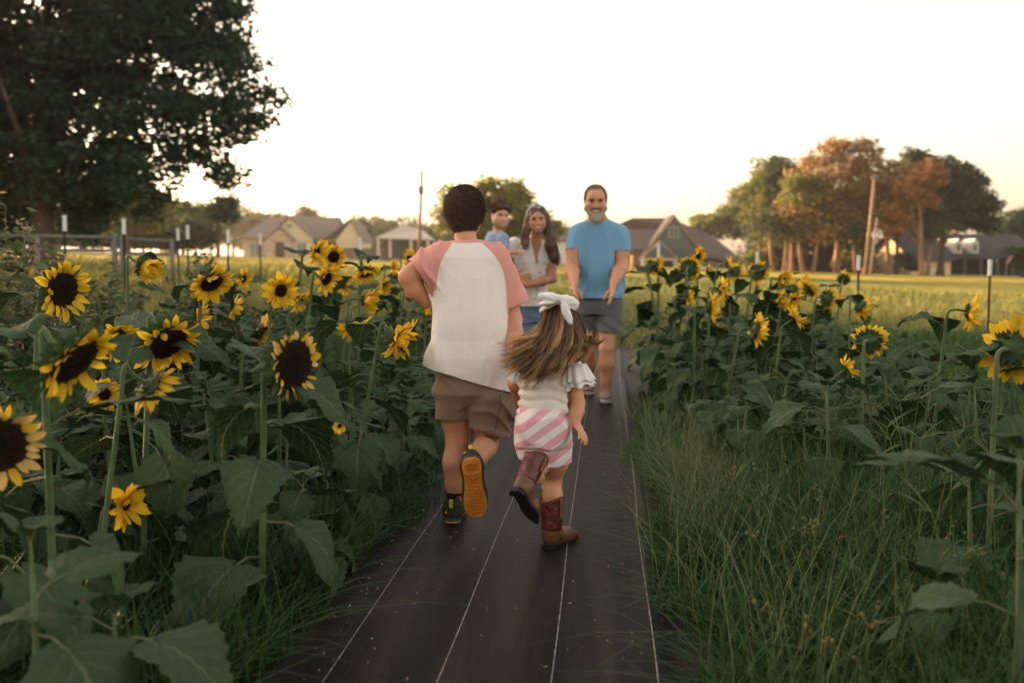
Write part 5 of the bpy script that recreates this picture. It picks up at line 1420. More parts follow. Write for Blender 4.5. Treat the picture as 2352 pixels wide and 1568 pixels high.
# ---------------------------------------------------------------- woman with a toddler on her hip
def woman():
    D0 = 8.6
    base = P(1225, 905, D0); base.z = G(base.x, base.y)
    t = thing('person', 'smiling woman in a white floral blouse, jeans and a pale blue headband', 'person', base)
    hd = P(1234, 506, 8.5)
    ls, rs = P(1182, 565, 8.62), P(1266, 570, 8.62)
    rel, rwr = P(1268, 640, 8.55), P(1208, 655, 8.34)
    lel, lwr = P(1160, 640, 8.58), P(1180, 640, 8.35)
    lh, rh = P(1205, 720, 8.65), P(1238, 720, 8.65)
    tz = lambda u, v, d, hw, hdp: (P(u, v, d).z, P(u, v, d).x, d, hw, hdp)
    F = frame_of((.02, -1, -.08), (-.06, 0, 1))
    H = .215
    B = Body(*bb([hd, ls, rs, rel, rwr, lel, lwr, P(1225, 900, 8.6)], .18), .006)
    head_shape(B, hd, H, F, .96)
    B.cone(P(1228, 560, 8.6), P(1233, 525, 8.53), .05, .046, .04)
    B.loft([tz(1228, 552, 8.6, .05, .045), tz(1226, 560, 8.6, .12, .06), tz(1225, 575, 8.62, .155, .085), tz(1223, 615, 8.62, .14, .1), tz(1221, 655, 8.63, .115, .085), tz(1220, 700, 8.65, .155, .11), tz(1220, 730, 8.65, .155, .11)], .05)
    B.chain([rs, rs.lerp(rel, .5), rel], [.052, .046, .039], .03); B.chain([rel, rel.lerp(rwr, .4), rwr], [.039, .038, .026], .02)
    hand(B, rwr, P(1180, 658, 8.3) - rwr, Vector((0, .8, .3)), .17, .3, 1, .1)
    B.chain([ls, lel], [.05, .04], .03); B.chain([lel, lwr], [.039, .026], .02)
    hand(B, lwr, Vector((1, -.1, .1)), Vector((0, 1, .1)), .16, .3, -1, .1)
    B.chain([lh, P(1207, 800, 8.6), P(1208, 890, 8.65)], [.1, .062, .04], .04)
    B.chain([rh, P(1240, 800, 8.6), P(1242, 890, 8.62)], [.1, .062, .04], .04)
    add_w('body', B.mesh('body', SKIN), t)
    # blouse
    W = cloth('white floral blouse', (.90, .84, .78), bump=.1)
    nt, N, L, p = nodes(W)
    tc = N.new('ShaderNodeTexCoord'); src = p.inputs['Base Color'].links[0].from_socket
    for sc_, th, col in ((11, .07, (.10, .2, .11, 1)), (14, .06, (.6, .16, .05, 1)), (9, .045, (.1, .14, .3, 1)), (17, .055, (.65, .4, .06, 1))):
        mp = N.new('ShaderNodeMapping'); mp.inputs['Location'].default_value = (sc_, sc_ * 2, 0); L.new(tc.outputs['Object'], mp.inputs[0])
        nz = N.new('ShaderNodeTexNoise'); nz.inputs['Scale'].default_value = 30
        L.new(mp.outputs[0], nz.inputs['Vector'])
        ad = N.new('ShaderNodeMixRGB'); ad.blend_type = 'ADD'; ad.inputs[0].default_value = .06; L.new(mp.outputs[0], ad.inputs[1]); L.new(nz.outputs['Color'], ad.inputs[2])
        vo = N.new('ShaderNodeTexVoronoi'); vo.inputs['Scale'].default_value = sc_; L.new(ad.outputs[0], vo.inputs['Vector'])
        lt = N.new('ShaderNodeMapRange'); lt.inputs[1].default_value = th * 2.6; lt.inputs[2].default_value = th * 2.2; lt.inputs[3].default_value = 0; lt.inputs[4].default_value = .85
        L.new(vo.outputs['Distance'], lt.inputs[0])
        mx = N.new('ShaderNodeMix'); mx.data_type = 'RGBA'; L.new(lt.outputs[0], mx.inputs[0]); L.new(src, mx.inputs[6]); mx.inputs[7].default_value = col
        src = mx.outputs[2]
    L.new(src, p.inputs['Base Color'])
    S = Body(*bb([ls, rs, P(1220, 720, 8.63), P(1280, 580, 8.6)], .14), .0058)
    S.loft([tz(1228, 552, 8.6, .07, .06), tz(1227, 558, 8.6, .125, .075), tz(1226, 572, 8.61, .168, .1), tz(1224, 600, 8.61, .158, .125), tz(1222, 640, 8.62, .130, .105), tz(1221, 655, 8.63, .126, .1), tz(1220, 685, 8.64, .172, .13), tz(1220, 715, 8.65, .195, .15)], .03)
    S.cone(ls, P(1172, 592, 8.62), .074, .072, .04); S.cone(rs, P(1274, 596, 8.6), .074, .07, .04)
    S.disp(lambda X, Y, Z: .004 * np.sin(X * 110 + 2 * np.sin(Z * 12)) * np.clip((1.02 - Z) * 6, 0, 1) + .003 * np.sin(X * 60 + Z * 30))
    # V neck opening
    vn = P(1232, 607, 8.47)
    for f_ in np.linspace(0, 1, 40):
        w_ = .058 * f_ + .003
        pz = vn.lerp(P(1233, 550, 8.5), float(f_))
        S.ell(pz, (w_, .09, .012), None, .001, True)
    cuts = [(P(1220, 702, 8.65), (0, 0, -1), P(1220, 712, 8.65), .3), (P(1276, 587, 8.6), (.35, 0, -1), P(1277, 600, 8.6), .09, (P(1262, 0, 8.6).x, 9)), (P(1170, 590, 8.62), (-.3, 0, -1), P(1168, 603, 8.62), .09, (-9, P(1182, 0, 8.6).x))]
    bl = solid(add_w('blouse', S.mesh('blouse', W, None, cuts), t), .002)
    m2 = MB(); 
    m2.tube([P(1196, 655, 8.52), P(1215, 651, 8.505), P(1240, 649, 8.52), P(1250, 652, 8.58)], .006, 6)
    add_w('waist_tie', m2.me('waist_tie', W, True), bl)
    J = cloth('faded blue denim', (.17, .24, .33), var=.15, scale=12)
    Q = Body(*bb([P(1190, 690, 8.6), P(1255, 900, 8.6)], .15), .0065)
    Q.loft([tz(1220, 690, 8.64, .155, .115), tz(1221, 725, 8.64, .17, .125), tz(1222, 740, 8.64, .17, .12)], .03)
    Q.chain([P(1206, 735, 8.64), P(1208, 800, 8.6), P(1208, 890, 8.65)], [.098, .078, .062], .02)
    Q.chain([P(1238, 735, 8.64), P(1241, 800, 8.6), P(1242, 890, 8.62)], [.098, .078, .062], .02)
    Q.disp(lambda X, Y, Z: .004 * np.sin(Z * 70 + X * 30))
    add_w('jeans', Q.mesh('jeans', J), t)
    # hair
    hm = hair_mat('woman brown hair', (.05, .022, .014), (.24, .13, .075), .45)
    T = lambda x, y, z: hd + F @ Vector((x * H, y * H, z * H))
    HB = Body(*bb([hd, P(1280, 590, 8.5), P(1200, 570, 8.5)], .1), .005)
    HB.ell(T(0, -.1, .16), (.40 * H, .45 * H, .42 * H), F, .01)
    HB.chain([T(.36, .0, .1), T(.42, .05, -.25), P(1206, 556, 8.46), P(1205, 570, 8.44)], [.03, .032, .03, .014], .03)
    HB.chain([T(-.36, .0, .1), T(-.43, .02, -.25), P(1264, 565, 8.46), P(1272, 592, 8.46), P(1282, 606, 8.47)], [.03, .04, .046, .038, .014], .03)
    HB.ell(T(0, .56, .0), (.28 * H, .40 * H, .42 * H), F, .02, True)
    HB.disp(lambda X, Y, Z: .0025 * np.sin(X * 210 + 2 * np.sin(Z * 25)))
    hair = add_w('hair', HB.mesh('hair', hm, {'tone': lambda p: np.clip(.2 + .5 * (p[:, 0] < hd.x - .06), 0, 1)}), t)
    paths = []
    for side, tips in ((1, [(1206, 572), (1200, 560), (1212, 566)]), (-1, [(1274, 600), (1284, 606), (1266, 596)])):
        for k in range(260):
            tip = random.choice(tips); j = lambda s_=.006: Vector((random.gauss(0, s_), random.gauss(0, s_), random.gauss(0, s_)))
            a = T(side * .2, .05, .5) + j(); b_ = T(side * .40, .06, .15) + j(.004); c_ = T(side * .45, .1, -.25) + j(.009)
            d_ = P(tip[0] + random.uniform(-6, 6), tip[1] + random.uniform(-8, 8), 8.43)
            m_ = c_.lerp(d_, .5) + Vector((-side * .01, -.01, 0)) + j(.006)
            paths.append([tuple(a), tuple(b_), tuple(c_), tuple(m_), tuple(d_)])
    paths = np.array(paths)
    add_w('hair_strand_layer', strand_mesh('hair_strand_layer', paths, rng.uniform(.001, .002, len(paths)), rng.uniform(0, 1, len(paths)), hm), hair)
    hb = cloth('pale blue headband', (.50, .53, .55), bump=.1)
    m2 = MB(); pts = [T(.41 * math.cos(a), .0 + .06 * math.sin(a), .14 + .44 * math.sin(a)) for a in np.linspace(-.25, math.pi + .25, 17)]
    m2.tube(pts, [.011 + .006 * math.exp(-((i - 8) / 2) ** 2) for i in range(17)], 8)
    m2.tube([T(-.06, .08, .6), T(0, .09, .66), T(.06, .08, .6)], [.012, .016, .012], 8)
    add_w('headband', m2.me('headband', hb, True), t)
    face_parts(t, hd, H, F, mat('woman eyebrows', (.06, .03, .02), .8), 1)
    shoes(t, [(P(1208, 905, 8.62), 0), (P(1243, 905, 8.62), 0)], mat('white canvas shoe', (.6, .57, .52), .7), mat('canvas shoe sole', (.6, .57, .52), .6), .9)
    return t

def toddler():
    hd = P(1146, 496, 8.36)
    hip = P(1160, 625, 8.42)
    t = thing('person', "small boy in a light blue tee carried on the woman's hip", 'person', Vector((hip.x, hip.y, hip.z - .05)))
    ls, rs = P(1128, 545, 8.46), P(1155, 548, 8.3)
    rel, rwr = P(1163, 580, 8.28), P(1187, 578, 8.3)
    lel, lwr = P(1118, 590, 8.5), P(1140, 620, 8.5)
    tz = lambda u, v, d, hw, hdp: (P(u, v, d).z, P(u, v, d).x, d, hw, hdp)
    F = frame_of((.62, -1, -.16))
    H = .197
    B = Body(*bb([hd, ls, rs, rwr, hip, P(1170, 690, 8.3)], .16), .005)
    head_shape(B, hd, H, F, 1.0, True)
    B.cone(P(1143, 545, 8.4), P(1143, 515, 8.39), .04, .036, .03)
    B.loft([tz(1142, 535, 8.4, .045, .045), tz(1142, 548, 8.4, .08, .08), tz(1145, 590, 8.4, .085, .085), tz(1152, 625, 8.41, .085, .085), tz(1155, 640, 8.42, .08, .08)], .03)
    B.chain([rs, rel], [.034, .03], .02); B.chain([rel, rwr], [.03, .022], .015)
    hand(B, rwr, Vector((1, .25, .05)), Vector((0, .6, -.8)), .095, .5, 1, .15, .004)
    B.chain([ls, lel], [.034, .03], .02); B.chain([lel, lwr], [.03, .022], .015)
    hand(B, lwr, Vector((.8, 0, -.5)), Vector((0, .6, -.8)), .095, .4, -1, .15, .004)
    B.chain([P(1160, 630, 8.38), P(1185, 655, 8.28), P(1180, 705, 8.3)], [.055, .046, .03], .02)
    B.chain([P(1150, 630, 8.45), P(1140, 660, 8.5), P(1140, 705, 8.55)], [.055, .046, .03], .02)
    add_w('body', B.mesh('body', SKIN_PALE), t)
    W = cloth('pale blue toddler jersey', (.30, .38, .52))
    S = Body(*bb([ls, rs, rel, P(1150, 630, 8.4)], .14), .005)
    S.loft([tz(1143, 534, 8.4, .05, .05), tz(1143, 540, 8.4, .078, .078), tz(1143, 552, 8.4, .092, .092), tz(1146, 590, 8.4, .098, .098), tz(1152, 640, 8.42, .1, .1)], .02)
    S.cone(rs, P(1163, 582, 8.28), .048, .046, .03); S.cone(ls, P(1119, 585, 8.5), .048, .046, .03)
    S.disp(lambda X, Y, Z: .003 * np.sin(Z * 60 + X * 60))
    cuts = [(P(1150, 622, 8.42), (0, 0, -1), P(1150, 640, 8.42), .14), (P(1163, 570, 8.28), (.25, 0, -1), P(1164, 585, 8.28), .06)]
    solid(add_w('tee_shirt', S.mesh('tee_shirt', W, None, cuts), t), .002)
    K = cloth('toddler navy shorts', (.06, .07, .1))
    Q = Body(*bb([P(1150, 620, 8.4), P(1175, 670, 8.35)], .14), .006)
    Q.loft([tz(1152, 612, 8.41, .092, .092), tz(1155, 640, 8.42, .09, .09)], .02)
    Q.cone(P(1160, 632, 8.38), P(1180, 650, 8.30), .066, .062, .02); Q.cone(P(1150, 632, 8.45), P(1142, 655, 8.49), .066, .062, .02)
    add_w('shorts', Q.mesh('shorts', K), t)
    hm = hair_mat('toddler brown hair', (.09, .05, .034), (.24, .14, .09), .6)
    T = lambda x, y, z: hd + F @ Vector((x * H, y * H, z * H))
    HB = Body(*bb([hd], .17), .0045)
    HB.ell(T(0, -.07, .15), (.365 * H, .435 * H, .405 * H), F, .01)
    HB.ell(T(-.06, .20, .38), (.28 * H, .19 * H, .13 * H), F, .05)
    HB.ell(T(0, .55, -.06), (.40 * H, .36 * H, .42 * H), F, .03, True)
    HB.ell(T(.37, .0, -.08), (.08 * H, .12 * H, .16 * H), F, .01, True); HB.ell(T(-.37, .0, -.08), (.08 * H, .12 * H, .16 * H), F, .01, True)
    HB.disp(lambda X, Y, Z: .002 * np.sin(X * 190 + 3 * np.sin(Z * 90)))
    hair = add_w('hair', HB.mesh('hair', hm, {'tone': lambda p: np.full(len(p), .25)}), t)
    keep = lambda d: (d[:, 2] > .1) & ~((d[:, 1] > .6) & (d[:, 2] < .45))
    ps = hair_cap(hd, H, F, 1800, keep, .03, lambda d: np.stack([d[:, 0] * .3 - .3, d[:, 1] * .5 + .5, np.full(len(d), -.2)], 1), .001, .25, (.38, .46, .42), (0, -.05, .15))
    add_w('hair_strand_layer', strand_mesh('hair_strand_layer', ps, np.full(len(ps), .0014), rng.uniform(0, 1, len(ps)), hm), hair)
    face_parts(t, hd, H, F, mat('toddler eyebrows', (.16, .09, .06), .8), 0, LIP, False)
    return t

boy(); girl(); man(); woman(); toddler()
# ------------------------------------------------------------------ sunflowers
def leaf_material():
    m = bpy.data.materials.new('sunflower leaf'); nt, N, L, p = nodes(m)
    uv = N.new('ShaderNodeUVMap'); sp = N.new('ShaderNodeSeparateXYZ'); L.new(uv.outputs[0], sp.inputs[0])
    def M(op, a, b=None, c=None):
        n = N.new('ShaderNodeMath'); n.operation = op
        for i, x in enumerate((a, b, c)):
            if x is None: continue
            if isinstance(x, (int, float)): n.inputs[i].default_value = x
            else: L.new(x, n.inputs[i])
        return n.outputs[0]
    x = M('ABSOLUTE', M('SUBTRACT', sp.outputs[0], .5)); y = sp.outputs[1]         # 0 .. .5 , 0..1
    # side veins leave the midrib at an angle
    q = M('SUBTRACT', y, M('MULTIPLY', M('POWER', x, .8), .75)); fq = M('FRACT', M('MULTIPLY', M('ADD', q, 1.02), 6.0))
    vd = M('ABSOLUTE', M('SUBTRACT', fq, .5))
    vein = M('LESS_THAN', vd, .045)
    vein = M('MULTIPLY', vein, M('SUBTRACT', 1.0, M('MULTIPLY', x, 1.6)))
    mid = M('LESS_THAN', x, .02)
    v = M('MAXIMUM', mid, M('MULTIPLY', vein, .75))
    nz = N.new('ShaderNodeTexNoise'); nz.inputs['Scale'].default_value = 14; nz.inputs['Detail'].default_value = 5
    tc = N.new('ShaderNodeTexCoord'); L.new(tc.outputs['Object'], nz.inputs['Vector'])
    cr = N.new('ShaderNodeValToRGB'); L.new(nz.outputs[0], cr.inputs[0])
    e = cr.color_ramp.elements; e[0].position = .3; e[0].color = (.013, .034, .013, 1); e[1].position = .75; e[1].color = (.042, .080, .030, 1)
    oi = N.new('ShaderNodeObjectInfo'); mr = N.new('ShaderNodeMapRange'); mr.inputs[3].default_value = .65; mr.inputs[4].default_value = 1.35; L.new(oi.outputs['Random'], mr.inputs[0])
    mu = N.new('ShaderNodeMix'); mu.data_type = 'RGBA'; mu.blend_type = 'MULTIPLY'; mu.inputs[0].default_value = 1; L.new(cr.outputs[0], mu.inputs[6]); L.new(mr.outputs[0], mu.inputs[7])
    # holes' worth of brown spots
    vo = N.new('ShaderNodeTexVoronoi'); vo.inputs['Scale'].default_value = 16; L.new(tc.outputs['Object'], vo.inputs['Vector'])
    br = M('LESS_THAN', vo.outputs['Distance'], .09)
    mb_ = N.new('ShaderNodeMix'); mb_.data_type = 'RGBA'; L.new(M('MULTIPLY', br, .6), mb_.inputs[0]); L.new(mu.outputs[2], mb_.inputs[6]); mb_.inputs[7].default_value = (.09, .06, .03, 1)
    mx = N.new('ShaderNodeMix'); mx.data_type = 'RGBA'; L.new(v, mx.inputs[0]); L.new(mb_.outputs[2], mx.inputs[6]); mx.inputs[7].default_value = (.13, .16, .075, 1)
    ge = N.new('ShaderNodeNewGeometry'); m5 = N.new('ShaderNodeMix'); m5.data_type = 'RGBA'; L.new(M('MULTIPLY', ge.outputs['Backfacing'], .5), m5.inputs[0]); L.new(mx.outputs[2], m5.inputs[6]); m5.inputs[7].default_value = (.08, .12, .06, 1)
    col = m5.outputs[2]
    L.new(col, p.inputs['Base Color']); p.inputs['Roughness'].default_value = .55; p.inputs['Specular IOR Level'].default_value = .07
    p.inputs['Sheen Weight'].default_value = .02
    hgt = M('SUBTRACT', M('MULTIPLY', nz.outputs[0], .5), M('MULTIPLY', M('SUBTRACT', .5, vd), 1.0))
    bp = N.new('ShaderNodeBump'); bp.inputs['Strength'].default_value = .5; bp.inputs['Distance'].default_value = .006; L.new(hgt, bp.inputs['Height']); L.new(bp.outputs[0], p.inputs['Normal'])
    tr = N.new('ShaderNodeBsdfTranslucent'); L.new(col, tr.inputs[0]); ms = N.new('ShaderNodeMixShader'); ms.inputs[0].default_value = .22
    L.new(p.outputs[0], ms.inputs[1]); L.new(tr.outputs[0], ms.inputs[2]); L.new(ms.outputs[0], N['Material Output'].inputs[0])
    return m
LEAF = leaf_material()
STEM = mat('hairy green stem', (.085, .13, .045), .7, .25, 15, .4, 220, .2, .3)
PETIOLE = mat('leaf stalk', (.13, .13, .06), .7, .3, 12)
SEPAL = mat('green bract', (.05, .085, .03), .65, .3, 30, trans=.15, randcol=.3)
RECEPT = mat('flower back', (.06, .10, .035), .7, .3, 40, .5, 200)
def petal_mat(name, a, b):
    m = mat(name, a, .5, spec=.2); nt, N, L, p = nodes(m)
    uv = N.new('ShaderNodeUVMap'); sp = N.new('ShaderNodeSeparateXYZ'); L.new(uv.outputs[0], sp.inputs[0])
    cr = N.new('ShaderNodeValToRGB'); L.new(sp.outputs[1], cr.inputs[0])
    e = cr.color_ramp.elements; e[0].position = 0; e[0].color = (*b, 1); e[1].position = .45; e[1].color = (*a, 1)
    oi = N.new('ShaderNodeObjectInfo'); mr = N.new('ShaderNodeMapRange'); mr.inputs[3].default_value = .75; mr.inputs[4].default_value = 1.15; L.new(oi.outputs['Random'], mr.inputs[0])
    wv = N.new('ShaderNodeTexWave'); wv.inputs['Scale'].default_value = 5; L.new(uv.outputs[0], wv.inputs['Vector'])
    mu = N.new('ShaderNodeMix'); mu.data_type = 'RGBA'; mu.blend_type = 'MULTIPLY'; mu.inputs[0].default_value = 1; L.new(cr.outputs[0], mu.inputs[6]); L.new(mr.outputs[0], mu.inputs[7])
    L.new(mu.outputs[2], p.inputs['Base Color'])
    bp = N.new('ShaderNodeBump'); bp.inputs['Strength'].default_value = .3; bp.inputs['Distance'].default_value = .002; L.new(wv.outputs['Fac'], bp.inputs['Height']); L.new(bp.outputs[0], p.inputs['Normal'])
    tr = N.new('ShaderNodeBsdfTranslucent'); L.new(mu.outputs[2], tr.inputs[0]); ms = N.new('ShaderNodeMixShader'); ms.inputs[0].default_value = .35
    L.new(p.outputs[0], ms.inputs[1]); L.new(tr.outputs[0], ms.inputs[2]); L.new(ms.outputs[0], N['Material Output'].inputs[0])
    return m
PET = petal_mat('yellow petal', (.86, .55, .025), (.70, .33, .015))
PET_OLD = petal_mat('withered peach petal', (.80, .50, .16), (.55, .28, .06))
def disc_mat():
    m = bpy.data.materials.new('seed disc'); nt, N, L, p = nodes(m)
    tc = N.new('ShaderNodeTexCoord'); ln = N.new('ShaderNodeVectorMath'); ln.operation = 'LENGTH'
    mp = N.new('ShaderNodeMapping'); mp.inputs['Scale'].default_value = (1, 1, 0); L.new(tc.outputs['Object'], mp.inputs[0]); L.new(mp.outputs[0], ln.inputs[0])
    cr = N.new('ShaderNodeValToRGB'); L.new(ln.outputs['Value'], cr.inputs[0])
    e = cr.color_ramp.elements; e[0].position = .25; e[0].color = (.045, .022, .009, 1); e[1].position = 1.0; e[1].color = (.13, .058, .016, 1)
    x = cr.color_ramp.elements.new(.7); x.color = (.07, .032, .010, 1)
    vo = N.new('ShaderNodeTexVoronoi'); vo.inputs['Scale'].default_value = 17; L.new(tc.outputs['Object'], vo.inputs['Vector'])
    mr = N.new('ShaderNodeMapRange'); mr.inputs[1].default_value = 0; mr.inputs[2].default_value = .5; mr.inputs[3].default_value = 1.7; mr.inputs[4].default_value = .5; L.new(vo.outputs['Distance'], mr.inputs[0])
    mu = N.new('ShaderNodeMix'); mu.data_type = 'RGBA'; mu.blend_type = 'MULTIPLY'; mu.inputs[0].default_value = 1; L.new(cr.outputs[0], mu.inputs[6]); L.new(mr.outputs[0], mu.inputs[7])
    L.new(mu.outputs[2], p.inputs['Base Color']); p.inputs['Roughness'].default_value = .8; p.inputs['Specular IOR Level'].default_value = .15
    bp = N.new('ShaderNodeBump'); bp.inputs['Strength'].default_value = 1; bp.inputs['Distance'].default_value = .08; bp.invert = True; L.new(vo.outputs['Distance'], bp.inputs['Height']); L.new(bp.outputs[0], p.inputs['Normal'])
    return m
DISC = disc_mat()

def uvmesh(name, v, f, mats, uv, mi=None):
    me = mesh(name, v, f, mats, True, mi); l = me.uv_layers.new(name='UVMap')
    for lp in me.loops: l.data[lp.index].uv = uv[lp.vertex_index]
    return me

def make_leaf(k, seed):
    """blade of unit length hanging off a stalk; stalk end and blade joined; local +X outward, +Z up"""
    r_ = random.Random(seed)
    NU, NV = 5, 21
    droop = (.55, .9, 1.3, .35, .75, 1.1)[k]; up = (.3, .15, .05, .4, -.1, .25)[k]; fold = (.18, .3, .12, .25, .4, .2)[k]
    wav = (.03, .05, .04, .03, .05, .06)[k]; W = (.46, .42, .48, .38, .40, .44)[k]
    v = []; uv = []; f = []; mi = []
    sl = .42     # stalk length
    st = [(0, 0, 0), (sl * .5, 0, sl * (.30 + up * .3)), (sl, 0, sl * (.38 + up * .4))]
    # stalk
    mb = MB(); mb.tube(st, [.016, .013, .011], 5, 0, False)
    v += mb.v; f += mb.f; mi += [1] * len(mb.f); uv += [(.5, .5)] * len(mb.v)
    n0 = len(v)
    ox, oz = st[2][0], st[2][2]
    tw = r_.uniform(-.25, .25)
    for j in range(NV):
        t = j / (NV - 1); tt = t * 1.0 - .0
        w = W * (min(1, (t / .16)) ** .55) * (1 - max(0, (t - .2) / .8) ** 1.25) if t > 0 else .06
        w = max(w, .004)
        back = -.13 * math.exp(-(t / .12) ** 2)
        ang = up - droop * (t ** 1.1) * 1.25
        if j == 0: px, pz = 0, 0
        else:
            px += math.cos(ang) / (NV - 1); pz += math.sin(ang) / (NV - 1)
        for i in range(-NU, NU + 1):
            q = i / NU
            ser = 0
            if abs(i) == NU and 0 < j < NV - 1: ser = (.032 if j % 2 else -.022) * (1 - .4 * t)
            y = q * (w + ser)
            bx = back * abs(q) ** 1.2 * 1.1
            z = abs(y) * fold * (1 - t * .5) - (abs(q) ** 3) * .12 * w + wav * math.sin(t * 11 + q * 3 + seed) * abs(q) + .012 * math.sin(j * 2.1 + abs(i) * 1.7)
            z += y * tw * t
            ca, sa = math.cos(ang), math.sin(ang)
            v.append((ox + px + bx * ca - z * sa, y, oz + pz + bx * sa + z * ca)); uv.append((.5 + q * .5, t))
    m_ = 2 * NU + 1
    for j in range(NV - 1):
        for i in range(m_ - 1):
            a = n0 + j * m_ + i; f.append((a, a + m_, a + m_ + 1, a + 1)[::-1]); mi.append(0)
    return uvmesh('leaf', v, f, [LEAF, PETIOLE], uv, mi)
LEAVES = [make_leaf(k, k * 1.7) for k in range(6)]
def far_leaf(me):   # fewer edges for plants that are far away
    return me

def make_petal(k):
    curl = (.0, .25, -.25, .45)[k]; wd = (.19, .16, .21, .15)[k]
    v = []; uv = []; f = []; NV = 7
    px = pz = 0
    for j in range(NV):
        t = j / (NV - 1); w = wd * math.sin(math.pi * min(1, (t * .88 + .09))) ** .75 if j < NV - 1 else .004
        ang = curl * t * 1.6 + .12
        if j: px += math.cos(ang) / (NV - 1); pz += math.sin(ang) / (NV - 1)
        for i in (-1, 0, 1):
            z = (.07 * abs(i) + (.03 * math.sin(t * 6 + i + k) if i else 0)) * math.sin(math.pi * t)
            v.append((px - z * math.sin(ang), i * w, pz + z * math.cos(ang))); uv.append((.5 + .5 * i, t))
    for j in range(NV - 1):
        for i in range(2):
            a = j * 3 + i; f.append((a, a + 3, a + 4, a + 1)[::-1])
    return v, uv, f
PETALS = []; PETALS_OLD = []
for k in range(4):
    v, uv, f = make_petal(k); PETALS.append(uvmesh('petal', v, f, PET, uv)); PETALS_OLD.append(uvmesh('petal', v, f, PET_OLD, uv))
def make_disc():
    v = []; f = []; n = 28; rs_ = [0, .25, .45, .62, .78, .9, .98, 1.0]
    for r_ in rs_:
        z = .20 * (1 - r_ ** 2) - .10 * math.exp(-(r_ / .28) ** 2) + (0 if r_ < 1 else -.12)
        if r_ == 0: v.append((0, 0, z)); continue
        for i in range(n): a = 2 * math.pi * (i + .5 * (rs_.index(r_) % 2)) / n; v.append((r_ * math.cos(a), r_ * math.sin(a), z + .015 * math.sin(i * 5 + r_ * 30)))
    for i in range(n): f.append((0, 1 + i, 1 + (i + 1) % n))
    for k in range(len(rs_) - 2):
        for i in range(n): a = 1 + k * n + i; b = 1 + k * n + (i + 1) % n; f.append((a, a + n, b + n, b))
    return mesh('seed_disc', v, f, DISC, True)
DISCM = make_disc()
def make_recept():
    mb = MB(); prof = [(1.0, -.03), (1.08, -.12), (.95, -.26), (.6, -.38), (.28, -.46), (.16, -.6)]
    n = 20; v = []; f = []
    for r_, z in prof:
        for i in range(n): a = 2 * math.pi * i / n; v.append((r_ * math.cos(a), r_ * math.sin(a), z))
    for k in range(len(prof) - 1):
        for i in range(n): a = k * n + i; b = k * n + (i + 1) % n; f.append((b, a, a + n, b + n)[::-1])
    return mesh('flower_head', v, f, RECEPT, True)
RECM = make_recept()
def make_sepals(seed):
    """two rings of pointed bracts with long tips, one joined frill"""
    r_ = random.Random(seed); v = []; f = []
    for ring in range(3):
        n = 15
        for i in range(n):
            a = 2 * math.pi * (i + r_.uniform(-.3, .3) + ring * .4) / n; el = (-.7, -.35, -.1)[ring] + r_.uniform(-.3, .3); ln = r_.uniform(.4, .7); w = r_.uniform(.13, .2)
            r0 = (.7, .95, 1.02)[ring]; z0 = (-.34, -.2, -.08)[ring]
            d = Vector((math.cos(a) * math.cos(el), math.sin(a) * math.cos(el), math.sin(el))); s_ = Vector((-math.sin(a), math.cos(a), 0)); b = Vector((math.cos(a) * r0, math.sin(a) * r0, z0))
            bend = Vector((0, 0, r_.uniform(-.25, .35)))
            n0 = len(v)
            for t, ww in ((0, .6), (.3, 1), (.6, .6), (1, .03)):
                c = b + d * ln * t + bend * ln * t * t
                v.append(tuple(c - s_ * w * ww)); v.append(tuple(c + s_ * w * ww))
            for k in range(3): f.append((n0 + 2 * k, n0 + 2 * k + 1, n0 + 2 * k + 3, n0 + 2 * k + 2))
    return mesh('bract_ring', v, f, SEPAL, True)
SEPM = [make_sepals(k) for k in range(3)]

def child(name, me, parent, M4, **kw):
    o = bpy.data.objects.new(name, me); C.objects.link(o); o.parent = parent; o.matrix_basis = M4
    return o

def add_leaf(t, pos, az, size, tilt=0, roll=0, k=None):
    k = random.randrange(6) if k is None else k
    M4 = Matrix.Translation(pos) @ Matrix.Rotation(az, 4, 'Z') @ Matrix.Rotation(-tilt, 4, 'Y') @ Matrix.Rotation(roll, 4, 'X') @ Matrix.Scale(size, 4)
    return child('leaf', LEAVES[k], t, M4)

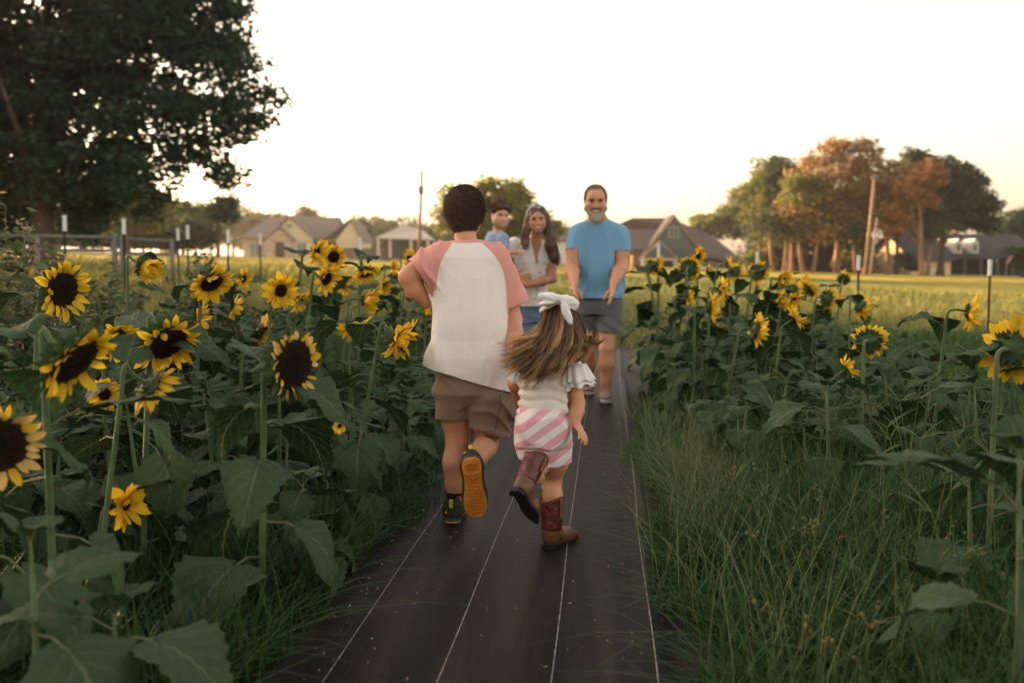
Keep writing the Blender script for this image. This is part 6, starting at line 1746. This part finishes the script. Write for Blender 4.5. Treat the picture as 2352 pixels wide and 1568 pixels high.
def sunflower(u, v, D, size, az, tilt, frac, label, old=0, close=0, droopleaf=1, nleaf=9, leafsize=.24, stem=True, lean=None, group='sunflowers in bloom', seed=None, npet=None):
    """u,v = head centre in the view at forward distance D; size = head diameter; az 0 = facing the camera, 90 = facing right; tilt = looking down"""
    rnd = random.Random(seed if seed is not None else int(u * 7 + v * 13))
    c = P(u, v, D)
    az = az - math.degrees(math.atan((u - 1176) / FPX))     # measured from the line of sight
    n = Vector((math.sin(R(az)) * math.cos(R(tilt)), -math.cos(R(az)) * math.cos(R(tilt)), -math.sin(R(tilt))))
    rd = size * frac * .455; pl = (size / 2 - rd * .8) * 1.12
    neck = c - n * (rd * .5 + .05) ; 
    lx = lean if lean is not None else rnd.uniform(-.08, .08)
    bx = neck.x - n.x * .10 + lx * (neck.z); by = neck.y - n.y * .10 + rnd.uniform(-.06, .06)
    s_b = bx - PS * by
    if by < 11:
        if -1.02 < s_b < -.2: bx = -1.02 - rnd.uniform(0, .1) + PS * by
        elif -.2 <= s_b < .5: bx = .5 + rnd.uniform(0, .1) + PS * by
    base = Vector((bx, by, G(bx, by)))
    t = thing('sunflower', label, 'sunflower', base, group)
    H_ = neck.z - base.z
    sr = .0055 + .045 * rd
    # stem path: rises then bends over behind the head
    top = Vector((neck.x - n.x * .03, neck.y - n.y * .03, neck.z - .03 + .06 * max(0, tilt) / 45))
    p1 = base.lerp(Vector((top.x, top.y, base.z)), .35) + Vector((0, 0, H_ * .4)); p2 = base.lerp(Vector((top.x, top.y, base.z)), .8) + Vector((0, 0, H_ * .82))
    pts = [base, p1, p2, top, neck, c - n * rd * .45]
    def cr_(P_, m=5):
        o = []
        for i in range(len(P_) - 1):
            a = P_[max(i - 1, 0)]; b = P_[i]; c_ = P_[i + 1]; d = P_[min(i + 2, len(P_) - 1)]
            for k in range(m):
                s_ = k / m; o.append(.5 * ((2 * b) + (c_ - a) * s_ + (2 * a - 5 * b + 4 * c_ - d) * s_ * s_ + (3 * b - a - 3 * c_ + d) * s_ ** 3))
        o.append(P_[-1]); return o
    path = cr_([Vector(p) for p in pts], 4)
    mb = MB(); k_ = len(path); mb.tube([p - base for p in path], [sr * (1.25 - .45 * i / k_) for i in range(k_)], 7)
    add('stem', mb.me('stem', STEM, True), t)
    # head
    q = n.to_track_quat('Z', 'Y'); roll = rnd.uniform(0, 6.28)
    HM = Matrix.Translation(c - base) @ q.to_matrix().to_4x4() @ Matrix.Rotation(roll, 4, 'Z')
    hd = child('flower_head', RECM, t, HM @ Matrix.Scale(rd, 4))
    child('seed_disc', DISCM, hd, Matrix.Identity(4))
    child('bract_ring', SEPM[rnd.randrange(3)], hd, Matrix.Rotation(rnd.uniform(0, 6), 4, 'Z'))
    npz = npet or (32 if size > .12 else 22)
    for i in range(npz):
        if rnd.random() < .06 + .1 * old: continue
        a = 2 * math.pi * (i + rnd.uniform(-.35, .35)) / npz
        ring = i % 2
        lift = close + rnd.uniform(-.2, .45) + (.12 if ring else -.05) + (.5 if rnd.random() < .13 else 0)
        L_ = pl / rd * rnd.uniform(.85, 1.2) * (.8 if old else 1) * (1 + .15 * abs(close))
        M4 = Matrix.Rotation(a, 4, 'Z') @ Matrix.Translation((.90 - .06 * ring, 0, -.04 + .06 * ring)) @ Matrix.Rotation(-lift, 4, 'Y') @ Matrix.Rotation(rnd.uniform(-.45, .45), 4, 'X') @ Matrix.Rotation(rnd.uniform(-.2, .2), 4, 'Z') @ Matrix.Diagonal((L_, L_ * rnd.uniform(.85, 1.25) * 1.12, L_, 1))
        child('petal', (PETALS_OLD if old and rnd.random() < .7 else PETALS)[rnd.randrange(4)], hd, M4)
    # leaves spiral up the stem
    a0 = rnd.uniform(0, 6.28)
    for i in range(nleaf):
        f_ = .08 + .74 * (i + rnd.uniform(0, .5)) / nleaf
        ip = f_ * (k_ - 1) * .72; i0 = int(ip); pos = path[i0].lerp(path[min(i0 + 1, k_ - 1)], ip - i0) - base
        s_ = leafsize * (1.2 - .6 * abs(f_ - .35)) * rnd.uniform(.75, 1.15)
        la = a0 + i * 2.4 + rnd.uniform(-.4, .4)
        if f_ > .42 and math.sin(la) < -.1: la = -la           # upper leaves stand behind the head
        if f_ > .42: s_ *= .8
        add_leaf(t, pos, la, s_, (rnd.uniform(-.95, -.15) if f_ < .6 else rnd.uniform(-.5, .25)) * droopleaf, rnd.uniform(-.35, .35), rnd.randrange(6))
    return t

# left bed, flowers one can tell apart
S = sunflower
S(145, 665, 3.66, .21, 42, 8, .74, 'sunflower with a tall oval disc, upper left, petals flared at top and bottom', nleaf=7)
S(332, 612, 5.0, .19, 62, 28, .5, 'sunflower seen side-on with half closed drooping petals near the fence post', close=1.0, nleaf=7)
S(485, 650, 4.7, .205, 30, 40, .62, 'wide sunflower tipped down on an arching stem, upper middle of the left bed', nleaf=8, lean=-.05)
S(645, 668, 4.7, .165, 26, 6, .46, 'neat round sunflower facing the camera on a straight thin stem', nleaf=6, leafsize=.17)
S(728, 580, 6.3, .19, 60, 10, .5, 'left one of the two touching sunflowers at the top of the bed', nleaf=7)
S(766, 590, 6.9, .17, 18, 6, .6, 'dark-faced sunflower just behind the right of the touching pair', nleaf=7)
S(750, 640, 5.7, .19, 50, 22, .55, 'sunflower directly below the touching pair, petals hanging at its base', nleaf=8)
S(840, 628, 6.6, .19, 32, 58, .62, 'sunflower nodding toward the ground left of the boy', nleaf=7)
S(838, 690, 5.8, .17, 75, 8, .35, 'fluffy double-petalled sunflower turned right near the boy', close=.6, nleaf=8, npet=34)
S(815, 752, 4.9, .17, 22, 50, .5, 'sunflower whose upper half hides under a large leaf', nleaf=8)
S(918, 775, 4.15, .19, 68, 34, .45, 'sunflower tilted side-on on a bare stem beside the boy', nleaf=7)
S(530, 708, 5.9, .17, 104, 28, .5, 'small sunflower seen from behind below the wide tipped one', nleaf=8)
S(598, 762, 5.0, .17, 112, 12, .5, 'sunflower turned away with yellow showing at its right edge', nleaf=8)
S(690, 690, 6.2, .16, 62, 40, .5, 'half hidden sunflower between the round one and the nodding cluster', nleaf=8)
S(676, 835, 2.95, .215, 48, 2, .82, 'largest ripe sunflower, big oval disc and withered petals, mid left bed', old=1, nleaf=9, leafsize=.27, npet=34)
S(270, 780, 4.0, .17, 34, 12, .6, 'sunflower half behind two larger heads at the left', nleaf=7)
S(385, 788, 3.15, .215, 36, 40, .74, 'broad dark sunflower with petals flaring to the right, left middle', nleaf=8)
S(172, 832, 2.5, .215, 52, 38, .76, 'big heavy sunflower hanging to the right on a thick stem at the left', nleaf=7, leafsize=.27)
S(345, 888, 3.0, .17, 118, 38, .55, 'sunflower seen from behind with green bracts and yellow fringe below the broad one', nleaf=6)
S(240, 905, 3.6, .12, 5, 0, .45, 'small pale sunflower half covered by a leaf under the big heavy one', nleaf=6)
S(0, 1022, 2.25, .205, 14, 0, .68, 'ripe sunflower cut by the left edge of the view with peach petals', old=1, nleaf=7, leafsize=.27)
S(290, 1160, 3.0, .14, 46, 4, .30, 'small bright lemon sunflower low among the dark leaves', nleaf=5, leafsize=.13)
S(883, 656, 8.6, .16, 60, 10, .4, 'tiny distant yellow sunflower just left of the boy\'s elbow', nleaf=8)
S(998, 702, 7.2, .16, 40, 30, .5, 'sunflower peeking out beside the boy\'s shirt', nleaf=8)
S(938, 590, 10.5, .17, 50, 0, .5, 'distant sunflower showing above the boy\'s sleeve', nleaf=8)
S(905, 612, 10, .17, 70, 0, .5, 'distant sunflower level with the boy\'s sleeve', nleaf=8)
S(780, 978, 3.9, .06, 20, 0, .35, 'tiny yellow flower low in the dark middle of the left bed', nleaf=3, leafsize=.12)
S(455, 735, 5.4, .17, 70, 20, .5, 'sunflower glimpsed between leaves under the wide tipped one', nleaf=6)
S(560, 640, 7.6, .16, 55, 15, .5, 'small distant sunflower between the wide tipped one and the round one', nleaf=6)
S(790, 655, 7.8, .15, 60, 10, .5, 'small distant sunflower left of the nodding one', nleaf=6)
S(958, 650, 8.4, .15, 80, 0, .45, 'thin distant sunflower under the boy\'s elbow', nleaf=6)
# right bed
S(1496, 612, 9.4, .18, 150, 5, .55, 'first sunflower right of the man, seen from behind', nleaf=8)
S(1512, 605, 9.0, .17, 85, 0, .4, 'thin side-on sunflower right beside the first one by the man', nleaf=7)
S(1582, 616, 8.6, .20, 172, 0, .66, 'round green-backed sunflower with a full yellow rim, right of the man', nleaf=8)
S(1603, 590, 8.9, .18, 52, 6, .5, 'dark-faced sunflower peeking above the green-backed round one', nleaf=7)
S(1626, 622, 9.2, .13, 100, 10, .5, 'small sunflower right of the green-backed round one', nleaf=7)
S(1672, 608, 9.0, .17, 95, -8, .4, 'upright side-on sunflower in the far middle of the right bed', nleaf=7)
S(1690, 624, 8.7, .17, 140, 25, .5, 'sunflower drooping just below the upright side-on one', nleaf=8)
S(1740, 625, 8.4, .20, 155, 8, .6, 'shaggy sunflower seen from behind below a white post top', nleaf=8)
S(1580, 680, 7.4, .16, 102, 8, .45, 'side-on sunflower low on the path side of the right bed', nleaf=8)
S(1632, 706, 6.6, .22, 98, 5, .45, 'large side-on sunflower with a long bright rim near the path side', nleaf=9)
S(1660, 664, 7.0, .17, 72, 8, .5, 'sunflower tucked above the large side-on one', nleaf=8)
S(1737, 758, 5.7, .19, 112, 8, .5, 'sunflower on a hooked stem turning right, middle of the right bed', nleaf=8)
S(1798, 644, 7.6, .18, 60, 12, .5, 'top sunflower of the crowded cluster', nleaf=8)
S(1822, 668, 7.4, .18, 130, 10, .5, 'middle sunflower of the crowded cluster', nleaf=8)
S(1794, 688, 7.0, .15, 70, -10, .4, 'lower left sunflower of the crowded cluster', nleaf=8)
S(1822, 690, 6.9, .15, 55, 25, .4, 'lower right sunflower of the crowded cluster', nleaf=8)
S(1856, 664, 7.8, .19, 120, -42, .6, 'sunflower tilted skyward right of the crowded cluster', nleaf=8)
S(1848, 645, 8.2, .14, 90, 0, .4, 'small bright sunflower behind the skyward one', nleaf=7)
S(1901, 686, 7.4, .19, 128, 10, .6, 'narrow green-backed sunflower with yellow rim in the right bed', nleaf=8)
S(1826, 730, 6.2, .16, 88, -35, .4, 'thin edge-on sunflower slanting below the crowded cluster', nleaf=8)
S(1978, 706, 7.0, .18, 118, 35, .5, 'sunflower nodding right at the edge of the mown field', nleaf=8)
S(1938, 640, 8.2, .15, 168, -30, .6, 'green bud-like sunflower head without open petals', nleaf=7, close=.9, npet=12)
S(1996, 784, 5.0, .175, 168, 6, .62, 'round sunflower seen from behind on a thick pale stem', nleaf=7)
S(2226, 714, 4.9, .175, 92, 4, .45, 'lone tall sunflower turned right near the right fence post', nleaf=7)
S(2322, 802, 3.25, .21, 158, 2, .5, 'large green-backed sunflower ringed in orange at the right edge', nleaf=9, leafsize=.26, lean=.06)
S(1945, 846, 4.5, .12, 105, -38, .4, 'little sunflower with upturned petals low in the right bed', nleaf=5, leafsize=.2)

# leafy plants without an open flower fill the two beds
def leafy(x, y, h, nleaf, ls, label, group, rnd):
    base = Vector((x, y, G(x, y))); t = thing('sunflower_plant', label, 'leafy plant', base, group)
    lean = Vector((rnd.uniform(-.1, .1), rnd.uniform(-.1, .1), 0)) * h
    mb = MB(); pts = [Vector((0, 0, 0)), lean * .3 + Vector((0, 0, h * .5)), lean + Vector((0, 0, h))]
    mb.tube(pts, [.011, .009, .003], 6); add('stem', mb.me('stem', STEM, True), t)
    a0 = rnd.uniform(0, 6.28)
    for i in range(nleaf):
        f_ = .12 + .88 * (i + rnd.uniform(0, .4)) / nleaf
        pos = pts[0].lerp(pts[1], f_ * 2) if f_ < .5 else pts[1].lerp(pts[2], min(1, f_ * 2 - 1))
        s_ = ls * (1.2 - .7 * f_) * rnd.uniform(.8, 1.15)
        add_leaf(t, pos, a0 + i * 2.4 + rnd.uniform(-.4, .4), s_, rnd.uniform(-1.0, -.1) if f_ < .75 else rnd.uniform(-.5, .2), rnd.uniform(-.35, .35), rnd.randrange(6))
    for i in range(3): add_leaf(t, pts[2] - Vector((0, 0, .01)), a0 + i * 2.1, ls * rnd.uniform(.38, .6), rnd.uniform(-.1, .6), 0, rnd.randrange(6))
    return t
rnd = random.Random(11)
gl, gr = 'leafy sunflower plants without open heads in the left bed', 'leafy sunflower plants without open heads in the right bed'
def visible_top(x, y):   # keep fill plants lower than the flowers
    return 1
spots = []
for k in range(215):
    for _ in range(40):
        y = 1.9 + 8.6 * rnd.random() ** 1.15
        s = -1.02 - (2.6 + .3 * y) * rnd.random() ** 1.35
        if y < 3.5 and s > -2.0 + .5 * max(0, y - 2.9): continue
        if y < 2.5 and s > -2.3: continue
        if all((s - a) ** 2 + (y - b) ** 2 > .25 ** 2 for a, b in spots): break
    else: continue
    if s + PS * y < -.53 * y - 1.0: continue
    spots.append((s, y))
    leafy(s + PS * y, y, rnd.uniform(.40, .72) * (.9 if y < 3.4 else 1) * (.75 if s > -1.45 else 1), rnd.randrange(8, 13), rnd.uniform(.2, .27) + (.03 if y < 3.6 else 0), 'leafy green sunflower plant with no open flower in the left bed', gl, rnd)
spots = []
for k in range(120):
    for _ in range(40):
        y = 4.3 + 6.8 * rnd.random()
        s = .44 + (.75 + .17 * y) * rnd.random()
        if y < 5.6 and rnd.random() < .5: continue
        if all((s - a) ** 2 + (y - b) ** 2 > .32 ** 2 for a, b in spots): break
    else: continue
    spots.append((s, y))
    leafy(s + PS * y, y, rnd.uniform(.36, .62), rnd.randrange(8, 12), rnd.uniform(.19, .26), 'leafy green sunflower plant with no open flower in the right bed', gr, rnd)
# three low foreground plants at the lower right
def leafy_at(u, v, D, h, az, sizes, label):
    b = P(u, v, D); t = thing('sunflower_plant', label, 'leafy plant', Vector((b.x, b.y, G(b.x, b.y))))
    z0 = h; mb = MB(); mb.tube([(0, 0, 0), (.01, .01, z0 * .5), (.0, .02, z0)], [.011, .009, .003], 7); add('stem', mb.me('stem', STEM, True), t)
    for i in range(3): add_leaf(t, Vector((0, .02, z0 - .01)), i * 2.1 + u, .09, R(35), 0, i)
    for (hz_, a, s_, ti, k) in sizes: add_leaf(t, Vector((0, .01, hz_)), R(a), s_, R(ti), 0, k)
    return t
leafy_at(2345, 1240, 2.05, .72, 0, [(.60, 185, .26, 12, 0), (.38, 150, .24, -10, 4), (.2, 200, .26, -25, 1), (.66, 60, .2, 0, 2), (.5, 300, .22, -10, 1)], 'thick-stemmed plant at the lower right corner holding out one pale leaf')
leafy_at(2140, 1420, 2.5, .30, 0, [(.28, 170, .10, 30, 3), (.25, 30, .11, 40, 0), (.22, 250, .12, 0, 2), (.30, 100, .08, 60, 3)], 'small young plant in the grass at the lower right')
leafy_at(2230, 1150, 2.9, .5, 0, [(.46, 190, .27, 5, 0), (.40, 320, .2, -10, 1), (.3, 220, .2, -20, 5)], 'low plant with one broad drooping leaf in the right grass')
leafy_at(2200, 1580, 1.85, .22, 0, [(.17, 170, .22, 5, 3), (.15, 20, .2, 0, 0)], 'low plant with a broad leaf at the bottom right edge')
leafy_at(1900, 1020, 4.2, .6, 0, [(.5, 200, .26, -10, 1), (.42, 330, .22, -10, 2), (.55, 90, .2, 0, 0), (.3, 250, .2, -10, 4)], 'plant with a hanging pale leaf below the little upturned sunflower')
leafy_at(60, 1250, 2.0, .55, 0, [(.36, 330, .27, -30, 2), (.42, 60, .2, 0, 0), (.3, 290, .24, -35, 4), (.3, 30, .24, -25, 2)], 'plant with very large dark leaves in the lower left corner')
leafy_at(250, 1330, 2.1, .36, 0, [(.3, 340, .26, -15, 1), (.25, 270, .24, -20, 2), (.33, 200, .2, 0, 0)], 'low plant with a torn drooping leaf under the lemon sunflower')
# ------------------------------------------------------------------ grasses and weeds
def grass_mat(name, a, b, rough=.6):
    m = bpy.data.materials.new(name); nt, N, L, p = nodes(m)
    at = N.new('ShaderNodeAttribute'); at.attribute_name = 'tone'
    mx = N.new('ShaderNodeMix'); mx.data_type = 'RGBA'; mx.inputs[6].default_value = (*a, 1); mx.inputs[7].default_value = (*b, 1); L.new(at.outputs['Fac'], mx.inputs[0])
    L.new(mx.outputs[2], p.inputs['Base Color']); p.inputs['Roughness'].default_value = rough; p.inputs['Specular IOR Level'].default_value = .25
    tr = N.new('ShaderNodeBsdfTranslucent'); L.new(mx.outputs[2], tr.inputs[0]); ms = N.new('ShaderNodeMixShader'); ms.inputs[0].default_value = .3
    L.new(p.outputs[0], ms.inputs[1]); L.new(tr.outputs[0], ms.inputs[2]); L.new(ms.outputs[0], N['Material Output'].inputs[0])
    return m
def blades(name, x, y, h, w, m, bend=.5, dirs=None, z0=None, tone=None, up=.85):
    """one curved tapering blade per root"""
    n = len(x); K = 4
    z = ground(x, y) if z0 is None else z0
    a = rng.uniform(0, 2 * math.pi, n) if dirs is None else dirs
    dx, dy = np.cos(a), np.sin(a)
    b = bend * rng.uniform(.2, 1.3, n)
    sx, sy = -dy, dx
    V = np.zeros((n, 7, 3))
    for k, (t, ww) in enumerate(((0, 1), (.4, .9), (.75, .6), (1, 0))):
        r_ = h * t * (1 - up * .0) ; off = h * b * t * t; zz = h * (t - .35 * b * t * t)
        cx, cy = x + dx * off, y + dy * off
        if k < 3:
            V[:, 2 * k] = np.stack([cx - sx * w * ww / 2, cy - sy * w * ww / 2, z + zz], 1)
            V[:, 2 * k + 1] = np.stack([cx + sx * w * ww / 2, cy + sy * w * ww / 2, z + zz], 1)
        else: V[:, 6] = np.stack([cx, cy, z + zz], 1)
    i = np.arange(n)[:, None] * 7
    q = np.concatenate([i + np.array([0, 1, 3, 2]), i + np.array([2, 3, 5, 4])]); tri = i + np.array([4, 5, 6])
    tn = rng.uniform(0, 1, n) if tone is None else tone
    return fastmesh(name, V.reshape(-1, 3), [q, tri], m, True, {'tone': np.repeat(tn, 7)})
gm1 = grass_mat('fresh weed grass', (.014, .050, .012), (.062, .135, .028))
gm2 = grass_mat('field grass', (.10, .14, .04), (.30, .29, .08))
gm3 = grass_mat('dry straw', (.10, .15, .045), (.38, .36, .17))
def clumpy(n, x0, x1, y0, y1, nc, sd, keep):
    cx = rng.uniform(x0, x1, nc); cy = rng.uniform(y0, y1, nc); i = rng.integers(0, nc, n)
    x = cx[i] + rng.normal(size=n) * sd; y = cy[i] + rng.normal(size=n) * sd
    k = keep(x, y); return x[k], y[k]
S_of = lambda x, y: x - PS * y
# right verge: long thin grass hanging over the fabric edge
def stuff(me, name, label, cat): o = add(name, me); tag(o, label, cat, None, 'stuff'); return o
keepR = lambda x, y: (S_of(x, y) > .22 + .07 * np.sin(y * 3) + .05 * np.sin(y * 7.3)) & (y > 1.2) & (x < .62 * y + .8)
x, y = clumpy(52000, .2, 5, 1.2, 6.6, 900, .10, keepR)
e = np.clip((S_of(x, y) - .2) / .7, 0, 1)
h = (.13 + .22 * e) * rng.uniform(.5, 1.5, len(x)); 
stuff(blades('grass', x, y, h, .0045 + .002 * rng.random(len(x)), gm1, .9), 'grass', 'tall tangled weed grass right of the fabric path', 'grass')
x, y = clumpy(22000, .3, 6, 1.3, 6.0, 500, .2, keepR)
stuff(blades('ground_cover', x, y, .07 * rng.uniform(.5, 1.5, len(x)), .012 + .008 * rng.random(len(x)), gm1, 1.0), 'grass_undergrowth', 'low leafy ground cover in the right verge', 'undergrowth')
# wispy stalks
x, y = clumpy(4600, .3, 4.2, 2.2, 6.2, 200, .14, keepR)
stuff(blades('stalks', x, y, rng.uniform(.25, .58, len(x)), .0022 + 0 * x, gm3, .8, tone=rng.uniform(0, .7, len(x))), 'straw_grass', 'pale wispy grass stalks rising from the right verge', 'grass')
# the pale tuft beside the girl leaning over the path
x, y = clumpy(1500, .75, 1.25, 3.9, 5.0, 26, .07, lambda x, y: S_of(x, y) > .3)
stuff(blades('tuft', x, y, rng.uniform(.2, .45, len(x)), .0022 + 0 * x, gm3, 1.2, dirs=rng.normal(math.pi * .95, .9, len(x)), tone=rng.uniform(0, .6, len(x))), 'tuft_grass', 'feathery straw-tinted grass tuft leaning over the path edge by the girl', 'grass')
# single long blades arching over both fabric edges
n = 900; yy = rng.uniform(1.9, 7.5, n); rt = rng.random(n) < .6
ss2 = np.where(rt, .24 + rng.uniform(0, .2, n), -.9 - rng.uniform(0, .2, n)); dd = np.where(rt, math.pi, 0) + rng.normal(0, .7, n)
stuff(blades('edge', ss2 + PS * yy, yy, rng.uniform(.15, .42, n), .0035 + .002 * rng.random(n), gm1, 1.5, dirs=dd, tone=rng.uniform(.2, 1, n)), 'edge_grass', 'long grass blades arching over the edges of the fabric path', 'grass')
# dry bits lying on the fabric
n = 700; yy = rng.uniform(1.8, 8, n); sx = rng.uniform(-.88, .2, n); sx = np.where(rng.random(n) < .5, np.where(sx > -.3, .22 - np.abs(rng.normal(0, .13, n)), -.88 + np.abs(rng.normal(0, .15, n))), sx)
cen = np.stack([sx + PS * yy, yy, ground(sx, yy) + .02], 1)
stuff(leaf_mesh('litter', cen, .0055, mat('dry crumbs', (.28, .2, .13), .9, attr='tone', randcol=.5)), 'path_litter', 'tiny dry crumbs and leaf bits scattered on the fabric path', 'litter')
# finger grass heads: a stalk with spikes at its tip
mb = MB(); rr = random.Random(5)
for k in range(90):
    yy = rr.uniform(2.2, 5.5); s = rr.uniform(.35, 2.6); xx = s + PS * yy
    hh = rr.uniform(.22, .62) if s > .7 else rr.uniform(.15, .4); a = rr.uniform(0, 6.28); ln = rr.uniform(.05, .3)
    b = Vector((xx, yy, G(xx, yy))); tp = b + Vector((math.cos(a) * ln, math.sin(a) * ln, hh))
    mb.tube([b, b.lerp(tp, .5) + Vector((0, 0, .05)), tp], [.0016, .0013, .001], 3)
    for j in range(rr.randrange(3, 6)):
        a2 = rr.uniform(0, 6.28); d = Vector((math.cos(a2) * .8, math.sin(a2) * .8, rr.uniform(.1, 1))).normalized() * rr.uniform(.06, .13)
        mb.tube([tp, tp + d * .5 + Vector((0, 0, .006)), tp + d], [.0014, .0017, .0008], 3)
me = mb.me('finger', gm3); me.attributes.new('tone', 'FLOAT', 'POINT').data.foreach_set('value', rng.uniform(0, .7, len(me.vertices)).astype(np.float32))
stuff(me, 'finger_grass', 'finger-like seed spikes over the right verge', 'grass')
# round sedge seed heads
mb = MB()
for k in range(70):
    yy = rr.uniform(2.3, 4.2); s = rr.uniform(.42, 2.1); xx = s + PS * yy; hh = rr.uniform(.14, .3); a = rr.uniform(0, 6.28)
    b = Vector((xx, yy, G(xx, yy))); tp = b + Vector((math.cos(a) * .05, math.sin(a) * .05, hh)); mb.tube([b, tp], .0012, 3)
    for j in range(rr.randrange(2, 6)):
        c_ = tp + Vector((rr.uniform(-.03, .03), rr.uniform(-.03, .03), rr.uniform(-.01, .03))); r_ = rr.uniform(.004, .0065)
        mb.tube([tp, c_], .0008, 3)
        mb.tube([c_ + Vector((0, 0, -r_)), c_ + Vector((0, 0, -r_ * .5)), c_ + Vector((0, 0, r_ * .5)), c_ + Vector((0, 0, r_))], [r_ * .3, r_, r_, r_ * .3], 6)
stuff(mb.me('sedge', mat('sedge seed heads', (.19, .15, .05), .8, .4, 30)), 'sedge', 'small round sedge seed heads in the right verge', 'sedge')
# left verge: low dark grass in front of the sunflowers
keepL = lambda x, y: (S_of(x, y) < -.86 + .1 * np.sin(y * 3.1) - .25 * np.clip(3.2 - y, 0, 1)) & (y > 1.3) & (x > -.62 * y - .9)
x, y = clumpy(30000, -3.2, -.4, 1.3, 5.6, 560, .10, keepL)
stuff(blades('grass', x, y, (.16 + .1 * (y < 4)) * rng.uniform(.4, 1.5, len(x)), .0045 + .002 * rng.random(len(x)), gm1, .9, tone=rng.uniform(0, .75, len(x)) ** 1.5), 'grass', 'dark grass in front of and under the left sunflowers', 'grass')
x, y = clumpy(5000, -7, -.8, 4.5, 9.5, 300, .2, lambda x, y: S_of(x, y) < -.98)
stuff(blades('grass', x, y, .16 * rng.uniform(.4, 1.5, len(x)), .006 + 0 * x, gm1, .8), 'bed_grass', 'grass growing between the left sunflower stems', 'grass')
x, y = clumpy(5000, .7, 6, 6, 12, 300, .2, lambda x, y: S_of(x, y) > .55)
stuff(blades('grass', x, y, .16 * rng.uniform(.4, 1.5, len(x)), .006 + 0 * x, gm1, .8), 'bed_grass', 'grass growing between the right sunflower stems', 'grass')
# seed-head stalks bottom left
# mid field
n = 42000
yy = 8 + 34 * rng.random(n) ** 1.4; xx = rng.uniform(-.62, .62, n) * yy
k = (np.abs(S_of(xx, yy) + .4) > 1.05) | (yy > 12.4)
xx, yy = xx[k], yy[k]
stuff(blades('field_grass', xx, yy, (.09 + .004 * yy) * rng.uniform(.5, 1.4, len(xx)), .006 + .0007 * yy, gm2, .6), 'field_grass', 'yellow green meadow grass covering the field beyond the beds', 'meadow grass')
n = 26000
yy = rng.uniform(5.4, 15, n); xx = rng.uniform(.12, .66, n) * yy
k = S_of(xx, yy) > .9 + .08 * yy; xx, yy = xx[k], yy[k]
stuff(blades('long_grass', xx, yy, .21 * rng.uniform(.5, 1.5, len(xx)), .006 + .0006 * yy, gm1, .7, tone=rng.uniform(.3, 1, len(xx))), 'long_grass', 'longer green grass along the inside of the right fence', 'meadow grass')

# weedy bushes at the left edge
wl = leaf_mat('grey green weed leaves', (.085, .12, .05), .3)
wl2 = leaf_mat('tan weed seed heads', (.30, .22, .12), .3)
def weed(label, u, v, D, rad, hgt, n, leaf, tan=.15, group='bushy weeds behind the left sunflowers'):
    b = P(u, v, D); x, y = b.x, b.y; z = G(x, y)
    t = thing('weed_bush', label, 'weed', Vector((x, y, z)), group)
    pts = []; tn = []; mb = MB()
    for s_ in range(34):
        a = random.uniform(0, 6.28); r_ = rad * random.random() ** .5; tx, ty = x + math.cos(a) * r_, y + math.sin(a) * r_; hh = hgt * random.uniform(.55, 1.05) * (1 - .35 * (r_ / rad) ** 2)
        p0 = Vector((x + (tx - x) * .3, y + (ty - y) * .3, z)); p1 = Vector((tx, ty, z + hh))
        mb.tube([p0, p0.lerp(p1, .5) + Vector((0, 0, .04)), p1], [.006, .004, .002], 4)
        k = n // 34
        f_ = rng.uniform(.15, 1, k); q = np.array(p0)[None] * (1 - f_[:, None]) + np.array(p1)[None] * f_[:, None] + rng.normal(size=(k, 3)) * .045
        pts.append(q); tn.append(f_)
    pts = np.concatenate(pts); tn = np.concatenate(tn)
    isT = (rng.random(len(pts)) < tan * 2 * np.clip(tn - .5, 0, 1) * 2)
    add_w('foliage', leaf_mesh('foliage', pts[~isT], leaf, wl), t)
    if isT.any(): add_w('seed_heads', leaf_mesh('seed_heads', pts[isT], leaf * .55, wl2), t)['kind'] = 'stuff'
    add_w('stems', mb.me('stems', PETIOLE), t)
weed('bushy weed at the left edge, nearest of the weeds', 5, 700, 5.6, .55, 1.45, 5200, .035, .3)
weed('tall tan-tipped weed just right of the left edge weed', 75, 700, 6.8, .55, 1.35, 4600, .035, .4)
weed('leafy weed between the first two flower heads', 165, 720, 8.2, .6, 1.0, 3600, .038, .2)
weed('feathery weed in front of the gate', 215, 660, 10.5, .6, 1.15, 2600, .05, .1)
weed('tall thin weed right of the gate', 465, 650, 11.5, .45, 1.25, 2200, .05, .25)
weed('low weed clump in the middle of the field edge', 400, 660, 9.5, .7, .75, 2600, .045, .2)
weed('weed clump beyond the nodding sunflowers', 600, 660, 11, .7, .7, 2200, .05, .15)
weed('dark leafy weed filling the lower left beneath the edge weeds', 40, 800, 4.2, .6, .8, 3600, .04, .05)
# ------------------------------------------------------------------ evening haze
hz_m = bpy.data.materials.new('haze'); hz_m.use_nodes = True
_nt = hz_m.node_tree; _nt.nodes.clear()
_o = _nt.nodes.new('ShaderNodeOutputMaterial'); _v = _nt.nodes.new('ShaderNodeVolumePrincipled')
_v.inputs['Color'].default_value = (.95, .93, .9, 1); _v.inputs['Density'].default_value = .0003; _v.inputs['Anisotropy'].default_value = .55
_nt.links.new(_v.outputs[0], _o.inputs['Volume'])
_mb = MB(); _mb.box(-510, 510, -65, 720, -2.2, 24)
_h = add('haze', _mb.me('haze', hz_m)); tag(_h, 'thin warm evening haze over the field', 'haze', None, 'stuff')
